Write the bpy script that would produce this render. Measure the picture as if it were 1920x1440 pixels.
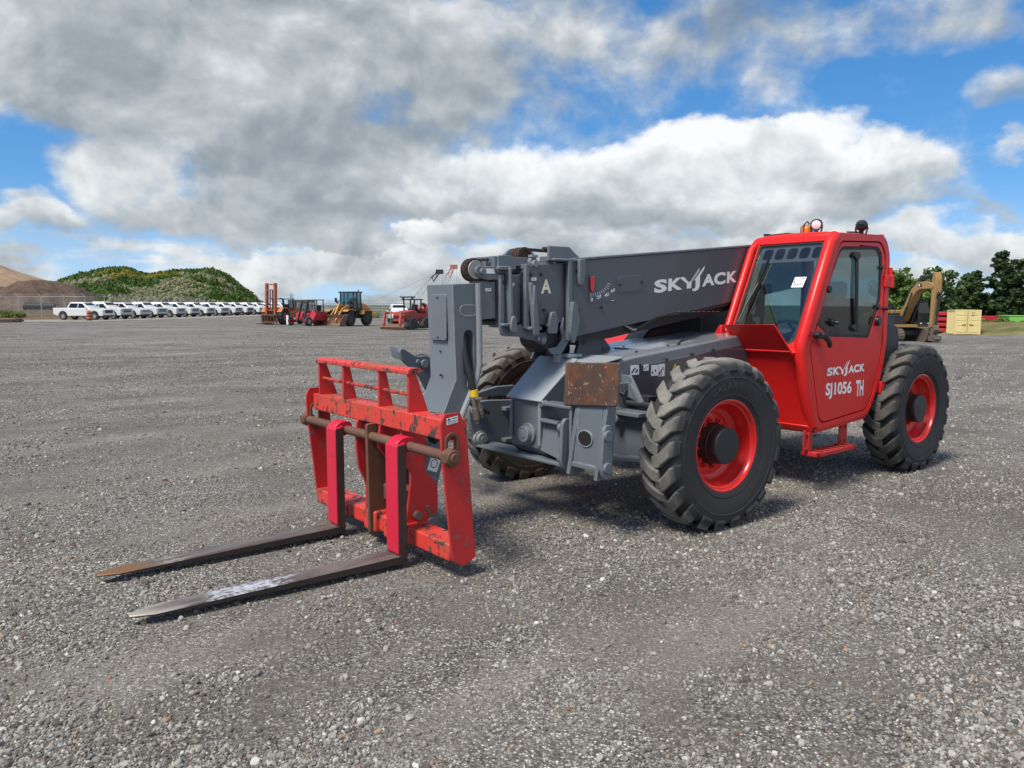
import bpy, bmesh, math, random
import numpy as np
from mathutils import Vector, Matrix, Quaternion
from mathutils.geometry import tessellate_polygon
random.seed(7)
rng = np.random.default_rng(11)
R = math.radians
scene = bpy.context.scene
for o in list(bpy.data.objects):
    bpy.data.objects.remove(o)
COL = scene.collection

# ------------------------------------------------------------------ camera, sky, sun, exposure
cam = bpy.data.cameras.new('camera')
camo = bpy.data.objects.new('camera', cam)
COL.objects.link(camo)
cam.sensor_fit = 'HORIZONTAL'
cam.sensor_width = 36.0
cam.lens = 36.0 * 1445 / 1920
cam.clip_start = 0.05
cam.clip_end = 8000
camo.location = (0, 0, 1.64)
camo.rotation_euler = (math.pi / 2 - math.atan(148.5 / 1445), 0, 0)
scene.camera = camo

scene.view_settings.view_transform = 'Standard'
scene.view_settings.look = 'None'
scene.view_settings.gamma = 1
scene.view_settings.exposure = 0.3
scene.view_settings.use_curve_mapping = False

SUN_EL, SUN_AZ = 55.0, -136.0      # degrees; azimuth clockwise from +Y
SKY = 0.11
sun = bpy.data.lights.new('sun', 'SUN')
sun.energy = 3.7
sun.angle = R(18)
sun.color = (1.0, 0.93, 0.80)
suno = bpy.data.objects.new('sun', sun)
COL.objects.link(suno)
sd = Vector((math.sin(R(SUN_AZ)) * math.cos(R(SUN_EL)), math.cos(R(SUN_AZ)) * math.cos(R(SUN_EL)), math.sin(R(SUN_EL))))
suno.rotation_euler = (-sd).to_track_quat('-Z', 'Y').to_euler()
suno.location = (-20, 0, 30)


class S:
    """a shader socket with arithmetic"""
    def __init__(s, nt, k): s.nt, s.k = nt, k
    def op(s, o, b=None, c=None, clamp=False):
        n = s.nt.nodes.new('ShaderNodeMath'); n.operation = o; n.use_clamp = clamp
        for i, q in enumerate((s, b, c)):
            if q is None: continue
            if isinstance(q, S): s.nt.links.new(q.k, n.inputs[i])
            else: n.inputs[i].default_value = q
        return S(s.nt, n.outputs[0])
    def __add__(s, b): return s.op('ADD', b)
    __radd__ = __add__
    def __mul__(s, b): return s.op('MULTIPLY', b)
    __rmul__ = __mul__
    def __sub__(s, b): return s.op('SUBTRACT', b)
    def __rsub__(s, b): return (s * -1.0) + b
    def __truediv__(s, b): return s.op('DIVIDE', b)
    def clamp(s): return s.op('ADD', 0.0, clamp=True)
    def max(s, b): return s.op('MAXIMUM', b)
    def min(s, b): return s.op('MINIMUM', b)
    def smooth(s, a, b, lo=0.0, hi=1.0):
        n = s.nt.nodes.new('ShaderNodeMapRange'); n.interpolation_type = 'SMOOTHSTEP'
        s.nt.links.new(s.k, n.inputs['Value'])
        n.inputs['From Min'].default_value = a; n.inputs['From Max'].default_value = b
        n.inputs['To Min'].default_value = lo; n.inputs['To Max'].default_value = hi
        return S(s.nt, n.outputs['Result'])


def setin(nt, n, name, v):
    i = n.inputs[name]
    if isinstance(v, S): nt.links.new(v.k, i)
    elif hasattr(v, 'is_linked'): nt.links.new(v, i)
    else: i.default_value = v


def noise(nt, vec, scale, detail=4, rough=0.55, dist=0.0, color=False, lac=2.0):
    n = nt.nodes.new('ShaderNodeTexNoise')
    if vec is not None: nt.links.new(vec.k if isinstance(vec, S) else vec, n.inputs['Vector'])
    n.inputs['Scale'].default_value = scale; n.inputs['Detail'].default_value = detail
    n.inputs['Roughness'].default_value = rough; n.inputs['Distortion'].default_value = dist
    n.inputs['Lacunarity'].default_value = lac
    return S(nt, n.outputs['Color' if color else 'Fac'])


def vmath(nt, o, a, b=None):
    n = nt.nodes.new('ShaderNodeVectorMath'); n.operation = o
    for i, q in enumerate((a, b)):
        if q is None: continue
        if isinstance(q, S): nt.links.new(q.k, n.inputs[i])
        elif hasattr(q, 'is_linked'): nt.links.new(q, n.inputs[i])
        else: n.inputs[i].default_value = q
    return S(nt, n.outputs[0])


def comb(nt, x, y, z):
    n = nt.nodes.new('ShaderNodeCombineXYZ')
    for i, q in enumerate((x, y, z)):
        if isinstance(q, S): nt.links.new(q.k, n.inputs[i])
        else: n.inputs[i].default_value = q
    return S(nt, n.outputs[0])


def sep(nt, v):
    n = nt.nodes.new('ShaderNodeSeparateXYZ'); nt.links.new(v.k if isinstance(v, S) else v, n.inputs[0])
    return [S(nt, n.outputs[i]) for i in range(3)]


def mixc(nt, f, a, b, mode='MIX'):
    n = nt.nodes.new('ShaderNodeMix'); n.data_type = 'RGBA'; n.blend_type = mode
    for idx, q in ((0, f), (6, a), (7, b)):
        if isinstance(q, S): nt.links.new(q.k, n.inputs[idx])
        elif isinstance(q, (tuple, list)): n.inputs[idx].default_value = (*q[:3], 1)
        else: n.inputs[idx].default_value = q
    return S(nt, n.outputs[2])


def ramp(nt, f, stops):
    n = nt.nodes.new('ShaderNodeValToRGB'); cr = n.color_ramp
    while len(cr.elements) < len(stops): cr.elements.new(0.5)
    for e, (p, c) in zip(cr.elements, stops):
        e.position = p; e.color = (*c, 1) if isinstance(c, (tuple, list)) else (c, c, c, 1)
    nt.links.new(f.k, n.inputs[0])
    return S(nt, n.outputs[0])


# ---- world: clear-sky model with drifting cumulus in it, all as functions of direction
world = bpy.data.worlds.new('World'); scene.world = world; world.use_nodes = True
wt = world.node_tree; wt.nodes.clear()
tc = wt.nodes.new('ShaderNodeTexCoord')
dirv = vmath(wt, 'NORMALIZE', tc.outputs['Generated'])
dx, dy, dz = sep(wt, dirv)
sky = wt.nodes.new('ShaderNodeTexSky'); sky.sky_type = 'NISHITA'; sky.sun_disc = False
wt.links.new(comb(wt, dx, dy, dz.max(0.0) * 0.80 + 0.13).k, sky.inputs['Vector'])
sky.sun_elevation = R(SUN_EL); sky.sun_rotation = R(SUN_AZ)
sky.air_density = 1.0; sky.dust_density = 0.35; sky.ozone_density = 2.2; sky.altitude = 200
az = dx.op('ARCTAN2', dy) * 57.2958
el = dz.op('ARCSINE') * 57.2958
elp = el.max(0.0)
# domain warp so that cloud outlines are ragged
stretch = comb(wt, dx, dy, dz * 1.5)
wx, wy, wz = sep(wt, noise(wt, stretch, 4.5, 5, 0.55, color=True))
w2x, w2y, _w = sep(wt, noise(wt, stretch, 13.0, 6, 0.6, color=True))
waz = az + (wx - 0.5) * 14.0 + (w2x - 0.5) * 5.0
wel = el + (wy - 0.5) * 7.0 + (w2y - 0.5) * 3.4
# each cloud mass: azimuth, elevation, half widths (degrees), strength, brightness, how much brighter its top is
CLOUDS = [
    (-22.8, 15.4, 15.1, 5.7, 1.30, 0.40, 0.00),
    (-14.9, 18.1, 12.4, 4.3, 1.30, 0.30, -0.05),
    (-12.9, 10.1, 11.4, 4.7, 1.20, 0.16, -0.12),
    (-26.2, 9.3, 6.4, 3.8, 1.10, 0.62, 0.05),
    (-18.4, 6.3, 11.0, 2.4, 1.10, 0.40, 0.12),
    (-15.3, 4.9, 7.5, 1.4, 0.80, 0.34, 0.10),
    (-4.6, 15.6, 8.7, 6.4, 0.90, 0.38, 0.15),
    (-7.7, 9.2, 6.6, 3.3, 0.80, 0.52, 0.15),
    (-30.4, 14.5, 8.3, 3.9, 1.10, 0.42, 0.00),
    (1.9, 13.9, 5.9, 4.1, 0.38, 0.40, 0.00),
    (4.6, 18.6, 7.9, 3.4, 0.46, 0.36, 0.00),
    (16.0, 17.7, 8.6, 3.4, 0.52, 0.34, 0.00),
    (26.8, 17.2, 6.4, 2.4, 0.54, 0.40, 0.00),
    (12.4, 16.0, 4.6, 2.2, 0.28, 0.36, 0.00),
    (15.8, 10.5, 8.6, 3.0, 1.20, 0.76, 0.25),
    (8.5, 8.8, 9.0, 2.8, 1.10, 0.72, 0.30),
    (0.0, 9.2, 7.1, 2.6, 0.90, 0.66, 0.25),
    (23.4, 8.8, 7.3, 2.6, 1.10, 0.62, 0.25),
    (12.3, 6.7, 19.9, 2.0, 1.10, 0.44, 0.20),
    (-1.2, 6.8, 7.1, 2.3, 0.90, 0.40, 0.20),
    (-6.2, 4.5, 2.8, 1.5, 1.10, 0.80, 0.20),
    (-30.5, 4.9, 5.4, 1.4, 0.85, 0.48, 0.30),
    (-32.6, 6.1, 2.8, 0.9, 0.60, 0.50, 0.20),
    (31.9, 12.9, 3.4, 1.5, 0.50, 0.42, 0.20),
    (32.5, 9.8, 1.4, 1.0, 0.50, 0.50, 0.20),
    (11.2, 4.6, 27.0, 1.3, 0.80, 0.50, 0.25),
    (29.8, 4.4, 8.0, 1.4, 0.80, 0.54, 0.25),
    (30.9, 6.2, 1.9, 0.5, 0.40, 0.34, 0.10),
]
mass = None; wsum = None; lsum = None
for a, e, ra, re, st_, lm, tp in CLOUDS:
    u = (waz - a) * (1.0 / ra); v = (wel - e) * (1.0 / re)
    q = 1.0 - (u * u + v * v)
    g = q.max(-0.5) * st_
    wgt = q.max(0.0) * st_; wgt = wgt * wgt
    lum_ = wgt * (v * tp + lm)
    mass = g if mass is None else mass.op('SMOOTH_MAX', g, 0.30)
    wsum = wgt if wsum is None else wsum + wgt
    lsum = lum_ if lsum is None else lsum + lum_
ownlum = (lsum + 0.011) / (wsum + 0.02)
# low bands of cloud towards the horizon, and scattered cumulus all round outside this view
band = noise(wt, comb(wt, dx, dy, dz * 5.5), 5.0, 6, 0.55)
mass = mass.op('SMOOTH_MAX', el.smooth(7.5, 2.5) * (band - 0.36) * 5.0 - el.smooth(2.5, 7.5) * 0.8, 0.2)
plan = comb(wt, dx / (dz.max(0.0) + 0.16), dy / (dz.max(0.0) + 0.16), 0.3)
roll = noise(wt, plan, 1.3, 5, 0.55)
outside = az.op('ABSOLUTE').smooth(38.0, 50.0).max(el.smooth(27.0, 36.0))
mass = mass.max((roll - 0.47) * 5.0 * outside - (1.0 - outside) * 3.0)
# billows: a coarse set for the volumes and a fine set for the edges; a second coarse sample nearer the sun lights and shades them
fvec = comb(wt, dx, dy, dz * 1.25)
def billow(v): return noise(wt, v, 6.5, 6, 0.54, 0.2)
b0 = billow(fvec)
lightdir = Vector((sd.x * 0.7, sd.y, 1.0)).normalized() * 0.028
b1 = billow(vmath(wt, 'ADD', fvec, tuple(lightdir)))
edge = noise(wt, fvec, 17.0, 8, 0.62, 0.3)
dens = mass + (b0 - 0.5) * 1.5 + (edge - 0.5) * 0.9 + 0.10
alpha = dens.smooth(0.0, 0.72)
thick = dens.smooth(0.35, 1.25)
relief = (b0 - b1) * 3.4
soft = noise(wt, comb(wt, dx, dy, dz * 2.0), 3.6, 4, 0.5) - 0.5
rim = (1.0 - thick) * alpha
lum = ownlum + relief * 0.60 + soft * 0.45 + (edge - 0.5) * 0.16 + rim * 0.06 + 0.06
ccol = ramp(wt, lum.clamp(), [(0.0, (0.235, 0.285, 0.34)), (0.30, (0.35, 0.395, 0.43)), (0.55, (0.52, 0.56, 0.585)), (0.78, (0.76, 0.79, 0.80)), (1.0, (0.97, 0.98, 0.98))])
ccol = vmath(wt, 'SCALE', ccol); ccol.k.node.inputs['Scale'].default_value = 0.83 / SKY
skyc = wt.nodes.new('ShaderNodeHueSaturation'); wt.links.new(sky.outputs[0], skyc.inputs['Color'])
skyc.inputs['Saturation'].default_value = 1.34; skyc.inputs['Value'].default_value = 1.20
hazy = mixc(wt, el.smooth(9.0, 0.5) * 0.45, S(wt, skyc.outputs[0]), (0.56 / SKY, 0.68 / SKY, 0.78 / SKY))
mixs = mixc(wt, alpha * 0.97, hazy, ccol)
bg = wt.nodes.new('ShaderNodeBackground'); wt.links.new(mixs.k, bg.inputs['Color']); bg.inputs['Strength'].default_value = SKY
wo = wt.nodes.new('ShaderNodeOutputWorld'); wt.links.new(bg.outputs[0], wo.inputs['Surface'])
world.cycles.sampling_method = 'MANUAL'; world.cycles.sample_map_resolution = 512

# ------------------------------------------------------------------ mesh helpers
def tag(o, label=None, cat=None, group=None, kind=None):
    if label: o['label'] = label
    if cat: o['category'] = cat
    if group: o['group'] = group
    if kind: o['kind'] = kind
    return o


def empty(name, loc, rz=0, label=None, cat=None, group=None):
    o = bpy.data.objects.new(name, None); COL.objects.link(o)
    o.location = loc; o.rotation_euler = (0, 0, rz); o.empty_display_size = 0.3
    return tag(o, label, cat, group)


def copy_tree(o, parent=None):
    c = o.copy(); COL.objects.link(c)
    if parent is not None: c.parent = parent
    for ch in list(o.children): copy_tree(ch, c)
    return c


def rpoly(pts, r, seg=3):
    """round the corners of a 2-D polygon; r a number or a list"""
    n = len(pts); out = []
    for i, p in enumerate(pts):
        rr = r[i] if isinstance(r, (list, tuple)) else r
        p = Vector(p); a = Vector(pts[i - 1]); b = Vector(pts[(i + 1) % n])
        if rr <= 0: out.append(tuple(p)); continue
        da = (a - p); db = (b - p)
        t = min(rr, da.length * 0.48, db.length * 0.48)
        p0 = p + da.normalized() * t; p1 = p + db.normalized() * t
        for k in range(seg + 1):
            s = k / seg
            out.append(tuple(p0 * (1 - s) ** 2 + p * 2 * s * (1 - s) + p1 * s * s))
    return out


def circ(cx, cy, r, n=14, ry=None):
    return [(cx + r * math.cos(2 * math.pi * k / n), cy + (ry or r) * math.sin(2 * math.pi * k / n)) for k in range(n)]


def stadium(cx, cy, w, h, n=5):
    """rounded slot w x h"""
    r = min(w, h) / 2; out = []
    if w >= h:
        for k in range(n + 1): t = -math.pi / 2 + math.pi * k / n; out.append((cx + w / 2 - r + r * math.cos(t), cy + r * math.sin(t)))
        for k in range(n + 1): t = math.pi / 2 + math.pi * k / n; out.append((cx - w / 2 + r + r * math.cos(t), cy + r * math.sin(t)))
    else:
        for k in range(n + 1): t = math.pi * k / n; out.append((cx + r * math.cos(t), cy + h / 2 - r + r * math.sin(t)))
        for k in range(n + 1): t = math.pi + math.pi * k / n; out.append((cx + r * math.cos(t), cy - h / 2 + r + r * math.sin(t)))
    return out


FONT_CACHE = {}
def glyphs(body, bold=0.0):
    key = (body, bold)
    if key not in FONT_CACHE:
        cu = bpy.data.curves.new('lettering', 'FONT'); cu.body = body; cu.size = 1.0; cu.offset = bold; cu.resolution_u = 3
        ob = bpy.data.objects.new('lettering', cu); COL.objects.link(ob)
        bpy.context.view_layer.update()
        dg = bpy.context.evaluated_depsgraph_get()
        me = bpy.data.meshes.new_from_object(ob.evaluated_get(dg))
        vs = [(v.co.x, v.co.y) for v in me.vertices]; fs = [tuple(p.vertices) for p in me.polygons]
        bpy.data.objects.remove(ob); bpy.data.meshes.remove(me); bpy.data.curves.remove(cu)
        FONT_CACHE[key] = (vs, fs)
    return FONT_CACHE[key]


SMALL = ('nuts', 'screws', 'bolts', 'chain', 'fins', 'deck_cable', 'shoes', 'studs')
PRINT = ('print', 'letter', 'marking', 'handwriting', 'mesh_')


class MB:
    def __init__(s): s.v = []; s.f = []; s.mi = []; s.cur = 0; s.parts = []
    def add(s, vs, fs):
        b = len(s.v); s.parts.append((b, b + len(vs), len(s.f), len(s.f) + len(fs))); s.v += [tuple(p) for p in vs]; s.f += [tuple(b + i for i in q) for q in fs]; s.mi += [s.cur] * len(fs); return s
    def hexa(s, p):   # p: bottom 4 ccw, top 4 ccw
        return s.add(p, [(3, 2, 1, 0), (4, 5, 6, 7), (0, 1, 5, 4), (1, 2, 6, 5), (2, 3, 7, 6), (3, 0, 4, 7)])
    def box(s, x0, x1, y0, y1, z0, z1, rot=None, c=None):
        p = [(x0, y0, z0), (x1, y0, z0), (x1, y1, z0), (x0, y1, z0), (x0, y0, z1), (x1, y0, z1), (x1, y1, z1), (x0, y1, z1)]
        if rot is not None:
            c = Vector(c) if c else Vector(((x0 + x1) / 2, (y0 + y1) / 2, (z0 + z1) / 2))
            p = [tuple(rot @ (Vector(q) - c) + c) for q in p]
        return s.hexa(p)
    def prism(s, poly, axis, a0, a1, holes=(), shear=None):
        """poly in the plane square to axis: y->(x,z), x->(y,z), z->(x,y)"""
        def pt(q, a):
            if axis == 'y': r = (q[0], a, q[1])
            elif axis == 'x': r = (a, q[0], q[1])
            else: r = (q[0], q[1], a)
            return r
        loops = [list(poly)] + [list(h) for h in holes]
        flat = [q for l in loops for q in l]; n = len(flat)
        vs = [pt(q, a0) for q in flat] + [pt(q, a1) for q in flat]
        fs = []
        if holes:
            tr = tessellate_polygon([[Vector((q[0], q[1], 0)) for q in l] for l in loops])
            for t in tr: fs.append(tuple(t)); fs.append(tuple(n + i for i in reversed(t)))
        else:
            fs.append(tuple(range(n))); fs.append(tuple(n + i for i in reversed(range(n))))
        b = 0
        for l in loops:
            k = len(l)
            for i in range(k): j = (i + 1) % k; fs.append((b + i, b + j, n + b + j, n + b + i))
            b += k
        return s.add(vs, fs)
    def plate(s, poly, O, U, V, t, holes=()):
        """2-D polygon placed in 3-D: point = O + u*U + v*V, thickened by t along U x V"""
        m = MB(); m.prism(poly, 'z', 0.0, t, holes)
        U = Vector(U).normalized(); V = Vector(V); V = (V - U * V.dot(U)).normalized(); N = U.cross(V); O = Vector(O)
        return s.add([tuple(O + U * p[0] + V * p[1] + N * p[2]) for p in m.v], m.f)
    def ring(s, c, ax, r, n, ph=0.0):
        ax = Vector(ax).normalized(); a = ax.orthogonal().normalized(); b = ax.cross(a)
        return [tuple(Vector(c) + a * (r * math.cos(2 * math.pi * k / n + ph)) + b * (r * math.sin(2 * math.pi * k / n + ph))) for k in range(n)]
    def cyl(s, p0, p1, r, r1=None, n=16, caps=True, ph=0.0):
        ax = Vector(p1) - Vector(p0); r1 = r if r1 is None else r1
        vs = s.ring(p0, ax, r, n, ph) + s.ring(p1, ax, r1, n, ph)
        fs = [(i, (i + 1) % n, n + (i + 1) % n, n + i) for i in range(n)]
        if caps: fs += [tuple(reversed(range(n))), tuple(range(n, 2 * n))]
        return s.add(vs, fs)
    def tube(s, pts, r, n=8, caps=True, flat=None):
        P = [Vector(p) for p in pts]; k = len(P)
        T = [(P[min(i + 1, k - 1)] - P[max(i - 1, 0)]).normalized() for i in range(k)]
        a = T[0].orthogonal().normalized(); vs = []
        for i in range(k):
            a = (a - T[i] * a.dot(T[i])).normalized(); b = T[i].cross(a)
            rr = r[i] if isinstance(r, (list, tuple)) else r
            vs += [tuple(P[i] + a * (rr * math.cos(2 * math.pi * j / n)) + b * (rr * math.sin(2 * math.pi * j / n))) for j in range(n)]
        fs = [(i * n + j, i * n + (j + 1) % n, (i + 1) * n + (j + 1) % n, (i + 1) * n + j) for i in range(k - 1) for j in range(n)]
        if caps: fs += [tuple(reversed(range(n))), tuple(range((k - 1) * n, k * n))]
        return s.add(vs, fs)
    def lathe(s, prof, c, ax, n=32, close=False):
        """prof: (radius, distance along ax)"""
        ax = Vector(ax).normalized(); a = ax.orthogonal().normalized(); b = ax.cross(a); c = Vector(c); k = len(prof)
        vs = []
        for r, t in prof:
            for j in range(n):
                th = 2 * math.pi * j / n
                vs.append(tuple(c + ax * t + a * (r * math.cos(th)) + b * (r * math.sin(th))))
        m = k if close else k - 1
        fs = [(i * n + j, i * n + (j + 1) % n, ((i + 1) % k) * n + (j + 1) % n, ((i + 1) % k) * n + j) for i in range(m) for j in range(n)]
        if not close:
            if prof[0][0] > 1e-4: fs.append(tuple(reversed(range(n))))
            if prof[-1][0] > 1e-4: fs.append(tuple(range((k - 1) * n, k * n)))
        return s.add(vs, fs)
    def loft(s, rings, caps=True):
        n = len(rings[0]); k = len(rings); vs = [p for r in rings for p in r]
        fs = [(i * n + j, i * n + (j + 1) % n, (i + 1) * n + (j + 1) % n, (i + 1) * n + j) for i in range(k - 1) for j in range(n)]
        if caps: fs += [tuple(reversed(range(n))), tuple(range((k - 1) * n, k * n))]
        return s.add(vs, fs)
    def bar(s, p0, p1, w, h, up=(0, 0, 1)):
        d = (Vector(p1) - Vector(p0)).normalized(); up = Vector(up)
        if abs(d.dot(up.normalized())) > .98: up = Vector((1, 0, 0)) if abs(d.x) < .9 else Vector((0, 1, 0))
        sd_ = d.cross(up).normalized(); u = sd_.cross(d)
        q = []
        for p in (p0, p1):
            for a, b in ((-1, -1), (1, -1), (1, 1), (-1, 1)): q.append(tuple(Vector(p) + sd_ * (a * w / 2) + u * (b * h / 2)))
        return s.add(q, [(3, 2, 1, 0), (4, 5, 6, 7), (0, 1, 5, 4), (1, 2, 6, 5), (2, 3, 7, 6), (3, 0, 4, 7)])
    def text(s, body, O, U, V, size, squash=1.0, bold=0.0, bend=None):
        vs, fs = glyphs(body, bold); O, U, V = Vector(O), Vector(U).normalized(), Vector(V).normalized()
        out = [tuple(O + U * (x * size * squash) + V * (y * size)) for x, y in vs]
        return s.add(out, fs)
    def poly(s, pts): return s.add(pts, [tuple(range(len(pts)))])
    def sphere(s, c, r, n=12, m=8, sz=1.0):
        prof = [(r * math.sin(math.pi * i / m), -r * sz * math.cos(math.pi * i / m)) for i in range(m + 1)]
        prof[0] = (r * 0.02, prof[0][1]); prof[-1] = (r * 0.02, prof[-1][1])
        return s.lathe(prof, c, (0, 0, 1), n)
    def mesh(s, name, mat, smooth=35):
        me = bpy.data.meshes.new(name); me.from_pydata(s.v, [], s.f)
        for m in (mat if isinstance(mat, (list, tuple)) else [mat]): me.materials.append(m)
        bm = bmesh.new(); bm.from_mesh(me)
        bmesh.ops.recalc_face_normals(bm, faces=bm.faces); bm.to_mesh(me); bm.free()
        if isinstance(mat, (list, tuple)): me.polygons.foreach_set('material_index', s.mi)
        if smooth:
            me.polygons.foreach_set('use_smooth', [True] * len(me.polygons)); me.set_sharp_from_angle(angle=R(smooth))
        me.update()
        return me
    def islands(s, tol=.004):
        """shapes whose boxes touch belong to one piece"""
        V = np.array(s.v); bx = [(V[a:b].min(0) - tol, V[a:b].max(0) + tol) for a, b, _, _ in s.parts]; n = len(bx); lab = list(range(n))
        def root(i):
            while lab[i] != i: i = lab[i]
            return i
        for i in range(n):
            for j in range(i):
                if (bx[i][0] <= bx[j][1]).all() and (bx[j][0] <= bx[i][1]).all(): lab[root(i)] = root(j)
        out = {}
        for i in range(n): out.setdefault(root(i), []).append(i)
        return list(out.values())
    def piece(s, ids):
        m = MB()
        for i in ids:
            a, b, c, d = s.parts[i]; m.add(s.v[a:b], [tuple(q - a for q in f) for f in s.f[c:d]]); m.mi[-(d - c):] = s.mi[c:d]
        return m
    def build(s, name, mat, parent=None, bevel=0, smooth=35, seg=2, loc=None, label=None, whole=False):
        small = any(k in name for k in SMALL)
        if parent is not None and not whole and not small and not any(k in name for k in PRINT) and 1 < len(s.parts) < 120:
            isl = s.islands()
            if 1 < len(isl) <= 40:
                V = np.array(s.v); size = lambda ids: max(float(np.prod(V[s.parts[i][0]:s.parts[i][1]].max(0) - V[s.parts[i][0]:s.parts[i][1]].min(0) + .01)) for i in ids)
                isl.sort(key=size, reverse=True)
                return [s.piece(q).build(name, mat, parent, bevel, smooth, seg, loc, label, True) for q in isl][0]
        o = s._build(name, mat, parent, bevel, smooth, seg, loc, label)
        if small or any(k in name for k in ('print', 'marking', 'handwriting', 'mesh_')): o['kind'] = 'stuff'
        return o
    def _build(s, name, mat, parent=None, bevel=0, smooth=35, seg=2, loc=None, label=None):
        o = bpy.data.objects.new(name, s.mesh(name, mat, smooth)); COL.objects.link(o)
        if parent is not None: o.parent = parent
        if loc: o.location = loc
        if bevel:
            b = o.modifiers.new('bevel', 'BEVEL'); b.width = bevel; b.segments = seg; b.limit_method = 'ANGLE'; b.angle_limit = R(40)
        if label: o['label'] = label
        return o


def place(name, me, parent, loc=(0, 0, 0), rot=(0, 0, 0)):
    o = bpy.data.objects.new(name, me); COL.objects.link(o); o.parent = parent; o.location = loc; o.rotation_euler = rot
    return o


# ------------------------------------------------------------------ materials
def newmat(name):
    m = bpy.data.materials.new(name); m.use_nodes = True; nt = m.node_tree
    b = nt.nodes['Principled BSDF']
    t = nt.nodes.new('ShaderNodeTexCoord')
    return m, nt, b, t.outputs['Object']


def bump(nt, h, strength, dist=0.01, normal=None):
    n = nt.nodes.new('ShaderNodeBump'); n.inputs['Strength'].default_value = strength; n.inputs['Distance'].default_value = dist
    nt.links.new(h.k, n.inputs['Height'])
    if normal is not None: nt.links.new(normal.k, n.inputs['Normal'])
    return S(nt, n.outputs[0])


def paint(name, col, rough=0.4, var=0.12, scale=3.0, dirt=0.0, dirtcol=(0.16, 0.14, 0.115), chips=0.0, chipcol=(0.06, 0.035, 0.025), chipscale=9.0,
          metal=0.0, bumps=0.15, spec=0.5, coat=0.0, second=None, edge=None, edger=.010):
    m, nt, b, co = newmat(name)
    n1 = noise(nt, co, scale, 5, 0.6)
    base = mixc(nt, n1, tuple(c * (1 - var) for c in col), tuple(min(1, c * (1 + var)) for c in col))
    rg = n1 * 0.18 + (rough - 0.09)
    fine = noise(nt, co, 60, 3, 0.6)
    if second:    # worn second colour patches
        f2 = noise(nt, co, chipscale * 0.35, 6, 0.62).smooth(0.5, 0.62)
        base = mixc(nt, f2, base, second)
    if dirt > 0:
        d = noise(nt, co, 2.2, 7, 0.68).smooth(0.62 - 0.22 * dirt, 0.80)
        d2 = d * (0.35 + 0.65 * dirt)
        base = mixc(nt, d2, base, dirtcol); rg = rg + d2 * 0.3
    h = fine * 0.15
    if chips > 0:
        x, y, z = sep(nt, co)
        c1 = noise(nt, co, chipscale, 8, 0.68, 0.4)
        c2 = noise(nt, comb(nt, x, y, z * 0.35), chipscale * 2.3, 6, 0.7)
        cm = (c1 * 0.62 + c2 * 0.38).smooth(0.62 - 0.11 * chips, 0.645 - 0.11 * chips)
        base = mixc(nt, cm, base, mixc(nt, fine, tuple(c * 0.6 for c in chipcol), tuple(c * 1.7 for c in chipcol)))
        rg = rg + cm * 0.35; h = h - cm * 0.6
    if edge:      # paint worn through along the edges
        bv = nt.nodes.new('ShaderNodeBevel'); bv.samples = 4; bv.inputs['Radius'].default_value = edger
        ge = nt.nodes.new('ShaderNodeNewGeometry')
        dt = nt.nodes.new('ShaderNodeVectorMath'); dt.operation = 'DOT_PRODUCT'; nt.links.new(bv.outputs[0], dt.inputs[0]); nt.links.new(ge.outputs['Normal'], dt.inputs[1])
        em = (1.0 - S(nt, dt.outputs['Value'])).smooth(.006, .07) * noise(nt, co, 22, 4, .6).smooth(.36, .58)
        base = mixc(nt, em * .85, base, edge); rg = rg + em * .2
    nt.links.new(base.k, b.inputs['Base Color']); nt.links.new(rg.clamp().k, b.inputs['Roughness'])
    b.inputs['Metallic'].default_value = metal; b.inputs['Specular IOR Level'].default_value = spec
    b.inputs['Coat Weight'].default_value = coat; b.inputs['Coat Roughness'].default_value = 0.12
    if bumps: nt.links.new(bump(nt, h, bumps, 0.004).k, b.inputs['Normal'])
    return m


def flat(name, col, rough=0.5, metal=0.0, emit=0.0, spec=0.5):
    m, nt, b, co = newmat(name)
    n1 = noise(nt, co, 5, 3, 0.6)
    nt.links.new(mixc(nt, n1, tuple(c * 0.88 for c in col), tuple(min(1, c * 1.08) for c in col)).k, b.inputs['Base Color'])
    b.inputs['Roughness'].default_value = rough; b.inputs['Metallic'].default_value = metal; b.inputs['Specular IOR Level'].default_value = spec
    if emit: b.inputs['Emission Color'].default_value = (*col, 1); b.inputs['Emission Strength'].default_value = emit
    return m


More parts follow.
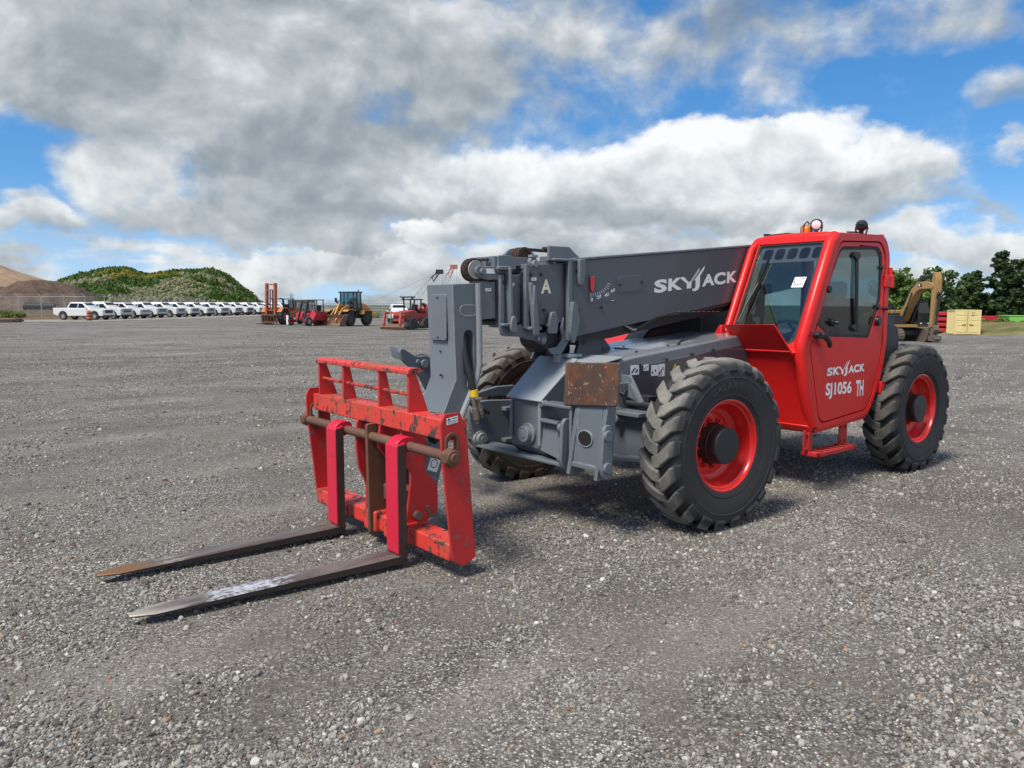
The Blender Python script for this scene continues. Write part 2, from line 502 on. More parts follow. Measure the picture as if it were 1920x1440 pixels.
def glass(name, tint=(0.55, 0.68, 0.66), refl=1.0, grime=0.08):
    m, nt, b, co = newmat(name); nt.nodes.remove(b)
    tr = nt.nodes.new('ShaderNodeBsdfTransparent'); tr.inputs[0].default_value = (*tint, 1)
    gl = nt.nodes.new('ShaderNodeBsdfGlossy'); gl.inputs['Roughness'].default_value = 0.02; gl.inputs['Color'].default_value = (0.95, 1, 0.98, 1)
    ge = nt.nodes.new('ShaderNodeNewGeometry'); dt = nt.nodes.new('ShaderNodeVectorMath'); dt.operation = 'DOT_PRODUCT'
    nt.links.new(ge.outputs['Incoming'], dt.inputs[0]); nt.links.new(ge.outputs['Normal'], dt.inputs[1])
    fres = (1.0 - S(nt, dt.outputs['Value']).op('ABSOLUTE')).op('POWER', 5.0) * .92 + .08
    mx = nt.nodes.new('ShaderNodeMixShader')
    nt.links.new((fres * refl).clamp().k, mx.inputs[0]); nt.links.new(tr.outputs[0], mx.inputs[1]); nt.links.new(gl.outputs[0], mx.inputs[2])
    df = nt.nodes.new('ShaderNodeBsdfDiffuse'); df.inputs['Color'].default_value = (0.3, 0.29, 0.27, 1)
    g = noise(nt, co, 2.5, 6, 0.65).smooth(0.4, 0.8) * grime + grime * 0.25
    m2 = nt.nodes.new('ShaderNodeMixShader'); nt.links.new(g.k, m2.inputs[0]); nt.links.new(mx.outputs[0], m2.inputs[1]); nt.links.new(df.outputs[0], m2.inputs[2])
    nt.links.new(m2.outputs[0], nt.nodes['Material Output'].inputs['Surface'])
    return m


def tyremat(name, dusty=0.5, col=(0.022, 0.023, 0.026), dustcol=(0.15, 0.14, 0.122), axle=(0, 0, 0)):
    """rubber; the treads that touch the ground (large radius) carry pale dust"""
    m, nt, b, co = newmat(name)
    x, y, z = sep(nt, co)
    r = (x * x + z * z).op('SQRT')
    n1 = noise(nt, co, 9, 7, 0.68); n2 = noise(nt, co, 40, 4, 0.6)
    d = (r.smooth(0.585, 0.645) * 0.97 + 0.035) * (n1 * 1.7 - 0.05) * dusty
    d = (d + (n2 - 0.5) * 0.35 * d).clamp()
    base = mixc(nt, d, col, dustcol)
    nt.links.new(base.k, b.inputs['Base Color']); b.inputs['Roughness'].default_value = 0.72
    nt.links.new(bump(nt, n2 + n1 * 2.0, 0.35, 0.006).k, b.inputs['Normal'])
    return m


M = {}
M['red'] = paint('red_paint', (0.68, 0.016, 0.014), 0.36, 0.05, dirt=0.18, dirtcol=(0.42, 0.05, 0.045), bumps=0.08, spec=0.35, coat=0.12)
M['red_rim'] = paint('red_rim_paint', (0.74, 0.018, 0.016), 0.3, 0.08, dirt=0.2, dirtcol=(0.28, 0.03, 0.025), coat=0.4)
M['red_step'] = paint('red_step_paint', (0.45, 0.02, 0.02), 0.5, 0.15, dirt=0.5, dirtcol=(0.14, 0.07, 0.055), chips=0.3)
M['worn_red'] = paint('worn_red_paint', (0.66, 0.050, 0.036), 0.45, 0.14, scale=4, dirt=0.4, dirtcol=(0.26, 0.06, 0.04), chips=0.84, second=(0.50, 0.075, 0.035), edge=(0.06, 0.04, 0.032), edger=.016, chipcol=(0.055, 0.035, 0.028), chipscale=13)
M['worn_red2'] = paint('scraped_red_paint', (0.56, 0.024, 0.026), 0.42, 0.14, scale=4, dirt=0.2, dirtcol=(0.25, 0.05, 0.04), edge=(0.09, 0.05, 0.04), edger=.012, chips=0.40, chipcol=(0.16, 0.10, 0.085), chipscale=13)
M['fork_red'] = paint('crimson_paint', (0.60, 0.012, 0.045), 0.36, 0.12, dirt=0.2, dirtcol=(0.28, 0.03, 0.04), edge=(0.10, 0.05, 0.045), chips=0.32, chipcol=(0.07, 0.045, 0.04))
M['grey'] = paint('grey_paint', (0.135, 0.160, 0.186), 0.42, 0.1, dirt=0.3, dirtcol=(0.19, 0.195, 0.195), bumps=0.12, edge=(0.30, 0.32, 0.33), edger=.008)
M['grey_lt'] = paint('grey_cast_paint', (0.22, 0.24, 0.258), 0.5, 0.12, dirt=0.35, dirtcol=(0.25, 0.245, 0.235), bumps=0.3, edge=(0.36, 0.37, 0.38), edger=.008)
M['slate'] = paint('dark_slate_paint', (0.090, 0.102, 0.120), 0.4, 0.08, scale=1.5, dirt=0.15, dirtcol=(0.085, 0.09, 0.10), bumps=0.06, coat=0.15)
M['nose'] = paint('skylit_grey_paint', (0.30, 0.33, 0.36), 0.45, 0.08, dirt=0.35, dirtcol=(0.34, 0.345, 0.34), bumps=0.12)  # grey lightened to stand in for sky light on the sloped nose plate
M['deck'] = paint('deck_grey_paint', (0.20, 0.215, 0.235), 0.30, 0.08, scale=2, dirt=0.4, dirtcol=(0.30, 0.30, 0.295), bumps=0.08, coat=0.5)
M['hood'] = paint('hood_grey_paint', (0.085, 0.078, 0.09), 0.24, 0.08, scale=2, dirt=0.35, dirtcol=(0.15, 0.15, 0.155), bumps=0.05, coat=0.7)
M['dark'] = paint('dark_steel', (0.025, 0.028, 0.032), 0.5, 0.2, dirt=0.3, dirtcol=(0.06, 0.055, 0.05))
M['black'] = flat('black_plastic', (0.018, 0.018, 0.02), 0.42)
M['rubber'] = flat('black_rubber', (0.02, 0.02, 0.021), 0.6)
M['rust'] = paint('rusty_steel', (0.13, 0.062, 0.038), 0.7, 0.35, scale=14, dirt=0.4, dirtcol=(0.20, 0.13, 0.085), bumps=0.5)
M['chain'] = paint('rusty_chain', (0.06, 0.030, 0.021), 0.7, 0.4, scale=25, bumps=0.4)
M['pad'] = paint('scoured_rusty_steel', (0.088, 0.052, 0.038), 0.62, 0.3, scale=10, dirt=0.5, dirtcol=(0.17, 0.105, 0.07), chips=0.42, chipcol=(0.28, 0.24, 0.20), chipscale=24, second=(0.15, 0.06, 0.032), bumps=0.4)
M['steel'] = paint('bare_worn_steel', (0.15, 0.128, 0.115), 0.42, 0.28, scale=6, dirt=0.45, dirtcol=(0.12, 0.075, 0.055), metal=0.35, bumps=0.2)
M['fork_side'] = paint('grimy_fork_steel', (0.055, 0.035, 0.03), 0.6, 0.35, scale=9, dirt=0.5, dirtcol=(0.11, 0.055, 0.035))
M['bolt'] = paint('greasy_bolt_steel', (0.22, 0.185, 0.15), 0.45, 0.3, scale=20, metal=0.4)
M['chrome'] = flat('bright_chrome', (0.72, 0.72, 0.72), 0.12, 1.0)
M['roller'] = flat('bare_roller_steel', (0.33, 0.32, 0.29), 0.45, 0.3)
M['white'] = flat('white_print', (0.92, 0.92, 0.92), 0.5)
M['silver_print'] = flat('silver_print', (0.92, 0.93, 0.95), 0.45)
M['cream'] = flat('cream_print', (0.88, 0.80, 0.60), 0.5)
M['ink'] = flat('black_print', (0.02, 0.02, 0.02), 0.5)
M['orange_print'] = flat('orange_print', (0.75, 0.20, 0.02), 0.5)
M['red_print'] = flat('red_print', (0.65, 0.03, 0.03), 0.5)
M['yellow_print'] = flat('yellow_print', (0.80, 0.55, 0.02), 0.5)
M['amber'] = flat('amber_lens', (0.65, 0.16, 0.015), 0.2)
M['lens'] = flat('clear_lens', (0.86, 0.86, 0.84), 0.15)
M['visor'] = paint('dusty_visor_steel', (0.36, 0.25, 0.23), 0.6, 0.15, dirt=0.4, dirtcol=(0.46, 0.38, 0.34))
M['glass'] = glass('tinted_cab_glass', (0.40, 0.53, 0.53), 1.1, 0.05)
M['glass_door'] = glass('tinted_door_glass', (0.15, 0.225, 0.23), 1.3, 0.07)
M['seat'] = flat('black_vinyl', (0.03, 0.03, 0.032), 0.55)
M['interior'] = paint('cab_interior_plastic', (0.055, 0.06, 0.065), 0.6, 0.15)
M['tyre'] = tyremat('dusty_tyre', 0.95, dustcol=(0.27, 0.255, 0.225))
M['tyre_rear'] = tyremat('darker_tyre', 0.75, dustcol=(0.17, 0.163, 0.14))
M['tyre_brown'] = tyremat('mud_stained_tyre', 1.0, col=(0.055, 0.043, 0.032), dustcol=(0.20, 0.185, 0.16))
M['hub'] = flat('black_hub_paint', (0.022, 0.024, 0.028), 0.45)
M['hub_dirt'] = paint('greasy_hub', (0.035, 0.022, 0.018), 0.55, 0.3, dirt=0.5, dirtcol=(0.08, 0.04, 0.03))
# ------------------------------------------------------------------ ground
def G(x, y):
    """gentle fall of the yard away to the right"""
    r = max(-.7, min(.75, x / max(y, 1e-3)))
    c = max(0.0, min(.0215, .0075 + .026 * r))
    return -max(0.0, min(y, 190.0) - 12.0) * c


def gravel_material():
    m, nt, b, co = newmat('gravel')
    x, y, z = sep(nt, co)
    def vor(scale, feat='F1', out='Color', vec=co):
        n = nt.nodes.new('ShaderNodeTexVoronoi'); n.feature = feat; n.inputs['Scale'].default_value = scale
        nt.links.new(vec.k if isinstance(vec, S) else vec, n.inputs['Vector']); return n
    flat2 = comb(nt, x, y, 0.0)
    patch = noise(nt, flat2, .55, 6, .62); patch2 = noise(nt, flat2, 2.6, 5, .6); big = noise(nt, flat2, .07, 4, .6)
    # wheel ruts and grader marks, roughly across the view
    xr = x * .97 + y * .24; yr = y * .97 - x * .24
    streak = noise(nt, comb(nt, xr * .05, yr * .75, 0.0), 1.0, 6, .62)
    streak2 = noise(nt, comb(nt, x * .03, y * .22, 2.0), 1.0, 5, .6)
    va = vor(92); vb = vor(170); vc = vor(44); vd = vor(11)
    ra = sep(nt, va.outputs['Color'])[0]; rb = sep(nt, vb.outputs['Color'])[1]; rc = sep(nt, vc.outputs['Color'])[2]; rd = sep(nt, vd.outputs['Color'])[0]
    stone = ramp(nt, ra, [(0, (.050, .043, .037)), (.35, (.118, .108, .097)), (.62, (.212, .200, .184)), (.84, (.33, .315, .29)), (1.0, (.64, .615, .56))])
    fines = mixc(nt, rb, (.052, .044, .036), (.170, .153, .132))
    da = S(nt, va.outputs['Distance']); dc = S(nt, vc.outputs['Distance']); db = S(nt, vb.outputs['Distance'])
    cover = (patch * .75 + patch2 * .6 + rc * .22).smooth(.60, .86)
    col = mixc(nt, cover, fines, stone)
    gaps = da.smooth(.30, .62)
    col = mixc(nt, gaps * .75 * cover, col, (.030, .026, .022))
    bigst = (rc.smooth(.84, .86)) * (1.0 - dc.smooth(.40, .55))
    col = mixc(nt, bigst * .30, col, mixc(nt, sep(nt, vc.outputs['Color'])[0], (.15, .143, .132), (.60, .58, .53)))
    damp = (patch * .5 + big * .35 + streak * .5 + patch2 * .12).smooth(.50, .82)
    col = mixc(nt, (1.0 - damp) * .55, col, mixc(nt, rb, (.050, .043, .036), (.115, .104, .090)))
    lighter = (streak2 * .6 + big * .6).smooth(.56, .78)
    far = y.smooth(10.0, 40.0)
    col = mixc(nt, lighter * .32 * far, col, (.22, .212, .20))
    lane = noise(nt, comb(nt, (x * .64 + y * .77) * .22, (y * .64 - x * .77) * .9, 4.0), 1.0, 5, .6)
    dusty = lane.smooth(.50, .66) * (patch2 * .8 + .35).clamp()
    col = mixc(nt, dusty * .55, col, mixc(nt, rb, (.125, .112, .096), (.24, .222, .196)))
    # faint wheel tracks: broad arcs driven across the yard, paired a track apart
    trk = None
    for cx, cy, rr in ((14.0, 30.0, 27.4), (-26.0, -9.0, 30.5), (9.0, -34.0, 41.5), (-60.0, 44.0, 63.0), (3.0, 75.0, 58.0)):
        dd = ((x - cx) * (x - cx) + (y - cy) * (y - cy)).op('SQRT') + (streak - .5) * .5
        for off in (0.0, 2.1):
            t_ = (dd - (rr + off)).op('ABSOLUTE').smooth(.34, .14)
            trk = t_ if trk is None else trk.max(t_)
    trk = trk * (patch2 * 1.3).clamp()
    col = mixc(nt, trk * .34, col, mixc(nt, rb, (.10, .091, .079), (.20, .185, .163)))
    tone = (streak - .5) * 1.0 * y.smooth(5, 14) + (rd - .5) * .55 * y.smooth(6, 20) + (patch - .5) * 1.0 + (lane - .5) * .9
    hs = nt.nodes.new('ShaderNodeHueSaturation'); nt.links.new(col.k, hs.inputs['Color']); nt.links.new((tone * 1.1 + 1.34).k, hs.inputs['Value'])
    nt.links.new(hs.outputs[0], b.inputs['Base Color']); b.inputs['Roughness'].default_value = .85; b.inputs['Specular IOR Level'].default_value = .25
    hgt = (1.0 - da) * cover * .9 + (1.0 - db) * .4 + bigst * .5 + patch2 * 1.5
    nt.links.new(bump(nt, hgt, .75, .010).k, b.inputs['Normal'])
    return m


M['gravel'] = gravel_material()
xs = np.concatenate([-np.geomspace(3000, 60, 14), np.linspace(-50, 50, 51), np.geomspace(60, 3000, 14)])
ys = np.concatenate([-np.geomspace(1500, 30, 8), np.linspace(-20, 24, 23), np.linspace(28, 200, 60), np.geomspace(230, 6000, 14)])
vs = [(x, y, G(x, y) if y > 0 else 0.0) for y in ys for x in xs]
nx = len(xs)
fs = [(j * nx + i, j * nx + i + 1, (j + 1) * nx + i + 1, (j + 1) * nx + i) for j in range(len(ys) - 1) for i in range(nx - 1)]
me = bpy.data.meshes.new('ground'); me.from_pydata(vs, [], fs); me.materials.append(M['gravel'])
me.polygons.foreach_set('use_smooth', [True] * len(fs)); me.update()
go = bpy.data.objects.new('ground', me); COL.objects.link(go); tag(go, kind='structure')


# loose stones where the picture lets them be told apart
def stone_material():
    m, nt, b, co = newmat('loose_stone')
    oi = nt.nodes.new('ShaderNodeObjectInfo'); rnd = S(nt, oi.outputs['Random'])
    c = ramp(nt, rnd, [(0, (.085, .076, .066)), (.25, (.172, .160, .144)), (.52, (.262, .248, .228)), (.80, (.36, .344, .316)), (.94, (.46, .442, .405)), (.968, (.66, .63, .58)), (.975, (.30, .19, .13)), (.99, (.34, .25, .15)), (1.0, (.2, .07, .05))])
    n1 = noise(nt, co, 3, 3, .6)
    c2 = mixc(nt, n1, c, (.13, .125, .115)); nt.links.new(mixc(nt, .85, c2, c).k, b.inputs['Base Color'])
    b.inputs['Roughness'].default_value = .8; b.inputs['Specular IOR Level'].default_value = .3
    return m


def scatter_tree(name, mat, n_var, maker):
    """a node tree that instances n_var shapes on the points of the mesh; attributes scl and rot steer them"""
    ng = bpy.data.node_groups.new(name, 'GeometryNodeTree')
    ng.interface.new_socket('Geometry', in_out='INPUT', socket_type='NodeSocketGeometry'); ng.interface.new_socket('Geometry', in_out='OUTPUT', socket_type='NodeSocketGeometry')
    N = ng.nodes; L = ng.links
    gi = N.new('NodeGroupInput'); go_ = N.new('NodeGroupOutput')
    gti = N.new('GeometryNodeGeometryToInstance')
    for k in reversed(range(n_var)): L.new(maker(ng, k), gti.inputs[0])
    iop = N.new('GeometryNodeInstanceOnPoints'); iop.inputs['Pick Instance'].default_value = True
    m2p = N.new('GeometryNodeMeshToPoints'); L.new(gi.outputs[0], m2p.inputs[0]); L.new(m2p.outputs[0], iop.inputs['Points'])
    L.new(gti.outputs[0], iop.inputs['Instance'])
    ri = N.new('FunctionNodeRandomValue'); ri.data_type = 'INT'; ri.inputs[4].default_value = 0; ri.inputs[5].default_value = n_var - 1
    L.new(ri.outputs[2], iop.inputs['Instance Index'])
    a = N.new('GeometryNodeInputNamedAttribute'); a.data_type = 'FLOAT_VECTOR'; a.inputs['Name'].default_value = 'scl'; L.new(a.outputs['Attribute'], iop.inputs['Scale'])
    r = N.new('GeometryNodeInputNamedAttribute'); r.data_type = 'FLOAT_VECTOR'; r.inputs['Name'].default_value = 'rot'
    L.new(r.outputs['Attribute'], iop.inputs['Rotation'])
    L.new(iop.outputs[0], go_.inputs[0])
    return ng


def scatter(name, ng, P, scl, rot, mat):
    me = bpy.data.meshes.new(name); n = len(P)
    me.vertices.add(n); me.vertices.foreach_set('co', np.asarray(P, np.float32).ravel())
    a = me.attributes.new('scl', 'FLOAT_VECTOR', 'POINT'); a.data.foreach_set('vector', np.asarray(scl, np.float32).ravel())
    r = me.attributes.new('rot', 'FLOAT_VECTOR', 'POINT'); r.data.foreach_set('vector', np.asarray(rot, np.float32).ravel())
    me.materials.append(mat); me.update()
    o = bpy.data.objects.new(name, me); COL.objects.link(o)
    md = o.modifiers.new('scatter', 'NODES'); md.node_group = ng
    return o


M['stone'] = stone_material()
def pebble(ng, k):
    N = ng.nodes; L = ng.links
    ico = N.new('GeometryNodeMeshIcoSphere'); ico.inputs['Radius'].default_value = 1.0; ico.inputs['Subdivisions'].default_value = 2
    pos = N.new('GeometryNodeInputPosition'); nz = N.new('ShaderNodeTexNoise'); nz.noise_dimensions = '4D'; nz.inputs['Scale'].default_value = .75; nz.inputs['Detail'].default_value = 1.0; nz.inputs['W'].default_value = k * 7.3
    L.new(pos.outputs[0], nz.inputs['Vector'])
    sub = N.new('ShaderNodeVectorMath'); sub.operation = 'SUBTRACT'; sub.inputs[1].default_value = (.5, .5, .5); L.new(nz.outputs['Color'], sub.inputs[0])
    sc = N.new('ShaderNodeVectorMath'); sc.operation = 'SCALE'; sc.inputs['Scale'].default_value = 1.7; L.new(sub.outputs[0], sc.inputs[0])
    sp = N.new('GeometryNodeSetPosition'); L.new(ico.outputs[0], sp.inputs[0]); L.new(sc.outputs[0], sp.inputs['Offset'])
    smn = N.new('GeometryNodeSetMaterial'); smn.inputs['Material'].default_value = M['stone']; L.new(sp.outputs[0], smn.inputs[0])
    return smn.outputs[0]
ng = scatter_tree('pebbles', M['stone'], 6, pebble)
def value_noise(x, y, f, seed):
    r_ = np.random.default_rng(seed); T = r_.random((257, 257))
    u = (x * f) % 256; v = (y * f) % 256; i = u.astype(int); j = v.astype(int); a = u - i; b_ = v - j; a = a * a * (3 - 2 * a); b_ = b_ * b_ * (3 - 2 * b_)
    return (T[i, j] * (1 - a) + T[i + 1, j] * a) * (1 - b_) + (T[i, j + 1] * (1 - a) + T[i + 1, j + 1] * a) * b_
NS = 290000
d = 2.0 + (46.0 - 2.0) * rng.random(NS * 4) ** 3.0
w = (rng.random(NS * 4) * 2 - 1) * .74 * (d + .6)
den = value_noise(w + 50, d + 50, .9, 3) * .5 + value_noise(w + 50, d + 50, 3.1, 4) * .5
keep = rng.random(NS * 4) < np.clip((den - .34) * 3.0, .05, 1.0)
d = d[keep][:NS]; w = w[keep][:NS]; n = len(d)
size = np.clip(rng.lognormal(math.log(.0046), .46, n), .0023, .019) * (1 + np.clip(d - 5, 0, 14) * .045)
ratio = np.clip(w / d, -.7, .75); gz = -np.maximum(0, d - 12.0) * np.clip(.0075 + .026 * ratio, 0, .0215)
P = np.stack([w, d, gz + size * .22], 1)
scl = size[:, None] * np.stack([rng.uniform(.8, 1.25, n), rng.uniform(.7, 1.1, n), rng.uniform(.6, 1.0, n)], 1)
rot = np.stack([rng.normal(0, .35, n), rng.normal(0, .35, n), rng.uniform(0, 6.28, n)], 1)
st = scatter('gravel_stones', ng, P, scl, rot, M['stone']); tag(st, 'loose grey gravel stones strewn over the yard', None, None, 'stuff')
# ================================================================== the telehandler
# local frame: +X towards the forks, +Y to the cab side, origin under the middle of the front axle
TH = empty('telehandler', (0.80, 6.50, 0.0), R(180 + 39), 'red and grey telehandler with lowered forks standing on gravel', 'telehandler')

# ---- wheels
def slim(m):
    m.v = [(a * .98, b * .81, c * .98) for a, b, c in m.v]; return m


def tyre_mesh(flip, mat, nl=21):
    m = MB()
    prof = [(.335, .135), (.352, .166), (.40, .188), (.47, .202), (.53, .204), (.572, .192), (.597, .165), (.604, .12), (.607, 0.0),
            (.604, -.12), (.597, -.165), (.572, -.192), (.53, -.204), (.47, -.202), (.40, -.188), (.352, -.166), (.335, -.135)]
    m.lathe(prof, (0, 0, 0), (0, 1, 0), 84, close=True)
    for rr in (.385, .515):     # moulded rings on both walls
        for sgn in (1, -1):
            t = .184 if rr < .4 else .2035
            m.lathe([(rr - .007, sgn * t), (rr, sgn * (t + .005)), (rr + .007, sgn * t)], (0, 0, 0), (0, 1, 0), 64, close=True)
    def cp(r, th, w): return (r * math.cos(th), w, r * math.sin(th))
    pitch = 2 * math.pi / nl
    for side in (1, -1):
        for k in range(nl):
            th0 = k * pitch + (0 if side > 0 else pitch / 2) + rng.normal(0, .006)
            wear = rng.normal(0, .0025)
            # stations: width position, angular lead, half thickness at the top, top radius
            st = [(-.034, -.030, .043, .642), (.050, .012, .046, .650), (.098, .070, .048, .651), (.162, .150, .050, .646), (.190, .172, .050, .624), (.212, .180, .044, .570)]
            rings = []
            for w, lead, ht, top in st:
                ht += rng.normal(0, .002); top += wear + rng.normal(0, .0015)
                c = th0 + flip * lead; ta = ht * 1.14 / .64; tb = ta * 1.18
                base = .592 if w < .18 else (.575 if w < .2 else .545)
                wo = side * w; wi = side * (w if w < .2 else w - .02)
                rings.append([cp(base, c - tb, wi), cp(top - .006, c - ta, wo), cp(top, c - ta * .8, wo), cp(top, c + ta * .8, wo), cp(top - .006, c + ta, wo), cp(base, c + tb, wi)])
            m.loft(rings)
    return slim(m).mesh('tyre', mat, 24)


def rim_mesh():
    m = MB()
    m.lathe([(.336, .138), (.350, .150), (.350, .163), (.341, .166), (.331, .157), (.326, .128), (.320, .122), (.312, .118), (.307, .065), (.296, .050), (.290, .0), (.272, -.03),
             (.245, -.045), (.232, -.038), (.20, -.034), (.10, -.034), (.10, -.05), (.235, -.056), (.285, -.05), (.30, -.09), (.318, -.14), (.338, -.160), (.349, -.155), (.349, -.14), (.338, -.132)],
            (0, 0, 0), (0, 1, 0), 56, close=True)
    return slim(m).mesh('rim', M['red_rim'], 40)


def nuts_mesh():
    m = MB()
    for k in range(12):
        a = 2 * math.pi * k / 12; c = (.178 * math.cos(a), 0, .178 * math.sin(a))
        m.cyl((c[0], -.036, c[2]), (c[0], -.012, c[2]), .021, n=6); m.cyl((c[0], -.012, c[2]), (c[0], .012, c[2]), .011, n=8)
    return m.mesh('wheel_nuts', M['red_rim'], 35)


def hub_mesh():
    m = MB(); m.lathe([(.155, -.04), (.155, .0), (.146, .012), (.146, .05), (.141, .055), (.141, .085)], (0, 0, 0), (0, 1, 0), 36)
    return m.mesh('wheel', M['hub_dirt'], 40)


def cap_mesh():
    m = MB(); m.lathe([(.136, .08), (.136, .126), (.130, .134), (.03, .138)], (0, 0, 0), (0, 1, 0), 36)
    return m.mesh('hub_cap', M['hub'], 30)


def valve_mesh():
    m = MB(); m.cyl((.24, -.03, .12), (.245, .03, .125), .014, n=8); m.cyl((.245, .03, .125), (.246, .045, .126), .009, n=8)
    return m.mesh('valve', M['bolt'], 35)


RM, NM, HM, CM, VM = rim_mesh(), nuts_mesh(), hub_mesh(), cap_mesh(), valve_mesh()
TYR = {('f', 1): tyre_mesh(1, M['tyre']), ('r', 1): tyre_mesh(1, M['tyre_rear']), ('b', -1): tyre_mesh(-1, M['tyre_brown'])}


def ring_text(body, r, t, a0, size, sgn, name, parent, mat):
    """raised letters round a tyre wall"""
    m = MB()
    ang = a0
    for ch in body:
        if ch == ' ': ang += (1 if sgn > 0 else -1) * size * .5 / r; continue
        vs, fs = glyphs(ch, 0.0)
        w = max(v[0] for v in vs)
        dr = 1 if sgn > 0 else -1
        c = ang + dr * (w * size / 2) / r
        rad = Vector((math.cos(c), 0, math.sin(c))); tan = Vector((-math.sin(c), 0, math.cos(c))) * dr
        out = []
        for x, y in vs:
            xx = (x - w / 2) * size; yy = y * size
            out.append(tuple(rad * (r + yy) + tan * xx + Vector((0, sgn * t, 0))))
        m.add(out, fs); ang += dr * (w * size + size * .16) / r
    return m.build(name, mat, parent, smooth=0)


M['sidewall_letters'] = flat('moulded_rubber_letters', (0.075, 0.075, 0.075), 0.65)
M['sidewall_letters2'] = flat('muddy_moulded_letters', (0.10, 0.085, 0.06), 0.7)


def wheel(x, y, side, tyre, rz=0, spin=0.0, text=None):
    """a wheel is its hub with tyre, rim, nuts and cap on it"""
    rot = (0, spin, rz + (0 if side > 0 else math.pi))
    w = place('wheel', HM, TH, (x, y, .617), rot)
    place('tyre', TYR[tyre], w); place('rim', RM, w); n = place('wheel_nuts', NM, w); n['kind'] = 'stuff'; place('hub_cap', CM, w); place('valve', VM, w)
    return w


wfl = wheel(0, 1.10, 1, ('f', 1), R(-3), .1)
wrl = wheel(-3.20, 1.08, 1, ('r', 1), 0, .35)
wfr = wheel(.02, -1.09, -1, ('b', -1), R(-2), .2)
wrr = wheel(-3.20, -1.08, -1, ('b', -1), 0, .7)
ring_text('GALAXY', .425, .1645, R(66), .072, 1, 'sidewall_lettering', wfl, M['sidewall_letters'])
ring_text('TLH', .43, .1645, R(118), .082, -1, 'sidewall_lettering', wfr, M['sidewall_letters2']); ring_text('732', .43, .1645, R(84), .082, -1, 'sidewall_lettering', wfr, M['sidewall_letters2'])

# ---- chassis
m = MB()
m.box(-3.75, .55, -.42, .42, .62, .95)                       # main frame
m.box(-3.9, -2.6, -.62, .5, .55, 1.12)                       # rear frame and counterweight
m.box(-.35, .35, -.36, .36, .5, .72)
chassis = m.build('chassis', M['dark'], TH, .02)
m = MB()                                                      # axles
for x in (0, -3.2):
    m.cyl((x, -.9, .62), (x, .9, .62), .10, n=16); m.sphere((x, 0, .62), .2, 14, 8)
    for s in (1, -1):
        m.cyl((x, s * .78, .62), (x, s * 1.0, .62), .165, n=16); m.box(x - .09, x + .09, s * .8 - .05, s * .8 + .05, .40, .86)
    m.tube([(x + .24, -.8, .66), (x + .24, .8, .66)], .03); m.cyl((x + .24, -.3, .66), (x + .24, .3, .66), .05)
m.build('axle', M['dark'], TH, .006)
m = MB()                                                      # cross frame carrying the front axle, cut in an arc beside the wheel
poly = [(.30, .47), (.72, .50), (1.12, .545), (1.12, .60), (1.02, .66), (.985, .74), (.97, .80), (.90, .825), (.62, .835), (.30, .84)]
m.prism(poly, 'x', .40, .46)
m.box(.40, .56, .45, .86, .83, .862); m.hexa([(.40, .34, .455), (.55, .34, .455), (.55, 1.15, .53), (.40, 1.15, .53), (.40, .34, .485), (.55, .34, .485), (.55, 1.15, .56), (.40, 1.15, .56)])
m.cyl((.46, .62, .80), (.56, .62, .80), .035, n=10)
m.build('axle_frame', M['grey'], TH, .006)
m = MB()                                                      # hoses and steering gear behind it
for k in range(4): m.tube([(.3, .5 + .05 * k, .9), (.42, .56 + .06 * k, .98 - .02 * k), (.38, .75, .9), (.2, .85, .75)], .012)
m.box(.25, .36, .62, .78, .88, .96); m.cyl((.42, .6, .91), (.42, .95, .91), .02); m.box(.3, .4, .95, .99, .62, .86)
m.build('steering_gear', M['dark'], TH, .004)

# ---- engine deck (grey) with its dark side panel
def deck_z(x): return 1.245 if x > .30 else 1.245 + (.30 - x) * .095
m = MB()
m.prism([(.52, 1.12), (.42, 1.225), (.30, 1.245), (-1.25, deck_z(-1.25)), (-1.25, .74), (.40, .74)], 'y', -.28, .55)
hoodo = m.build('engine_deck', M['deck'], TH, .018)
m = MB(); m.prism([(.32, .86), (.32, 1.165), (-.18, 1.205), (-1.2, 1.30), (-1.2, .86), (-.05, .86), (-.10, .98), (-.2, 1.0), (-.3, .96), (-.32, .86)], 'y', .545, .562)
m.build('side_panel', M['hood'], hoodo, .004)
m = MB()
for x in (.22, -.10, -.42, -.7): m.cyl((x, .555, deck_z(x) - .075), (x, .575, deck_z(x) - .075), .010, n=8)
for x, y in ((.1, .42), (-.28, .42), (-.1, .1), (-.55, .35)): m.cyl((x, y, deck_z(x)), (x, y, deck_z(x) + .012), .012, n=8)
m.build('deck_screws', M['dark'], hoodo)
m = MB(); m.hexa([(-.02, .05, deck_z(-.02) + .001), (-.62, .05, deck_z(-.62) + .001), (-.62, .43, deck_z(-.62) + .001), (-.02, .43, deck_z(-.02) + .001)] +
                 [(-.03, .06, deck_z(-.03) + .009), (-.61, .06, deck_z(-.61) + .009), (-.61, .42, deck_z(-.61) + .009), (-.03, .42, deck_z(-.03) + .009)])
m.build('deck_lid', M['deck'], hoodo, .003)
m = MB(); m.tube([(-.35, .47, deck_z(-.35) + .012), (-.5, .38, deck_z(-.5) + .016), (-.85, .3, deck_z(-.85) + .018)], .008, 6); m.build('deck_cable', M['rubber'], hoodo)

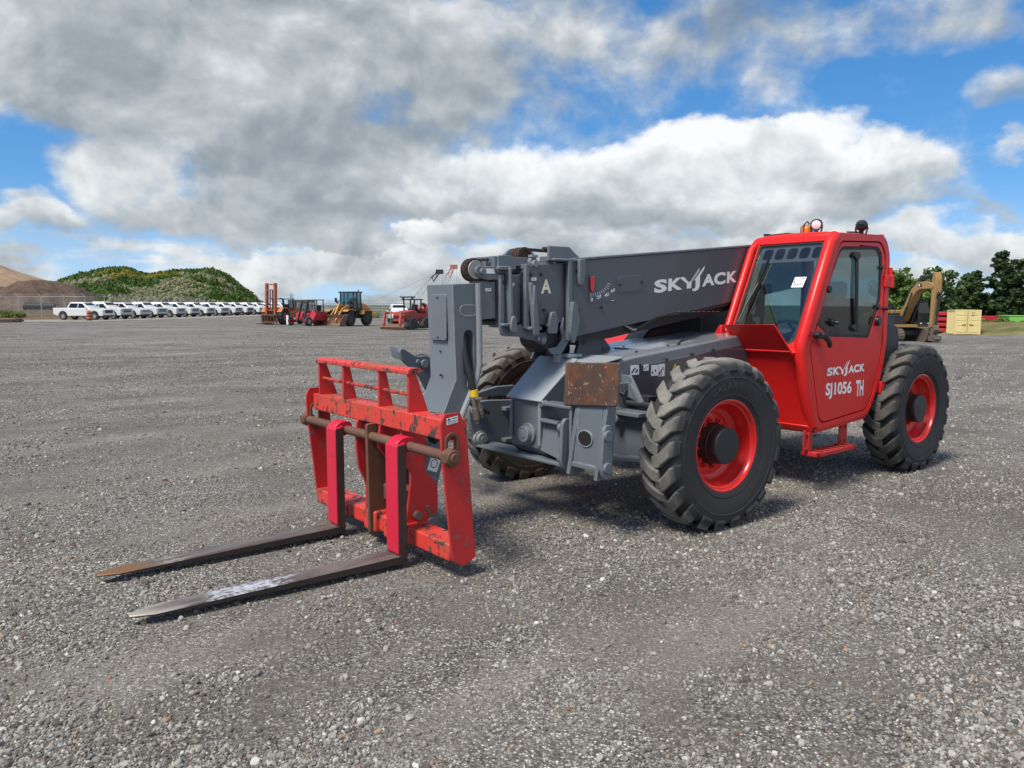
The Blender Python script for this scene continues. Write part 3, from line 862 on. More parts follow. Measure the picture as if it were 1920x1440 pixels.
# raised pivot post and lift cylinder under the boom
m = MB()
m.prism([(.62, 1.20), (.34, 1.20), (.30, 1.42), (.48, 1.42)], 'y', -.28, -.25); m.prism([(.42, 1.22), (.10, 1.22), (.16, 1.44), (.34, 1.44)], 'y', .02, .06)
m.cyl((.34, -.26, 1.36), (.34, .06, 1.36), .05, n=14)
m.prism([(.05, 1.24), (-.06, 1.24), (.20, 1.50), (.28, 1.5)], 'y', -.02, .03)
m.build('cylinder_post', M['grey'], TH, .006)
m = MB(); m.cyl((.55, -.10, 1.27), (.40, -.10, 1.30), .075, n=18); m.cyl((.62, -.05, 1.36), (-1.9, -.05, 1.73), .06, n=20)
m.build('lift_cylinder', M['black'], TH, .004)
m = MB(); m.prism([(-.62, 1.27), (-.62, 1.31), (-.74, 1.42), (-1.5, 1.54), (-1.5, 1.27)], 'y', -.40, -.16)
m.build('valve_cover', M['black'], TH, .03, seg=3)
m = MB()
m.tube([(-.02, .19, 1.53), (-.03, .21, 1.47), (-.09, .225, 1.445), (-.16, .23, 1.46), (-.32, .235, 1.53), (-.6, .235, 1.575), (-.9, .23, 1.585), (-1.35, .23, 1.645)], .018, 8)
m.tube([(-.10, .17, 1.50), (-.25, .2, 1.52), (-.5, .2, 1.545), (-.9, .2, 1.57), (-1.3, .2, 1.60)], .016, 8)
m.build('hydraulic_hose', M['rubber'], TH)
m = MB()
for k in range(9): x = -.62 - k * .07; m.box(x - .02, x + .02, .252, .2535, 1.578, 1.582)
m.tube([(.0, .2, 1.535), (.01, .215, 1.47), (-.06, .235, 1.435), (-.1, .235, 1.44)], .010, 6)
m.build('hose_marking', M['roller'], TH)

# red engine pod on the far side
m = MB()
sec = []
for x, s, dz_ in ((-.50, .55, -.14), (-.58, .80, -.04), (-.85, .97, .02), (-1.3, 1.0, .04), (-2.5, 1.0, .06), (-2.6, .9, .0)):
    pr = rpoly([(-1.08, .62), (-1.14, 1.10), (-1.02, 1.30), (-.52, 1.36), (-.45, 1.30), (-.45, .62)], [.04, .1, .1, .08, .04, .04], 3)
    sec.append([(x, -.78 + (a + .78) * s, .62 + (b + dz_ - .62) * s) for a, b in pr])
m.loft(sec)
m.build('engine_cover', M['red'], TH, .01)

# ---- stabiliser frame at the front
m = MB()
m.prism(rpoly([(.955, .56), (.955, .915), (.62, 1.20), (.40, 1.22), (.40, .50), (.72, .47), (.88, .49)], [.01, .01, .05, .02, .01, .06, .04]), 'y', -.10, .262)
m.build('front_nose', M['grey'], TH, .006)
m = MB(); m.hexa([(.985, -.125, .918), (.985, .285, .918), (.62, .30, 1.215), (.62, -.14, 1.215), (.995, -.125, .93), (.995, .285, .93), (.63, .30, 1.235), (.63, -.14, 1.235)])
m.prism([(.64, 1.213), (.40, 1.25), (.40, 1.236), (.635, 1.20)], 'y', -.14, .56)
m.box(.64, .70, .10, .16, 1.19, 1.26); m.box(.52, .66, .12, .24, 1.235, 1.262)
m.build('nose_plate', M['nose'], TH, .006)
m = MB()                                                      # edges, ribs and pin on the nose
m.box(.956, .975, .235, .265, .585, .90); m.box(.956, .972, -.10, -.075, .62, .90)
m.cyl((.955, .115, .665), (.978, .115, .665), .082, n=24); m.cyl((.978, .115, .665), (1.02, .115, .665), .062, n=24); m.cyl((1.02, .115, .665), (1.026, .115, .665), .03, n=16)
m.build('pivot_pin', M['grey_lt'], TH, .005)
m = MB()                                                      # far clevis plate with its two pins
m.prism(rpoly([(.40, .83), (.56, .835), (.90, .855), (1.04, .84), (1.075, .80), (1.06, .66), (.98, .50), (.93, .47), (.40, .44)], [.0, .02, .05, .06, .05, .06, .07, .05, 0], 3), 'y', -.545, -.50)
m.box(.52, .74, -.50, -.44, .755, .79); m.box(.50, .745, -.50, -.44, .49, .525); m.box(.40, .60, -.50, -.1, .52, .78)
m.prism([(.40, .84), (.98, .855), (.60, .93), (.40, .93)], 'y', -.78, -.74)
m.build('clevis_plate', M['grey'], TH, .006)
m = MB()
for c, r in (((.965, .545), .062), ((1.0, .785), .058)):
    m.cyl((c[0], -.52, c[1]), (c[0], -.488, c[1]), r, n=24); m.cyl((c[0], -.488, c[1]), (c[0], -.455, c[1]), r * .78, n=24); m.cyl((c[0], -.455, c[1]), (c[0], -.450, c[1]), r * .35, n=16)
m.build('clevis_pin', M['grey_lt'], TH, .004)
m = MB()                                                      # beam from nose to the near leg
m.hexa([(.80, .26, .555), (.97, .26, .555), (.97, .565, .50), (.80, .565, .50), (.80, .26, .80), (.93, .26, .78), (.93, .565, .78), (.80, .565, .80)])
m.box(.86, .985, .27, .60, .90, .925); m.cyl((.985, .28, .91), (.93, .28, .91), .028, n=12); m.box(.90, .975, .575, .60, .55, .915)
m.hexa([(.93, .27, .775), (.985, .27, .775), (.985, .50, .77), (.93, .50, .77), (.93, .27, .80), (.985, .27, .80), (.985, .50, .79), (.93, .50, .79)])
m.hexa([(.80, -.55, .475), (1.0, -.52, .475), (1.0, .56, .475), (.80, .56, .475), (.80, -.55, .50), (1.0, -.52, .50), (1.0, .56, .50), (.80, .56, .50)])
m.build('cross_beam', M['grey'], TH, .006)
m = MB()                                                      # clevis lugs of the near leg
for y0, y1 in ((.530, .562), (.935, .965)):
    m.prism(rpoly([(.93, .46), (1.0, .455), (1.035, .52), (1.02, .80), (.99, .835), (.95, .83), (.93, .78)], [.0, .04, .04, .04, .03, .0, 0], 3), 'y', y0, y1)
for y in (.515, .972):
    for z in (.54, .76): m.cyl((.985, y - .018, z), (.985, y + .012, z), .038, n=18)
m.build('leg_lug', M['grey'], TH, .006)
m = MB(); m.box(.955, 1.0, .48, .515, .75, .80); m.box(.99, 1.0, .49, .51, .69, .75); m.build('lock_pin', M['dark'], TH, .004)
m = MB()                                                      # near stabiliser leg, folded up
m.prism([(.66, .545), (.66, .94), (.925, .965), (.885, .53), (.86, .465), (.68, .465)], 'x', .88, .945) if False else None
m.hexa([(.87, .625, .50), (.985, .625, .50), (.985, .865, .50), (.87, .865, .50), (.90, .665, .99), (.965, .665, .99), (.965, .905, .99), (.90, .905, .99)])
for a, b in ((.592, .628), (.865, .90)):
    m.hexa([(.86, a, .44), (1.015, a, .44), (1.015, b, .44), (.86, b, .44), (.88, a + .045, .965), (.965, a + .045, .965), (.965, b + .05, .965), (.88, b + .05, .965)])
m.box(.97, 1.0, .62, .87, .50, .535)
leg = m.build('stabiliser_leg', M['grey'], TH, .006)
m = MB()
m.prism(circ(.752, .715, .066, 22, .052), 'x', .94, .9885); m.build('access_hole', M['ink'], leg)
m = MB(); m.prism(circ(.752, .715, .075, 22, .060), 'x', .94, .9875, [list(reversed(circ(.752, .715, .064, 22, .050)))]); m.build('hole_rim', M['grey_lt'], leg)
m = MB()
padpoly = rpoly([(.528, .925), (.555, 1.235), (1.075, 1.262), (1.052, .968)], .02)
m.plate([(p[0] - .8, p[1] - 1.1) for p in padpoly], (.975, .80, 1.10), (0, 1, 0), (.02, 0, 1), .016)
pad = m.build('stabiliser_pad', M['pad'], TH, .007, seg=2)
m = MB()                                                      # pad bracket showing beside it
m.prism(rpoly([(.50, 1.04), (.55, 1.115), (.645, 1.115), (.79, .90), (.72, .895), (.64, .95)], .015), 'x', .395, .415)
m.bar((.425, .66, 1.05), (.425, .765, .91), .02, .03)
m.box(.395, .95, .60, .63, 1.0, 1.06)
m.build('pad_bracket', M['grey'], TH, .006)
m = MB()                                                      # far stabiliser: pad edge-on beyond the boom head
m.prism(rpoly([(1.49, 1.29), (1.46, 1.285), (1.34, 1.215), (1.25, 1.225), (1.21, 1.19), (1.16, 1.0), (1.14, .92), (1.21, .92), (1.33, 1.07), (1.475, 1.19), (1.50, 1.26)], [.01, .01, .03, .05, .05, .02, .03, .03, .03, .02, .01]), 'y', -.90, -.86)
m.prism(rpoly([(1.34, 1.21), (1.22, 1.235), (1.12, 1.19), (1.10, .90), (1.17, .90)], .02), 'y', -1.0, -.97)
m.hexa([(1.475, -.90, 1.19), (1.50, -.90, 1.26), (1.38, -1.22, 1.26), (1.36, -1.22, 1.19), (1.455, -.90, 1.285), (1.495, -.90, 1.30), (1.385, -1.22, 1.30), (1.35, -1.22, 1.285)])
m.hexa([(1.0, -.92, .93), (1.18, -.92, .93), (1.14, -.70, .50), (.96, -.70, .50), (1.0, -.84, .97), (1.16, -.84, .97), (1.14, -.62, .52), (.98, -.62, .52)])
far = m.build('stabiliser_leg', M['grey'], TH, .006)
m = MB(); m.cyl((1.268, -.87, 1.155), (1.268, -.845, 1.155), .034, n=16); m.cyl((1.33, -.87, 1.175), (1.33, -.85, 1.175), .018, n=12); m.build('leg_pin', M['grey_lt'], far, .003)

# ---- boom: four box sections, the outermost nearest the cab
def section(name, xf, xr, hw, zt, zb, mat, rise=.089, brise=None, wall=None):
    """xf/xr front and rear, top and bottom heights at the front"""
    br = rise if brise is None else brise
    m = MB()
    L = xf - xr
    m.prism([(xf, zb), (xf, zt), (xr, zt + L * rise), (xr, zb + L * br)], 'y', -hw, hw)
    return m
m = section('boom_outer', .68, -2.72, .25, 1.968, 1.385, None, .0915, .135)
boom = m.build('boom_section', M['slate'], TH, .008)
m = MB(); m.hexa([(.655, -.255, 1.972), (.655, .255, 1.972), (-2.72, .255, 2.281), (-2.72, -.255, 2.281), (.655, -.255, 1.99), (.655, .255, 1.99), (-2.72, .255, 2.299), (-2.72, -.255, 2.299)])
m.build('top_strip', M['grey'], boom, .004)
m = MB(); m.prism([(.66, 1.385), (.66, 1.36), (.2, 1.37), (-1.9, 1.66), (-1.9, 1.745)], 'y', -.20, .20); m.build('boom_underside', M['black'], boom)
m = MB(); m.prism([(-.98, .95), (-1.02, 1.42), (-1.25, 1.62), (-2.75, 1.80), (-2.75, .95)], 'y', -.35, -.28); m.build('boom_tower', M['black'], TH, .01)
m = section('boom_mid', 1.075, .3, .215, 1.925, 1.475, None, .089, .09); b2 = m.build('boom_section', M['slate'], TH, .006)
m = section('boom_inner', 1.285, .6, .18, 1.845, 1.50, None, .089, .06); b3 = m.build('boom_section', M['slate'], TH, .006)
m = section('boom_fly', 1.46, .8, .15, 1.79, 1.535, None, .075, .04); b4 = m.build('boom_section', M['grey'], TH, .006)
# collars: thick front ends of each section
m = MB()
for xf, hw, zt, zb in ((.69, .262, 1.985, 1.372), (1.085, .226, 1.936, 1.467), (1.292, .19, 1.855, 1.492)):
    o_ = [(-hw, zb), (hw, zb), (hw, zt), (-hw, zt)]; i_ = [(-hw + .035, zb + .035), (-hw + .035, zt - .035), (hw - .035, zt - .035), (hw - .035, zb + .035)]
    m.prism(o_, 'x', xf - .035, xf, [i_])
m.build('boom_collar', M['grey'], boom, .004)
m = MB()  # black rings draw the shade in the clearance gaps between sections
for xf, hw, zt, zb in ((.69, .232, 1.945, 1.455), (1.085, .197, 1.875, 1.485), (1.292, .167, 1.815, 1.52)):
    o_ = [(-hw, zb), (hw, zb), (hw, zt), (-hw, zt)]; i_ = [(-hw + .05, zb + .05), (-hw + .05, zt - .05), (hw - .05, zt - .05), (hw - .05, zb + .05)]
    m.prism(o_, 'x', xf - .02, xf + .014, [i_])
m.build('gap_shade_ring', M['rubber'], boom)
# wear-pad bars on the section sides
def vbar(x0, z0, x1, z1, y, w=.034, t=.03, foot=0.0):
    m.hexa([(x0 - w / 2, y, z0), (x0 + w / 2, y, z0), (x0 + w / 2, y + t, z0), (x0 - w / 2, y + t, z0), (x1 - w / 2, y, z1), (x1 + w / 2, y, z1), (x1 + w / 2, y + t, z1), (x1 - w / 2, y + t, z1)])
m = MB()
vbar(1.205, 1.455, 1.228, 1.905, .18, .028, .052); m.box(1.215, 1.33, .18, .225, 1.885, 1.915); m.box(1.20, 1.295, .18, .228, 1.485, 1.508); m.prism(rpoly([(1.17, 1.44), (1.235, 1.44), (1.245, 1.49), (1.225, 1.56), (1.19, 1.56)], .02), 'y', .232, .25)
b3x = m.build('wear_pad_bar', M['grey'], b3, .008)
m = MB()
vbar(1.015, 1.45, 1.05, 1.80, .226, .035, .03); m.prism([(.985, 1.42), (1.04, 1.42), (1.055, 1.60), (1.045, 1.78), (1.025, 1.78)], 'y', .255, .275); m.box(.95, 1.07, .21, .26, 1.455, 1.48)
m.prism([(.80, 1.425), (.88, 1.425), (.885, 1.51), (.86, 1.585), (.82, 1.59), (.79, 1.52)], 'y', .232, .262); m.box(.82, .89, .22, .26, 1.475, 1.50)
m.build('wear_pad_bar', M['grey'], b2, .007)
m = MB()
m.prism(rpoly([(.625, 1.43), (.60, 1.52), (.635, 1.66), (.675, 1.665), (.69, 1.55), (.70, 1.43), (.66, 1.34)], [.02] * 7), 'y', .262, .297)
m.prism([(.535, 1.99), (.53, 1.88), (.56, 1.785), (.585, 1.785), (.60, 1.85), (.60, 1.985)], 'y', .25, .285)
m.box(.56, .84, .225, .262, 1.965, 1.985)
m.build('wear_pad_bar', M['grey'], boom, .007)
# bolts on the sections
m = MB()
for x, z, y in ((.60, 1.90, .25), (.585, 1.60, .25), (.545, 1.885, .25), (.63, 1.595, .25), (1.03, 1.86, .215), (.93, 1.865, .215), (.90, 1.60, .215), (1.05, 1.585, .215), (1.10, 1.79, .18), (1.09, 1.615, .18), (1.262, 1.80, .18), (.33, 1.62, .25)):
    m.cyl((x, y, z), (x, y + .014, z), .013, n=6)
m.build('boom_bolts', M['dark'], boom)
# hanging keeper plates and pulley below the section ends
m = MB(); m.prism(rpoly([(1.30, 1.49), (.955, 1.50), (.95, 1.40), (1.28, 1.415)], [.01, .02, .03, .03]), 'y', .175, .195)
m.prism(rpoly([(1.09, 1.40), (.93, 1.37), (.86, 1.335), (.83, 1.36), (.83, 1.43), (1.09, 1.43)], [.01, .05, .03, .03, .01, .01]), 'y', .15, .175)
m.prism(rpoly([(.70, 1.56), (.615, 1.50), (.62, 1.40), (.72, 1.27), (.82, 1.265), (.86, 1.31), (.77, 1.32), (.70, 1.38), (.73, 1.46)], [.02] * 9), 'y', .20, .225)
m.build('keeper_plate', M['grey'], TH, .006)
m = MB(); m.cyl((.79, -.1, 1.385), (.79, .17, 1.385), .085, n=24); m.cyl((.62, -.05, 1.37), (.80, -.05, 1.37), .1, n=20)
m.build('pulley', M['dark'], TH, .006)
m = MB(); m.cyl((.885, .17, 1.378), (.885, .205, 1.378), .024, n=14); m.cyl((.93, .17, 1.388), (.93, .20, 1.388), .016, n=12); m.build('pulley_pin', M['grey_lt'], TH, .003)
# extension chains over rollers on the boom top
def chain_roller(x, y, z, r, w, nm):
    m = MB()
    k = 22
    for i in range(k):
        a = 2 * math.pi * i / k; rr = r
        for j in range(4):
            y0 = y - w / 2 + j * w / 4
            c = Vector((x + rr * math.cos(a), y0 + w / 8, z + rr * math.sin(a)))
            m.box(c.x - .014, c.x + .014, y0 + .003, y0 + w / 4 - .003 - (.004 if (i + j) % 2 else 0), c.z - .010, c.z + .010, Matrix.Rotation(-a + math.pi / 2, 3, 'Y'), c)
    m.cyl((x, y - w / 2, z), (x, y + w / 2 - .01, z), r - .006, n=26)
    return m
m = chain_roller(1.475, .105, 1.885, .070, .07, ''); 
for k in range(7): m.box(1.46 - k * .042, 1.425 - k * .042, .075, .10, 1.943 + k * .004, 1.961 + k * .004); m.box(1.455 - k * .042, 1.43 - k * .042, .105, .135, 1.945 + k * .004, 1.958 + k * .004)
for k in range(6): m.box(1.42 - k * .04, 1.388 - k * .04, .075, .135, 1.808 + k * .002, 1.824 + k * .002)
m.cyl((1.25, .10, 1.972), (1.16, .10, 1.98), .016, n=8)
m.build('lift_chain', M['chain'], TH)
m = MB(); m.cyl((1.475, .14, 1.885), (1.475, .152, 1.885), .066, n=30); m.build('roller_disc', M['roller'], TH, .003)
m = MB(); m.cyl((1.455, .152, 1.876), (1.455, .172, 1.876), .038, n=20); m.cyl((1.44, .172, 1.872), (1.44, .196, 1.872), .024, n=16)
m.prism(rpoly([(1.47, 1.905), (1.30, 1.915), (1.28, 1.82), (1.40, 1.815), (1.47, 1.84)], .015), 'y', .15, .165); m.build('roller_bracket', M['grey'], TH, .004)
m = MB(); m.box(1.32, 1.40, .1655, .167, 1.86, 1.895); m.build('bracket_label', M['white'], TH)
m = chain_roller(.99, .06, 2.0, .056, .10, '')
for k in range(9): m.box(.98 - k * .036, .952 - k * .036, 0.02, .10, 2.045 - k * .0005, 2.062 - k * .0005)
m.cyl((.86, .16, 2.055), (.72, .16, 2.06), .016, n=8)
m.build('lift_chain', M['chain'], TH)
m = MB()                                                      # brackets on the boom top
m.box(1.24, 1.33, -.12, .17, 1.88, 1.985); m.prism(rpoly([(1.30, 1.99), (1.18, 1.995), (1.13, 1.90), (1.30, 1.87)], .01), 'y', .165, .18); m.box(.98, 1.24, -.15, .17, 1.92, 1.985)
m.prism(rpoly([(.985, 2.01), (.90, 2.075), (.755, 2.09), (.665, 2.05), (.62, 1.97), (.985, 1.955)], [.01, .01, .03, .03, .01, .01]), 'y', -.2, -.17)
m.prism([(.86, 2.075), (.655, 2.075), (.545, 2.0), (.53, 1.89), (.56, 1.79), (.59, 1.79), (.625, 1.88), (.60, 1.975), (.86, 1.97)], 'y', .205, .228)
m.box(.58, .86, .12, .206, 1.965, 2.0)
m.build('chain_anchor', M['grey'], TH, .006)
m = MB(); m.cyl((.985, .165, 1.955), (.985, .20, 1.955), .036, n=18); m.cyl((.985, .20, 1.94), (.985, .225, 1.94), .026, n=14); m.box(.955, 1.015, .17, .215, 1.985, 2.005); m.cyl((.70, .2, 2.05), (.70, .215, 2.05), .012, n=8)
m.build('anchor_pin', M['grey_lt'], TH, .003)

# ---- boom head reaching down to the carriage
m = MB()
outline = [(1.67, 1.782), (1.41, 1.795), (1.405, 1.56), (1.42, 1.50), (1.455, 1.19), (1.50, 1.10), (1.60, .92), (1.74, .62), (1.80, .42), (1.875, .28), (1.95, .34), (1.995, .45), (1.87, .74), (1.742, .915), (1.645, 1.12)]
slot = list(reversed(stadium(1.535, 1.30, .085, .33, 6)))
m.prism(outline, 'y', -.185, .14, [slot])
head = m.build('boom_head', M['grey'], TH, .008)
m = MB(); m.prism(rpoly([(-.135, 1.39), (.065, 1.39), (.065, 1.715), (-.135, 1.715)], .02), 'x', 1.664, 1.677); m.build('cover_plate', M['grey'], head, .004)
m = MB()
for z in (1.41, 1.69): m.cyl((1.675, -.035, z), (1.682, -.035, z), .008, n=8)
m.cyl((1.652, -.03, 1.14), (1.668, -.03, 1.14), .008, n=8); m.cyl((1.648, -.035, 1.31), (1.664, -.035, 1.31), .006, n=8); m.build('cover_screws', M['dark'], head)
m = MB(); m.prism(stadium(1.535, 1.60, .155, .085, 6), 'y', .135, .143, [list(reversed(stadium(1.535, 1.60, .137, .067, 6)))]); m.build('opening_rim', M['grey_lt'], head, .002)
m = MB(); m.prism(stadium(1.535, 1.60, .138, .068, 6), 'y', .134, .1415); m.build('blank_panel', M['grey'], head)
m = MB(); m.prism(rpoly([(1.40, 1.565), (1.46, 1.565), (1.475, 1.75), (1.40, 1.76)], .02), 'y', .14, .146); m.build('doubler_plate', M['grey'], head, .002)
m = MB(); m.tube([(1.462, .155, 1.79), (1.455, .155, 1.50), (1.452, .155, 1.22), (1.475, .155, 1.12), (1.56, .155, .96), (1.66, .155, .76)], .022, 10); m.build('edge_flange', M['grey_lt'], head)
m = MB(); m.bar((1.96, .10, .44), (1.79, .10, .80), .10, .03, (1, 0, 0)); m.cyl((1.74, -.30, .77), (1.80, .02, .66), .045, n=14); m.build('head_gusset', M['grey'], head, .005)
m = MB(); m.cyl((1.72, -.02, .80), (1.95, -.02, .55), .06, n=16); m.cyl((1.90, .2, .74), (1.80, .2, .80), .05, n=14); m.build('tilt_cylinder', M['black'], head, .004)
m = MB(); m.prism(rpoly([(1.46, 1.28), (1.36, 1.17), (1.33, 1.08), (1.37, 1.0), (1.47, .96)], .03), 'y', -.19, -.16); m.build('rear_ear', M['dark'], head, .004)
m = MB(); m.cyl((1.375, -.16, 1.105), (1.375, -.13, 1.105), .030, n=14); m.cyl((1.415, -.16, 1.115), (1.415, -.14, 1.115), .02, n=12); m.build('ear_pin', M['roller'], head, .003)
# hose pair hanging out of the slot
m = MB()
m.tube([(1.55, .06, 1.45), (1.565, .11, 1.42), (1.57, .13, 1.32), (1.562, .15, 1.22), (1.548, .17, 1.14), (1.532, .18, 1.06), (1.52, .185, .99)], .024, 10)
m.tube([(1.55, .05, 1.40), (1.55, .11, 1.3), (1.54, .14, 1.2), (1.528, .165, 1.10), (1.515, .18, 1.0)], .015, 8)
hz = m.build('auxiliary_hose', M['rubber'], TH)
m = MB(); m.cyl((1.524, .184, 1.045), (1.519, .185, .995), .029, n=14); m.build('hose_tag', M['yellow_print'], hz)
m = MB()
for x, z0, z1 in ((1.535, .985, .80), (1.495, .975, .84)):
    m.cyl((x, .185, z0), (x - .015, .19, z0 - .07), .017, n=10); m.cyl((x - .015, .19, z0 - .07), (x - .03, .19, z1 + .03), .023, n=12); m.cyl((x - .03, .19, z1 + .03), (x - .035, .19, z1), .014, n=10)
m.build('hose_coupling', M['bolt'], hz, .002)
m = MB(); m.text('FLEXTEC', (1.568, .172, 1.20), (.03, -.03, -1), (-1, 0, -.03), .034, 1.0, .012); 
for k in range(3): m.box(1.532 - .004, 1.532 + .004, .196, .1965, 1.03 - k * .012 + .0, 1.036 - k * .012)
m.build('hose_marking', M['white'], hz, smooth=0)
m = MB(); m.tube([(1.38, -.25, .98), (1.33, -.25, .94), (1.25, -.2, .87), (1.1, -.2, .80)], .016); m.tube([(1.40, -.28, 1.0), (1.34, -.28, .96), (1.25, -.25, .9), (1.1, -.25, .80)], .014); m.build('hydraulic_hose', M['rubber'], TH)

# ---- lettering and labels on the boom
def fit_text(m, body, u0, u1, v0, v1, O, U, V, bold=.012):
    vs, fs = glyphs(body, bold)
    xs = [p[0] for p in vs]; ys = [p[1] for p in vs]
    sx = (u1 - u0) / (max(xs) - min(xs)); sy = (v1 - v0) / (max(ys) - min(ys)); O, U, V = Vector(O), Vector(U), Vector(V)
    m.add([tuple(O + U * (u0 + (x - min(xs)) * sx) + V * (v0 + (y - min(ys)) * sy)) for x, y in vs], fs)
def logo(m, O, U, V, su, sv):
    """bold wordmark whose Y and J rise into two slanted strokes; su, sv scale a 660 x 100 layout"""
    O, U, V = Vector(O), Vector(U), Vector(V)
    def ft(ch, a, b, lo=0, hi=100): fit_text(m, ch, a * su, b * su, lo * sv, hi * sv, O, U, V, .045)
    ft('S', 0, 96, -3, 103); ft('K', 104, 214)
    ft('A', 372, 476); ft('C', 470, 570, -3, 103); ft('K', 582, 672)
    for P_ in ([(188, 100), (226, 100), (262, 52), (276, 60), (346, 166), (348, 138), (286, 44), (284, 0), (248, 0), (248, 42)],
               [(276, 60), (346, 166), (348, 138), (286, 44)],
               [(318, 76), (388, 176), (386, 146), (354, 96), (354, 12), (344, -18), (316, -30), (296, -26), (294, -6), (308, -8), (318, 2), (318, 58), (306, 62)]):
        m.poly([tuple(O + U * (x * su) + V * (y * sv)) for x, y in P_])
U_ = Vector((-1, 0, .098)); V_ = Vector((-.02, 0, 1))
m = MB(); logo(m, (-.295, .2515, 1.737), U_, V_, 1.16 / 672, .00105); m.build('logo_lettering', M['silver_print'], boom, smooth=0)
m = MB(); fit_text(m, 'A', 0, .10, 0, .105, (.928, .2165, 1.722), (-1, 0, .03), (0, 0, 1), .03); m.build('section_letter', M['cream'], b2, smooth=0)
def label(parent, x, z, w, h, y, name='warning_label', base='white', marks=3, slope=0.06):
    m = MB(); U = Vector((-1, 0, slope)); O = Vector((x, y, z))
    m.add([tuple(O), tuple(O + U * w), tuple(O + U * w + Vector((0, 0, h))), tuple(O + Vector((0, 0, h)))], [(0, 1, 2, 3)])
    o = m.build(name, M[base], parent, smooth=0)
    m = MB()
    for k in range(marks):
        a = .12 + .76 * k / marks; zz = h * (.2 + .5 * ((k * 7) % 3) / 3)
        p = O + U * (w * a) + Vector((0, .0012, zz)); q = U * (w * .16); r_ = Vector((0, 0, h * .22))
        m.add([tuple(p), tuple(p + q), tuple(p + q + r_), tuple(p + r_)], [(0, 1, 2, 3)])
    m.build('label_print', M['ink'], o, smooth=0)
    return o
label(b2, 1.022, 1.815, .048, .022, .2165); label(b3, 1.205, 1.775, .05, .022, .1815, slope=.03); label(b4, 1.395, 1.735, .052, .022, .1515, slope=.03)
# angle gauge with its red pointer
m = MB(); m.prism([(.47, 1.65), (.47, 1.87), (.18, 1.895), (.18, 1.675)], 'y', .2505, .2535); gauge = m.build('angle_gauge', M['slate'], boom)
m = MB(); m.prism(rpoly([(.462, 1.855), (.42, 1.858), (.425, 1.76), (.442, 1.735), (.462, 1.76)], .008), 'y', .258, .268); m.cyl((.441, .253, 1.848), (.441, .272, 1.848), .009, n=8); m.build('gauge_pointer', M['red_rim'], gauge, .002)
m = MB()
gc = Vector((.44, .2545, 1.86)); K = 2.0
for i in range(11):
    a = R(-2 + i * 7.0); d = Vector((-math.sin(a) * K * .72, 0, -math.cos(a))); s_ = Vector((-math.cos(a), 0, math.sin(a) * .6)) * .0022
    p0 = gc + d * .13; p1 = gc + d * (.155 if i % 2 else .162)
    m.add([tuple(p0 - s_), tuple(p0 + s_), tuple(p1 + s_), tuple(p1 - s_)], [(0, 1, 2, 3)])
for t, x, z in (('0', .449, 1.668), ('20', .385, 1.683), ('40', .298, 1.70), ('60', .228, 1.735)):
    m.text(t, (x, .2545, z), (-1, 0, .25 if t != '0' else .05), (0, 0, 1), .036, 1.45, .02)
m.box(.185, .222, .254, .2545, 1.672, 1.676); m.build('gauge_print', M['white'], gauge, smooth=0)
m = MB(); m.prism(rpoly([(.143, 1.735), (-.15, 1.755), (-.15, 1.885), (.143, 1.868)], .035, 4), 'y', .2505, .2555); ap = m.build('access_plate', M['slate'], boom, .003)
m = MB()
for x, z in ((.125, 1.80), (-.132, 1.825)): m.cyl((x, .255, z), (x, .266, z), .010, n=8)
m.build('plate_bolts', M['dark'], ap)

# ---- labels on the side panel
label(hoodo, .395 - .07, 1.105, .10, .075, .5635, marks=5, slope=0); label(hoodo, .175, 1.13, .06, .05, .5635, marks=3, slope=0)
o = label(hoodo, .085, 1.085, .085, .085, .5635, 'safety_label', marks=2, slope=0); label(hoodo, -.003, 1.075, .075, .10, .5635, 'safety_label', marks=3, slope=0)
m = MB(); m.prism(circ(-.022, 1.10, .017, 18), 'y', .5645, .5655, [list(reversed(circ(-.022, 1.10, .012, 18)))]); m.build('prohibition_ring', M['red_print'], o, smooth=0)
m = MB(); m.add([(-.15, .564, 1.09), (-.26, .564, 1.09), (-.205, .564, 1.175)], [(0, 1, 2)]); wt_ = m.build('warning_triangle', M['yellow_print'], hoodo, smooth=0)
m = MB(); m.prism(circ(-.205, 1.118, .018, 12), 'y', .5645, .5655); m.add([(-.19, .565, 1.10), (-.22, .565, 1.10), (-.205, .565, 1.15)], [(0, 1, 2)]); m.build('triangle_print', M['ink'], wt_, smooth=0)
# ---- cab
YD = 1.085                                                     # plane of the door
cabside = [(-1.455, .56), (-2.40, .62), (-2.62, .98), (-2.685, 1.30), (-2.67, 2.12), (-2.56, 2.285), (-1.68, 2.255), (-1.20, 1.27)]
rad = [.10, .12, .12, .06, .10, .14, .05, .03]
cab_out = rpoly(cabside, rad, 5)
door_out = rpoly([(-1.52, .605), (-2.38, .665), (-2.565, 1.0), (-2.615, 1.31), (-2.60, 2.10), (-2.50, 2.225), (-1.755, 2.195), (-1.315, 1.275)], [.10, .10, .10, .05, .09, .10, .06, .03], 5)
m = MB()
m.prism(cab_out, 'y', YD - .055, YD, [list(reversed(door_out))])             # near side frame
inner_win = rpoly([(-1.50, 1.36), (-2.50, 1.36), (-2.52, 2.10), (-1.80, 2.10)], .05, 4)
m.prism(cab_out, 'y', .28, .32, [list(reversed(inner_win))])                 # boom-side wall
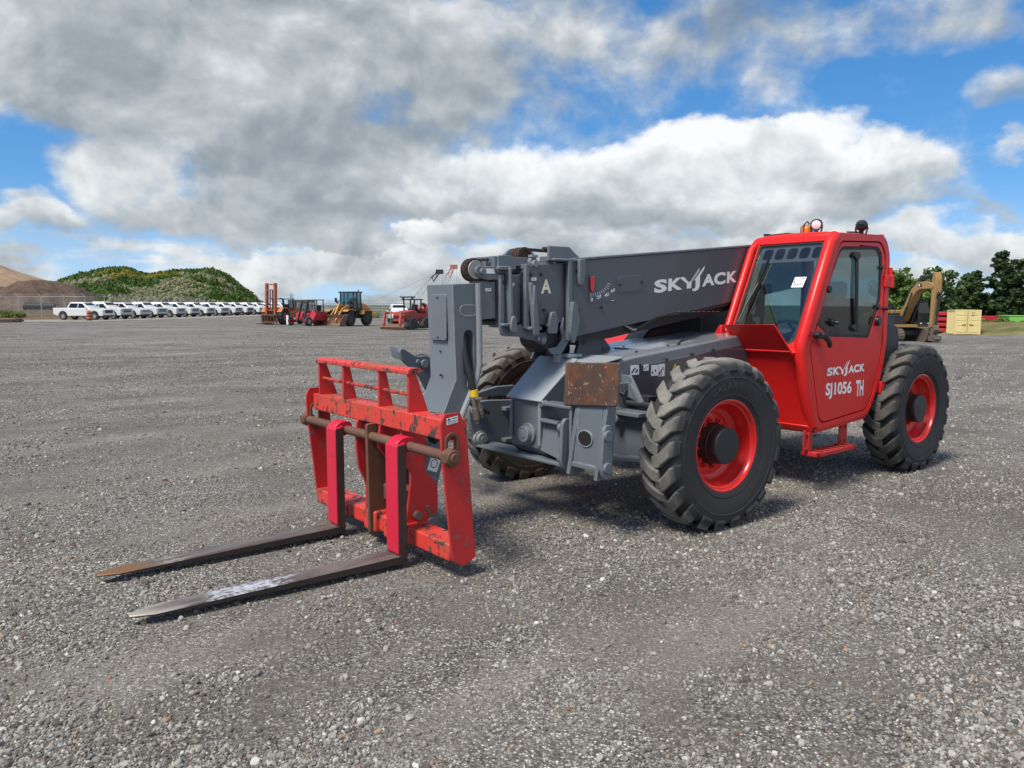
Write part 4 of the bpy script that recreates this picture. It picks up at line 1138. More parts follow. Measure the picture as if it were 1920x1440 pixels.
def slab(p, q, t=.04, y0=.30, y1=YD - .03):
    """a panel between two outline points, thickened inwards"""
    a = Vector((p[0], 0, p[1])); b = Vector((q[0], 0, q[1])); d = (b - a).normalized(); nrm = Vector((-d.z, 0, d.x)) * t
    m.hexa([(a.x, y0, a.z), (b.x, y0, b.z), (b.x, y1, b.z), (a.x, y1, a.z), (a.x + nrm.x, y0, a.z + nrm.z), (b.x + nrm.x, y0, b.z + nrm.z), (b.x + nrm.x, y1, b.z + nrm.z), (a.x + nrm.x, y1, a.z + nrm.z)])
slab((-2.66, 2.10), (-2.55, 2.275)); slab((-2.62, .98), (-2.68, 1.36)); slab((-1.50, .565), (-2.40, .62)); slab((-2.40, .62), (-2.62, .98))
cab = m.build('cab', M['red'], TH, .022, seg=3)
m = MB(); m.loft([[(x, y, z) for x, z in ((-1.665, 2.235), (-2.58, 2.262), (-2.56, 2.285 + c), (-1.69, 2.262 + c))] for y, c in ((.29, .0), (.40, .014), (.68, .02), (.97, .014), (1.06, .0))])
roof = m.build('roof', M['red'], cab, .012)
m = MB(); m.hexa([(-1.71, .29, 2.205), (-1.655, .29, 2.185), (-1.655, YD - .02, 2.185), (-1.71, YD - .02, 2.205), (-1.75, .29, 2.27), (-1.672, .29, 2.255), (-1.672, YD - .02, 2.255), (-1.75, YD - .02, 2.27)])
m.build('header_rail', M['red'], cab, .012)
# windscreen in its own leaning plane
Wo = Vector((-1.205, .30, 1.275)); Wu = Vector((0, 1, 0)); Wv = Vector((-1.675 + 1.205, 0, 2.225 - 1.275)); WL = Wv.length; Wv.normalize(); Wn = Wu.cross(Wv)
if Wn.x < 0: Wn = -Wn
def wp(u, v, d=0.0): return Wo + Wu * u + Wv * v + Wn * d
def wplate(m, poly, d0, d1, holes=()):
    q = MB(); q.prism(poly, 'z', d0, d1, holes); m.add([tuple(wp(p[0], p[1], p[2])) for p in q.v], q.f)
W = YD - .30 - .03
m = MB()
scr = rpoly([(.045, .03), (W - .06, .03), (W - .06, WL - .03), (.045, WL - .03)], [.08, .10, .03, .03], 5)
wplate(m, [(-.02, -.02), (W + .03, -.02), (W + .03, WL + .01), (-.02, WL + .01)], -.03, .0, [list(reversed(scr))])
m.build('windscreen_frame', M['red'], cab, .008)
m = MB()
wplate(m, scr, -.022, -.006, [list(reversed(rpoly([(.065, .05), (W - .08, .05), (W - .08, WL - .05), (.065, WL - .05)], [.07, .09, .03, .03], 5)))]); m.build('windscreen_seal', M['rubber'], cab)
m = MB(); q = scr; m.poly([tuple(wp(p[0], p[1], -.012)) for p in q]); wind = m.build('windscreen', M['glass'], cab, smooth=0)
m = MB()                                                       # visor grille with five rounded openings behind the glass
holes = [list(reversed(rpoly([(.10 + k * .122, WL - .185), (.195 + k * .122, WL - .185), (.20 + k * .122, WL - .075), (.105 + k * .122, WL - .075)], .032, 4))) for k in range(5)]
wplate(m, [(.055, WL - .215), (W - .07, WL - .215), (W - .07, WL - .035), (.055, WL - .035)], -.034, -.028, holes); m.build('sun_visor', M['visor'], cab)
m = MB(); wplate(m, rpoly([(.05, .03), (.13, .03), (.115, WL - .21), (.05, WL - .21)], .01), -.03, -.026); wplate(m, [(W - .088, .06), (W - .066, .06), (W - .066, WL - .21), (W - .10, WL - .21)], -.03, -.026); m.build('screen_border', M['visor'], cab)
m = MB(); m.tube([tuple(wp(.10, .19, .03)), tuple(wp(.125, .40, .025)), tuple(wp(.175, .62, .015))], .009, 6); m.bar(tuple(wp(.145, .38, .012)), tuple(wp(.20, .86, .012)), .012, .02); m.build('wiper', M['black'], cab)
m = MB(); wplate(m, rpoly([(.055, .045), (.15, .045), (.165, .20), (.085, .22)], .03), .0, .05); m.cyl(tuple(wp(.11, .17, .05)), tuple(wp(.11, .17, .065)), .02, n=12); m.build('wiper_motor', M['black'], cab, .012)
m = MB(); wplate(m, [(.505, .575), (.615, .575), (.625, .675), (.515, .675)], .0005, .002); paper = m.build('paper_notice', M['white'], cab)
m = MB()
for k, (u, v, w_) in enumerate(((.517, .645, .05), (.575, .65, .02), (.60, .65, .008), (.515, .62, .008), (.525, .595, .022), (.552, .592, .024), (.58, .597, .03))):
    for j in range(3):
        q = [(u + w_ * j / 3, v), (u + w_ * j / 3 + .004, v), (u + w_ * j / 3 + .008, v + .018), (u + w_ * j / 3 + .004, v + .018)]; m.poly([tuple(wp(a, b, .003)) for a, b in q])
m.build('handwriting', M['ink'], paper, smooth=0)
# A-pillars: rounded posts either side of the screen
m = MB()
for y, r_ in ((YD - .035, .05), (.30, .036)):
    m.tube([(-1.46, y, .60), (-1.33, y, .86), (-1.225, y, 1.24), (-1.235, y, 1.33), (-1.64, y, 2.17), (-1.72, y, 2.235)] if y > .5 else [(-1.19, y, 1.27), (-1.60, y, 2.14), (-1.70, y, 2.225)], r_, 14)
m.build('pillar', M['red'], cab, smooth=60)
# lower front body
m = MB()
m.hexa([(-1.44, .28, .60), (-1.40, .28, .60), (-1.40, YD - .02, .60), (-1.44, YD - .02, .60), (-1.24, .12, 1.255), (-1.195, .12, 1.255), (-1.195, YD - .02, 1.275), (-1.24, YD - .02, 1.275)])
m.hexa([(-1.50, .28, .555), (-1.42, .28, .545), (-1.42, YD - .03, .545), (-1.50, YD - .03, .555), (-1.46, .28, .60), (-1.385, .28, .605), (-1.385, YD - .03, .605), (-1.46, YD - .03, .60)])
m.hexa([(-1.20, .10, 1.235), (-1.165, .12, 1.225), (-1.165, 1.03, 1.235), (-1.20, YD - .02, 1.235), (-1.24, .10, 1.27), (-1.175, .12, 1.25), (-1.175, 1.03, 1.255), (-1.24, YD - .02, 1.28)])
m.build('front_panel', M['red'], cab, .012)
m = MB(); m.prism([(-.02, 1.19), (.33, 1.19), (.33, 1.46), (.30, 1.46), (.22, 1.34), (.10, 1.245)], 'x', -1.19, -1.13); m.prism([(-1.25, 1.20), (-.95, 1.20), (-1.10, 1.26), (-1.25, 1.44)], 'y', .22, .25)
m.build('fender_flare', M['red'], cab, .012)
m = MB()                                                       # headlamp hood: leaning back plate with a cheek either side
m.hexa([(-1.165, .47, 1.255), (-1.15, .47, 1.255), (-1.15, 1.0, 1.255), (-1.165, 1.0, 1.255), (-1.00, .47, 1.466), (-.985, .47, 1.468), (-.985, .945, 1.478), (-1.00, .945, 1.476)])
m.add([(-1.0, .93, 1.474), (-.985, .945, 1.478), (-1.095, 1.055, 1.226), (-1.165, 1.0, 1.246), (-1.005, .945, 1.474), (-.99, .957, 1.476), (-1.10, 1.07, 1.226), (-1.17, 1.015, 1.246)],
      [(0, 1, 2, 3), (7, 6, 5, 4), (0, 4, 5, 1), (1, 5, 6, 2), (2, 6, 7, 3), (3, 7, 4, 0)])
m.add([(-1.0, .475, 1.466), (-.985, .46, 1.468), (-1.11, .50, 1.235), (-1.165, .47, 1.25), (-1.005, .49, 1.466), (-.99, .475, 1.468), (-1.12, .515, 1.235), (-1.17, .485, 1.25)],
      [(0, 1, 2, 3), (7, 6, 5, 4), (0, 4, 5, 1), (1, 5, 6, 2), (2, 6, 7, 3), (3, 7, 4, 0)])
m.build('lamp_hood', M['red'], cab, .005)
# door
win = rpoly([(-1.625, 1.365), (-2.35, 1.335), (-2.545, 1.69), (-2.535, 2.10), (-2.45, 2.175), (-1.775, 2.145), (-1.42, 1.56), (-1.43, 1.475)], [.03, .03, .05, .07, .07, .06, .05, .04], 4)
din = [(-2.03 + (x + 2.03) * .972 - .004, 1.42 + (z - 1.42) * .984) for x, z in door_out]
m = MB(); m.prism(door_out, 'y', YD - .05, YD - .03, [list(reversed([(-2.03 + (x + 2.03) * .93, 1.42 + (z - 1.42) * .95) for x, z in door_out]))]); m.build('door_seal', M['rubber'], cab)
m = MB(); m.prism(din, 'y', YD - .028, YD - .006, [list(reversed(win))])
door = m.build('door', M['red'], cab, .01)
m = MB(); m.prism([(x, z) for x, z in win], 'y', YD - .026, YD - .012, [list(reversed([(-2.0 + (x + 2.0) * .94, 1.76 + (z - 1.76) * .93) for x, z in win]))]); m.build('window_seal', M['rubber'], door)
m = MB(); m.poly([(x, YD - .017, z) for x, z in win]); m.build('window', M['glass_door'], door, smooth=0)
m = MB(); m.tube([(-2.045, YD + .0, 2.06), (-2.06, YD + .004, 1.75), (-2.085, YD + .0, 1.40)], .017, 8)
for x, z, rx in ((-2.045, 2.075, .055), (-2.085, 1.435, .06)): m.prism(circ(x, z, rx, 20, .034), 'y', YD - .016, YD + .012)
m.build('window_bar', M['black'], door, .004)
m = MB()
for x, z, r_ in ((-1.598, 1.772, .030), (-1.69, 1.487, .034), (-2.52, 1.985, .018), (-2.485, 1.62, .022)): m.cyl((x, YD - .016, z), (x, YD + .012, z), r_, n=16)
m.cyl((-1.69, YD + .01, 1.487), (-1.70, YD + .045, 1.487), .016, n=12); m.build('window_latch', M['black'], door, .004)
m = MB(); m.prism(circ(-1.40, 1.375, .062, 18, .05), 'y', YD - .01, YD + .004); m.build('handle_recess', M['red_step'], door, .006)
m = MB(); m.cyl((-1.385, YD, 1.385), (-1.39, YD + .05, 1.385), .028, n=14); m.tube([(-1.39, YD + .05, 1.385), (-1.46, YD + .06, 1.37), (-1.53, YD + .055, 1.325), (-1.565, YD + .045, 1.285)], [.028, .026, .022, .02], 10); m.cyl((-1.44, YD + .05, 1.392), (-1.44, YD + .085, 1.392), .012, n=10); m.build('door_handle', M['black'], door, .003)
m = MB(); m.cyl((-2.475, YD - .01, 1.49), (-2.48, YD + .03, 1.49), .045, n=20); m.cyl((-2.60, YD - .01, 1.605), (-2.60, YD + .04, 1.605), .018, n=12); m.build('door_stop', M['black'], door, .006)
U_ = Vector((-1, 0, 0)); V_ = Vector((.0, 0, 1))
m = MB(); logo(m, (-1.625, YD - .0045, 1.022), U_ + Vector((0, 0, .012)), V_, .665 / 672, .00070); m.build('logo_lettering', M['white'], door, smooth=0)
m = MB(); fit_text(m, 'SJ1056', 0, .45, 0, .145, (-1.615, YD - .0045, .818), (-1, 0, -.02), (0, 0, 1), .03); m.build('model_lettering', M['white'], door, smooth=0); m = MB(); fit_text(m, 'TH', .53, .67, -.002, .145, (-1.615, YD - .0045, .818), (-1, 0, -.02), (0, 0, 1), .03); m.build('model_lettering', M['white'], door, smooth=0)
m = MB()
for z, s in ((.86, 1), (1.86, .9)):
    m.box(-2.70, -2.58, YD - .03, YD + .02, z - .055, z + .055); m.cyl((-2.70, YD + .01, z - .07 * s), (-2.70, YD + .01, z + .07 * s), .024, n=12)
m.box(-2.71, -2.67, YD - .03, YD + .015, 1.83, 1.99); m.build('hinge', M['red'], cab, .006)
# interior
m = MB(); m.box(-2.35, -1.85, .45, .95, .95, 1.08); m.box(-2.42, -2.30, .46, .94, 1.05, 1.70); m.box(-2.40, -2.32, .56, .84, 1.70, 1.86); m.build('seat', M['seat'], cab, .05, seg=3)
m = MB(); m.lathe([(.175 + .014 * math.cos(t), .014 * math.sin(t)) for t in np.linspace(0, 2 * math.pi, 9)[:-1]], (-1.66, .74, 1.40), (-.55, 0, .83), 28, close=True); m.cyl((-1.48, .74, 1.13), (-1.665, .74, 1.40), .025, n=10)
for k in range(3):
    a = k * 2.1; m.bar((-1.66, .74, 1.40), (-1.66 + .14 * math.cos(a) * .83, .74 + .165 * math.sin(a), 1.40 + .14 * math.cos(a) * .55), .02, .02)
m.build('steering_wheel', M['black'], cab)
m = MB(); m.box(-1.55, -1.28, .34, 1.02, 1.02, 1.20); m.box(-1.50, -1.33, .62, .86, 1.18, 1.30); m.box(-2.55, -1.5, .33, 1.03, .62, .66); m.box(-2.3, -1.5, .33, .45, .9, 1.12); m.build('dashboard', M['interior'], cab, .03)
m = MB(); m.box(-1.40, -1.33, .50, .57, 1.205, 1.26); m.box(-1.45, -1.38, .43, .48, 1.205, 1.24); m.build('cup', M['white'], cab, .01)
m = MB(); m.box(-1.5, -1.38, .60, .70, 1.30, 1.36); m.build('parcel', M['cream'], cab, .008)
m = MB(); m.box(-2.63, -2.58, .34, 1.03, .7, 1.42); m.build('rear_wall', M['interior'], cab)
m = MB(); m.add([(-2.64, .33, 1.40), (-2.64, 1.03, 1.40), (-2.62, 1.03, 2.15), (-2.62, .33, 2.15)], [(0, 1, 2, 3)]); m.build('rear_window', M['glass'], cab, smooth=0)
m = MB(); m.poly([(x, .30, z) for x, z in inner_win]); m.build('boom_side_window', M['glass'], cab, smooth=0)
# behind the cab: black intake housing
m = MB()
m.loft([[(x, y, z) for x, z in rpoly([(-2.70 + a, .98), (-2.70 + a, 1.40), (-2.85, 1.47 + b), (-2.98 + b, 1.44), (-3.02 + b, 1.22), (-2.92 + b, 1.05), (-2.82, .95)], .06, 3)] for y, a, b in ((.45, .0, -.02), (.60, .0, 0), (1.0, .0, 0), (1.05, -.015, -.02))])
m.box(-2.76, -2.66, .5, 1.03, .60, 1.05); m.build('intake_housing', M['black'], TH, .02)
# lamps on the roof
m = MB(); m.cyl((-2.15, .53, 2.285), (-2.15, .53, 2.31), .062, n=18); m.build('beacon', M['dark'], cab, .004)
beacon = bpy.data.objects['beacon']
m = MB(); m.lathe([(.052, 0), (.052, .045), (.040, .075), (.01, .085)], (-2.15, .53, 2.31), (0, 0, 1), 20); m.build('beacon_lens', M['amber'], beacon, smooth=50)
m = MB()
for k in range(4): a = k * math.pi / 2; m.tube([(-2.15 + .066 * math.cos(a), .53 + .066 * math.sin(a), 2.30), (-2.15 + .062 * math.cos(a), .53 + .062 * math.sin(a), 2.375), (-2.15, .53, 2.43)], .004, 5)
m.build('beacon_guard', M['dark'], beacon)
def worklamp(x, y, z, d, name, k=1.0):
    d = Vector(d).normalized(); c = Vector((x, y, z)); m = MB()
    m.lathe([(.016, -.058), (.036, -.054), (.050, -.023), (.053, .0), (.053, .012), (.047, .014), (.047, .008)], c, d, 22)
    o = m.build(name, M['black'], cab, smooth=40)
    m = MB(); m.lathe([(.047, .006), (.035, .013), (.005, .016)], c, d, 20); m.build('lens', M['lens'], o)
    m = MB(); m.cyl((x, y, z - .075), (x, y, z - .05), .02, n=10); m.box(x - .02, x + .02, y - .03, y + .03, z - .10, z - .075); m.tube([(x, y - .04, z - .09), (x, y - .058, z - .03), (x, y - .05, z)], .008, 6); m.tube([(x, y + .04, z - .09), (x, y + .058, z - .03), (x, y + .05, z)], .008, 6); m.build('lamp_bracket', M['black'], o)
    m = MB()
    for k in range(12):
        a = 2 * math.pi * k / 12; a1 = d.orthogonal().normalized(); b1 = d.cross(a1); r0 = (a1 * math.cos(a) + b1 * math.sin(a))
        m.bar(tuple(c - d * .062 + r0 * .012), tuple(c - d * .027 + r0 * .050), .005, .016, tuple(d))
    m.build('cooling_fins', M['black'], o)
worklamp(-2.10, .655, 2.385, (.92, .2, -.12), 'work_lamp'); worklamp(-2.42, .925, 2.375, (-.9, -.25, .1), 'work_lamp')
m = MB(); m.tube([(-1.75, .36, 2.285), (-1.95, .45, 2.31), (-2.1, .5, 2.305)], .006, 5); m.tube([(-2.38, .93, 2.31), (-2.30, .85, 2.315), (-2.25, .9, 2.30)], .008, 5); m.box(-1.80, -1.74, .33, .37, 2.28, 2.30); m.build('lamp_cable', M['black'], cab)
# boarding step
m = MB(); m.box(-1.46, -1.42, 1.02, 1.05, .36, .56); m.box(-2.06, -2.02, 1.0, 1.03, .36, .58)
for x in (-1.44, -2.04): m.box(x - .07, x + .07, 1.02, 1.035, .36, .56)
stp = m.build('step', M['red_step'], TH, .005)
m = MB()
m.box(-2.08, -1.42, .98, 1.0, .335, .37); m.box(-2.08, -1.42, 1.12, 1.14, .335, .37)
for k in range(7): x = -1.46 - k * .095; m.bar((x, .99, .365), (x - .05, 1.13, .365), .02, .012)
m.box(-1.47, -1.42, .98, 1.14, .335, .37); m.box(-2.09, -2.04, .98, 1.14, .335, .37); m.build('step_tread', M['red_step'], stp, .004)
m = MB()
for x in (-1.40, -1.47, -2.0, -2.07):
    for z in (.40, .53): m.cyl((x, 1.035, z), (x, 1.047, z), .012, n=8)
m.build('step_bolts', M['red_step'], stp)

# ================================================================== pallet fork carriage
m = MB(); m.box(2.06, 2.215, -.95, .849, .845, .968)
CG = m.build('fork_carriage', M['worn_red'], TH, .008)
YL, YR = -.985, .872
def sideplate(y0, y1, mat):
    m = MB()
    slot = list(reversed(stadium(2.19, .80, .055, .15, 5)))
    m.prism(rpoly([(2.262, .955), (2.235, 1.01), (2.125, 1.01), (2.075, .83), (2.02, .12), (2.11, .075), (2.185, .125), (2.255, .78)], .012), 'y', y0, y1, [slot])
    return m.build('side_plate', mat, CG, .004)
sideplate(YR - .022, YR, M['worn_red2']); sideplate(YL, YL + .022, M['worn_red2'])
m = MB()
for y, s in ((YR, 1), (YL + .022, 1)):
    m.prism(stadium(2.19, .795, .10, .21, 7), 'y', y, y + .012, [list(reversed(stadium(2.19, .80, .062, .16, 7)))])
m.build('slot_ring', M['rust'], CG, .003)
m = MB(); m.box(2.035, 2.20, -.965, .849, .115, .225)
lb = m.build('lower_beam', M['worn_red'], CG, .012)
m = MB(); 
for y0, y1 in ((-.14, .02), (.13, .30)): m.box(2.03, 2.24, y0, y1, .105, .255)
m.build('stop_block', M['worn_red'], lb, .02, seg=3)
# back guard
for y in (-.86, -.47, .045, .415):
    m = MB(); wide = y in (-.86, .415)
    m.prism([(2.205, .965), (2.205, 1.225), (2.155, 1.225), (2.06 if wide else 2.10, .965)], 'y', y - .012, y + .012)
    m.build('guard_upright', M['worn_red2'], CG, .004)
m = MB(); m.prism(rpoly([(2.215, 1.205), (2.215, 1.232), (2.195, 1.245), (2.13, 1.245), (2.10, 1.225), (2.13, 1.218), (2.19, 1.215)], .004), 'y', -.885, .44)
m.build('guard_rail', M['worn_red'], CG, .006)
m = MB(); m.tube([(2.17, -.86, 1.09), (2.172, -.5, 1.085), (2.168, -.1, 1.08), (2.17, .42, 1.075)], .013, 8); m.build('guard_rod', M['worn_red'], CG)
# fork shaft and nuts
m = MB(); m.cyl((2.235, -1.04, .765), (2.235, .95, .765), .031, n=20); shaft = m.build('fork_shaft', M['rust'], CG)
m = MB()
for y in (-1.02, .925):
    m.cyl((2.235, y - .025, .765), (2.235, y + .025, .765), .056, n=6, ph=.3); m.cyl((2.235, y - .04, .765), (2.235, y + .04, .765), .046, n=18); m.cyl((2.235, y - .055, .765), (2.235, y + .055, .765), .03, n=16)
m.build('shaft_nut', M['rust'], shaft, .005)
# inner plates of the hitch
def innerplate(y, mat, pts, t=.024):
    m = MB(); m.prism(rpoly(pts, .02), 'y', y - t / 2, y + t / 2); return m.build('hitch_plate', mat, CG, .004)
innerplate(-.235, M['worn_red2'], [(2.225, .85), (2.235, .68), (2.22, .52), (2.16, .38), (2.165, .24), (2.215, .12), (2.05, .12), (1.98, .30), (1.98, .55), (2.06, .86)])
innerplate(-.01, M['rust'], [(2.275, .85), (2.265, .10), (2.20, .10), (2.10, .3), (2.12, .86)], .03)
innerplate(.06, M['worn_red2'], [(2.21, .86), (2.23, .70), (2.15, .60), (2.15, .45), (2.06, .45), (2.03, .86)])
innerplate(.30, M['worn_red2'], [(2.18, .86), (2.22, .70), (2.12, .55), (2.14, .40), (2.19, .10), (2.02, .10), (1.92, .30), (1.92, .45), (2.02, .56), (2.0, .86)])
m = MB(); m.prism(rpoly([(2.19, .74), (2.20, .50), (2.17, .34), (2.05, .30), (2.02, .50), (2.10, .72)], .03), 'y', .12, .155); m.box(2.05, 2.17, .02, .28, .33, .44); m.cyl((2.09, -.22, .36), (2.09, .3, .36), .04, n=14)
m.box(2.08, 2.16, .05, .12, .5, .66); m.build('hitch_lock', M['rust'], CG, .01)
m = MB(); m.prism(rpoly([(2.10, .68), (2.02, .60), (1.90, .32), (1.88, .16), (1.95, .10), (2.06, .13), (2.10, .26)], .04), 'y', .24, .275); m.prism(rpoly([(2.10, .68), (2.02, .60), (1.90, .32), (1.88, .16), (1.95, .10), (2.06, .13), (2.10, .26)], .04), 'y', -.30, -.265)
m.cyl((1.97, -.3, .20), (1.97, .32, .20), .035, n=16); m.cyl((1.95, -.3, .46), (1.95, .3, .46), .045, n=16); m.build('coupler_hook', M['grey'], CG, .006)
m = MB(); m.cyl((1.96, .275, .20), (1.96, .30, .20), .042, n=16); m.tube([(1.96, .30, .20), (2.0, .305, .28), (2.0, .31, .32)], .014, 8); m.cyl((2.09, .30, .27), (2.09, .345, .27), .028, n=12); m.build('coupler_pin', M['bolt'], CG, .003)
# white and orange decal on the boom head, warning label on the side plate
m = MB(); 
def hp(u, v): return (1.795 - u * .36 + v * -.05, .1415, .70 - v * .30 + u * -.02)
q = [(1.853, .1415, .615), (1.775, .1415, .585), (1.815, .1415, .485), (1.895, .1415, .515)]
m.poly(q); dcl = m.build('hazard_decal', M['white'], TH, smooth=0)
m = MB(); m.poly([(1.842, .1425, .643), (1.772, .1425, .617), (1.776, .1425, .59), (1.853, .1425, .618)]); m.build('decal_band', M['orange_print'], dcl, smooth=0)
m = MB(); m.prism(circ(1.835, .55, .03, 20), 'y', .142, .143, [list(reversed(circ(1.835, .55, .025, 20)))]); m.build('decal_ring', M['ink'], dcl, smooth=0)
m = MB(); m.poly([(2.225, YR + .0015, .945), (2.145, YR + .0015, .955), (2.145, YR + .0015, .995), (2.225, YR + .0015, .985)]); lb2 = m.build('warning_label', M['white'], CG, smooth=0)
m = MB(); m.poly([(2.222, YR + .0025, .97), (2.195, YR + .0025, .972), (2.208, YR + .0025, .986)]); m.poly([(2.19, YR + .0025, .978), (2.15, YR + .0025, .982), (2.15, YR + .0025, .987), (2.19, YR + .0025, .983)])
for k in range(3): m.poly([(2.22, YR + .0025, .951 + k * .006), (2.15, YR + .0025, .959 + k * .006), (2.15, YR + .0025, .961 + k * .006), (2.22, YR + .0025, .953 + k * .006)])
m.build('label_print', M['ink'], lb2, smooth=0)
# forks
def fork(yc, dy, mats, blademat):
    w = .072
    m = MB()
    m.prism(rpoly([(2.275, .80), (2.338, .78), (2.338, .10), (2.275, .05)], [.01, .008, .0, .05], 4), 'y', yc - w, yc + w)
    f = m.build('fork', mats[0], CG, .006)
    m = MB(); m.prism([(2.2745, .78), (2.333, .78), (2.333, .10), (2.2745, .06)], 'y', yc + w + .0005, yc + w + .002); m.build('fork_flank', mats[1], f)
    m = MB(); m.prism(rpoly([(2.26, .83), (2.30, .82), (2.335, .79), (2.335, .755), (2.275, .72), (2.20, .74), (2.195, .80), (2.22, .825)], .02, 3), 'y', yc - w * .82, yc + w * .82); m.build('fork_hook', mats[0], f, .006)
    m = MB(); secs = []
    n = 14
    for i in range(n + 1):
        s = i / n; x = 2.272 + s * (3.845 - 2.272)
        z1 = .088 - .028 * s; z0 = .034 + .006 * s
        if s > .55: z0 += (z1 - z0 - .010) * ((s - .55) / .45) ** 1.6 * .9
        ww = w * (1 - .06 * s); 
        if s > .90: ww *= math.sqrt(max(.02, 1 - ((s - .90) / .105) ** 2))
        y = yc + dy * s
        secs.append([(x, y - ww, z0), (x, y + ww, z0), (x, y + ww, z1 - .006), (x, y + ww - .006, z1), (x, y - ww + .006, z1), (x, y - ww, z1 - .006)])
    m.loft(secs); m.build('fork_blade', blademat, f, smooth=30)
    return f
def blade_mat(name, tip, tx, scuff):
    mm, nt, b, co = newmat(name); x, y, z = sep(nt, co)
    n1 = noise(nt, comb(nt, x * .5, y * 3, z * 3), 6, 6, .65); n2 = noise(nt, co, 28, 5, .65)
    c = mixc(nt, n1.smooth(.35, .65), (0.105, 0.082, 0.072), (0.20, 0.175, 0.16))
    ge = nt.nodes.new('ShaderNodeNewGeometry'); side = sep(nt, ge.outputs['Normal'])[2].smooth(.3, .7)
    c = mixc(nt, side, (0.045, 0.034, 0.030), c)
    t = (x + (n1 - .5) * .5).smooth(tx - .18, tx + .1) * side
    c = mixc(nt, t, c, tip)
    sc = ((n2 * .5 + n1 * .5).smooth(.44, .54)) * (x + (n1 - .5) * .35).smooth(scuff[0], scuff[0] + .12) * (1.0 - (x + (n1 - .5) * .35).smooth(scuff[1] - .1, scuff[1])) * side
    c = mixc(nt, sc, c, scuff[2])
    nt.links.new(c.k, b.inputs['Base Color']); b.inputs['Roughness'].default_value = .5; b.inputs['Metallic'].default_value = .25
    nt.links.new(bump(nt, n1 + n2 * .4, .25, .006).k, b.inputs['Normal']); return mm
fork(-.41, -.01, (M['fork_red'], M['fork_side']), blade_mat('rust_tipped_fork_steel', (0.22, 0.105, 0.04), 3.60, (3.30, 3.55, (0.30, 0.27, 0.24))))
fork(.425, -.075, (M['fork_red'], M['fork_side']), blade_mat('pale_tipped_fork_steel', (0.40, 0.36, 0.30), 3.72, (2.95, 3.50, (0.52, 0.54, 0.58))))
# ================================================================== the yard behind
H0 = 1.64
def at(px, d):
    """a place on the ground seen in the direction of a picture column, d metres out"""
    x = (px - 960) / 1445 * d
    return x, d, G(x, d)


M['truck'] = paint('white_truck_paint', (0.66, 0.67, 0.68), 0.25, 0.03, dirt=0.2, dirtcol=(0.55, 0.53, 0.50), coat=0.5, bumps=0)
M['carglass'] = flat('dark_car_glass', (0.012, 0.016, 0.02), 0.12, 0.0, spec=0.22)
M['rimgrey'] = flat('grey_alloy', (0.35, 0.35, 0.36), 0.35, 0.6)
M['grilledark'] = flat('dark_grille', (0.02, 0.02, 0.022), 0.4)
M['chrome2'] = flat('worn_chrome', (0.50, 0.51, 0.53), 0.25, 0.8)
M['headlamp'] = flat('headlamp_glass', (0.55, 0.57, 0.58), 0.12)
M['taillight'] = flat('red_lamp_glass', (0.35, 0.015, 0.015), 0.2)
M['beaconorange'] = flat('orange_beacon', (0.70, 0.16, 0.02), 0.3)
M['farrubber'] = flat('dusty_far_rubber', (0.030, 0.030, 0.031), 0.8)
M['soil'] = paint('bare_brown_soil', (0.125, 0.085, 0.06), 0.9, 0.3, scale=.6, bumps=0.4)


def arch_profile(xs, top, zb, r, zc):
    """side outline with round wheel arches cut into the sill"""
    p = list(top)
    for cx in xs:      # from nose to tail along the bottom
        p.append((cx + r, zb))
        for k in range(1, 8): a = math.pi * k / 8; p.append((cx + r * math.cos(a), max(zb, zc + r * math.sin(a))))
        p.append((cx - r, zb))
    return p


def simple_wheel(parent, c, r, w, ax=(0, 1, 0), name='wheel', rim=None, tyre=None, lugs=0, rimr=.58):
    ax = Vector(ax); c = Vector(c)
    m = MB(); m.lathe([(r * .55, -w / 2), (r * .86, -w / 2), (r * .97, -w * .38), (r, -w * .2), (r, w * .2), (r * .97, w * .38), (r * .86, w / 2), (r * .55, w / 2)], c, ax, 26, close=True)
    if lugs:
        a1 = ax.orthogonal().normalized(); b1 = ax.cross(a1)
        for k in range(lugs):
            t = 2 * math.pi * k / lugs
            for s in (1, -1):
                t2 = t + (.0 if s > 0 else math.pi / lugs)
                p0 = c + (a1 * math.cos(t2) + b1 * math.sin(t2)) * r * 1.0; p1 = c + (a1 * math.cos(t2 + .16) + b1 * math.sin(t2 + .16)) * r * 1.0 + ax * (s * w * .46)
                m.bar(tuple(p0), tuple(p1), r * .09, r * .10, tuple((p0 - c).normalized()))
    o = m.build(name, tyre or M['farrubber'], parent, whole=True)
    m = MB(); m.lathe([(r * rimr, w * .44), (r * rimr * .9, w * .40), (r * rimr * .8, w * .18), (r * .25, w * .12), (r * .2, w * .42), (r * .03, w * .43)], c, ax, 22)
    m.lathe([(r * rimr, -w * .44), (r * rimr * .9, -w * .40), (r * .05, -w * .3)], c, ax, 18)
    m.build('rim', rim or M['rimgrey'], o, whole=True)
    return o


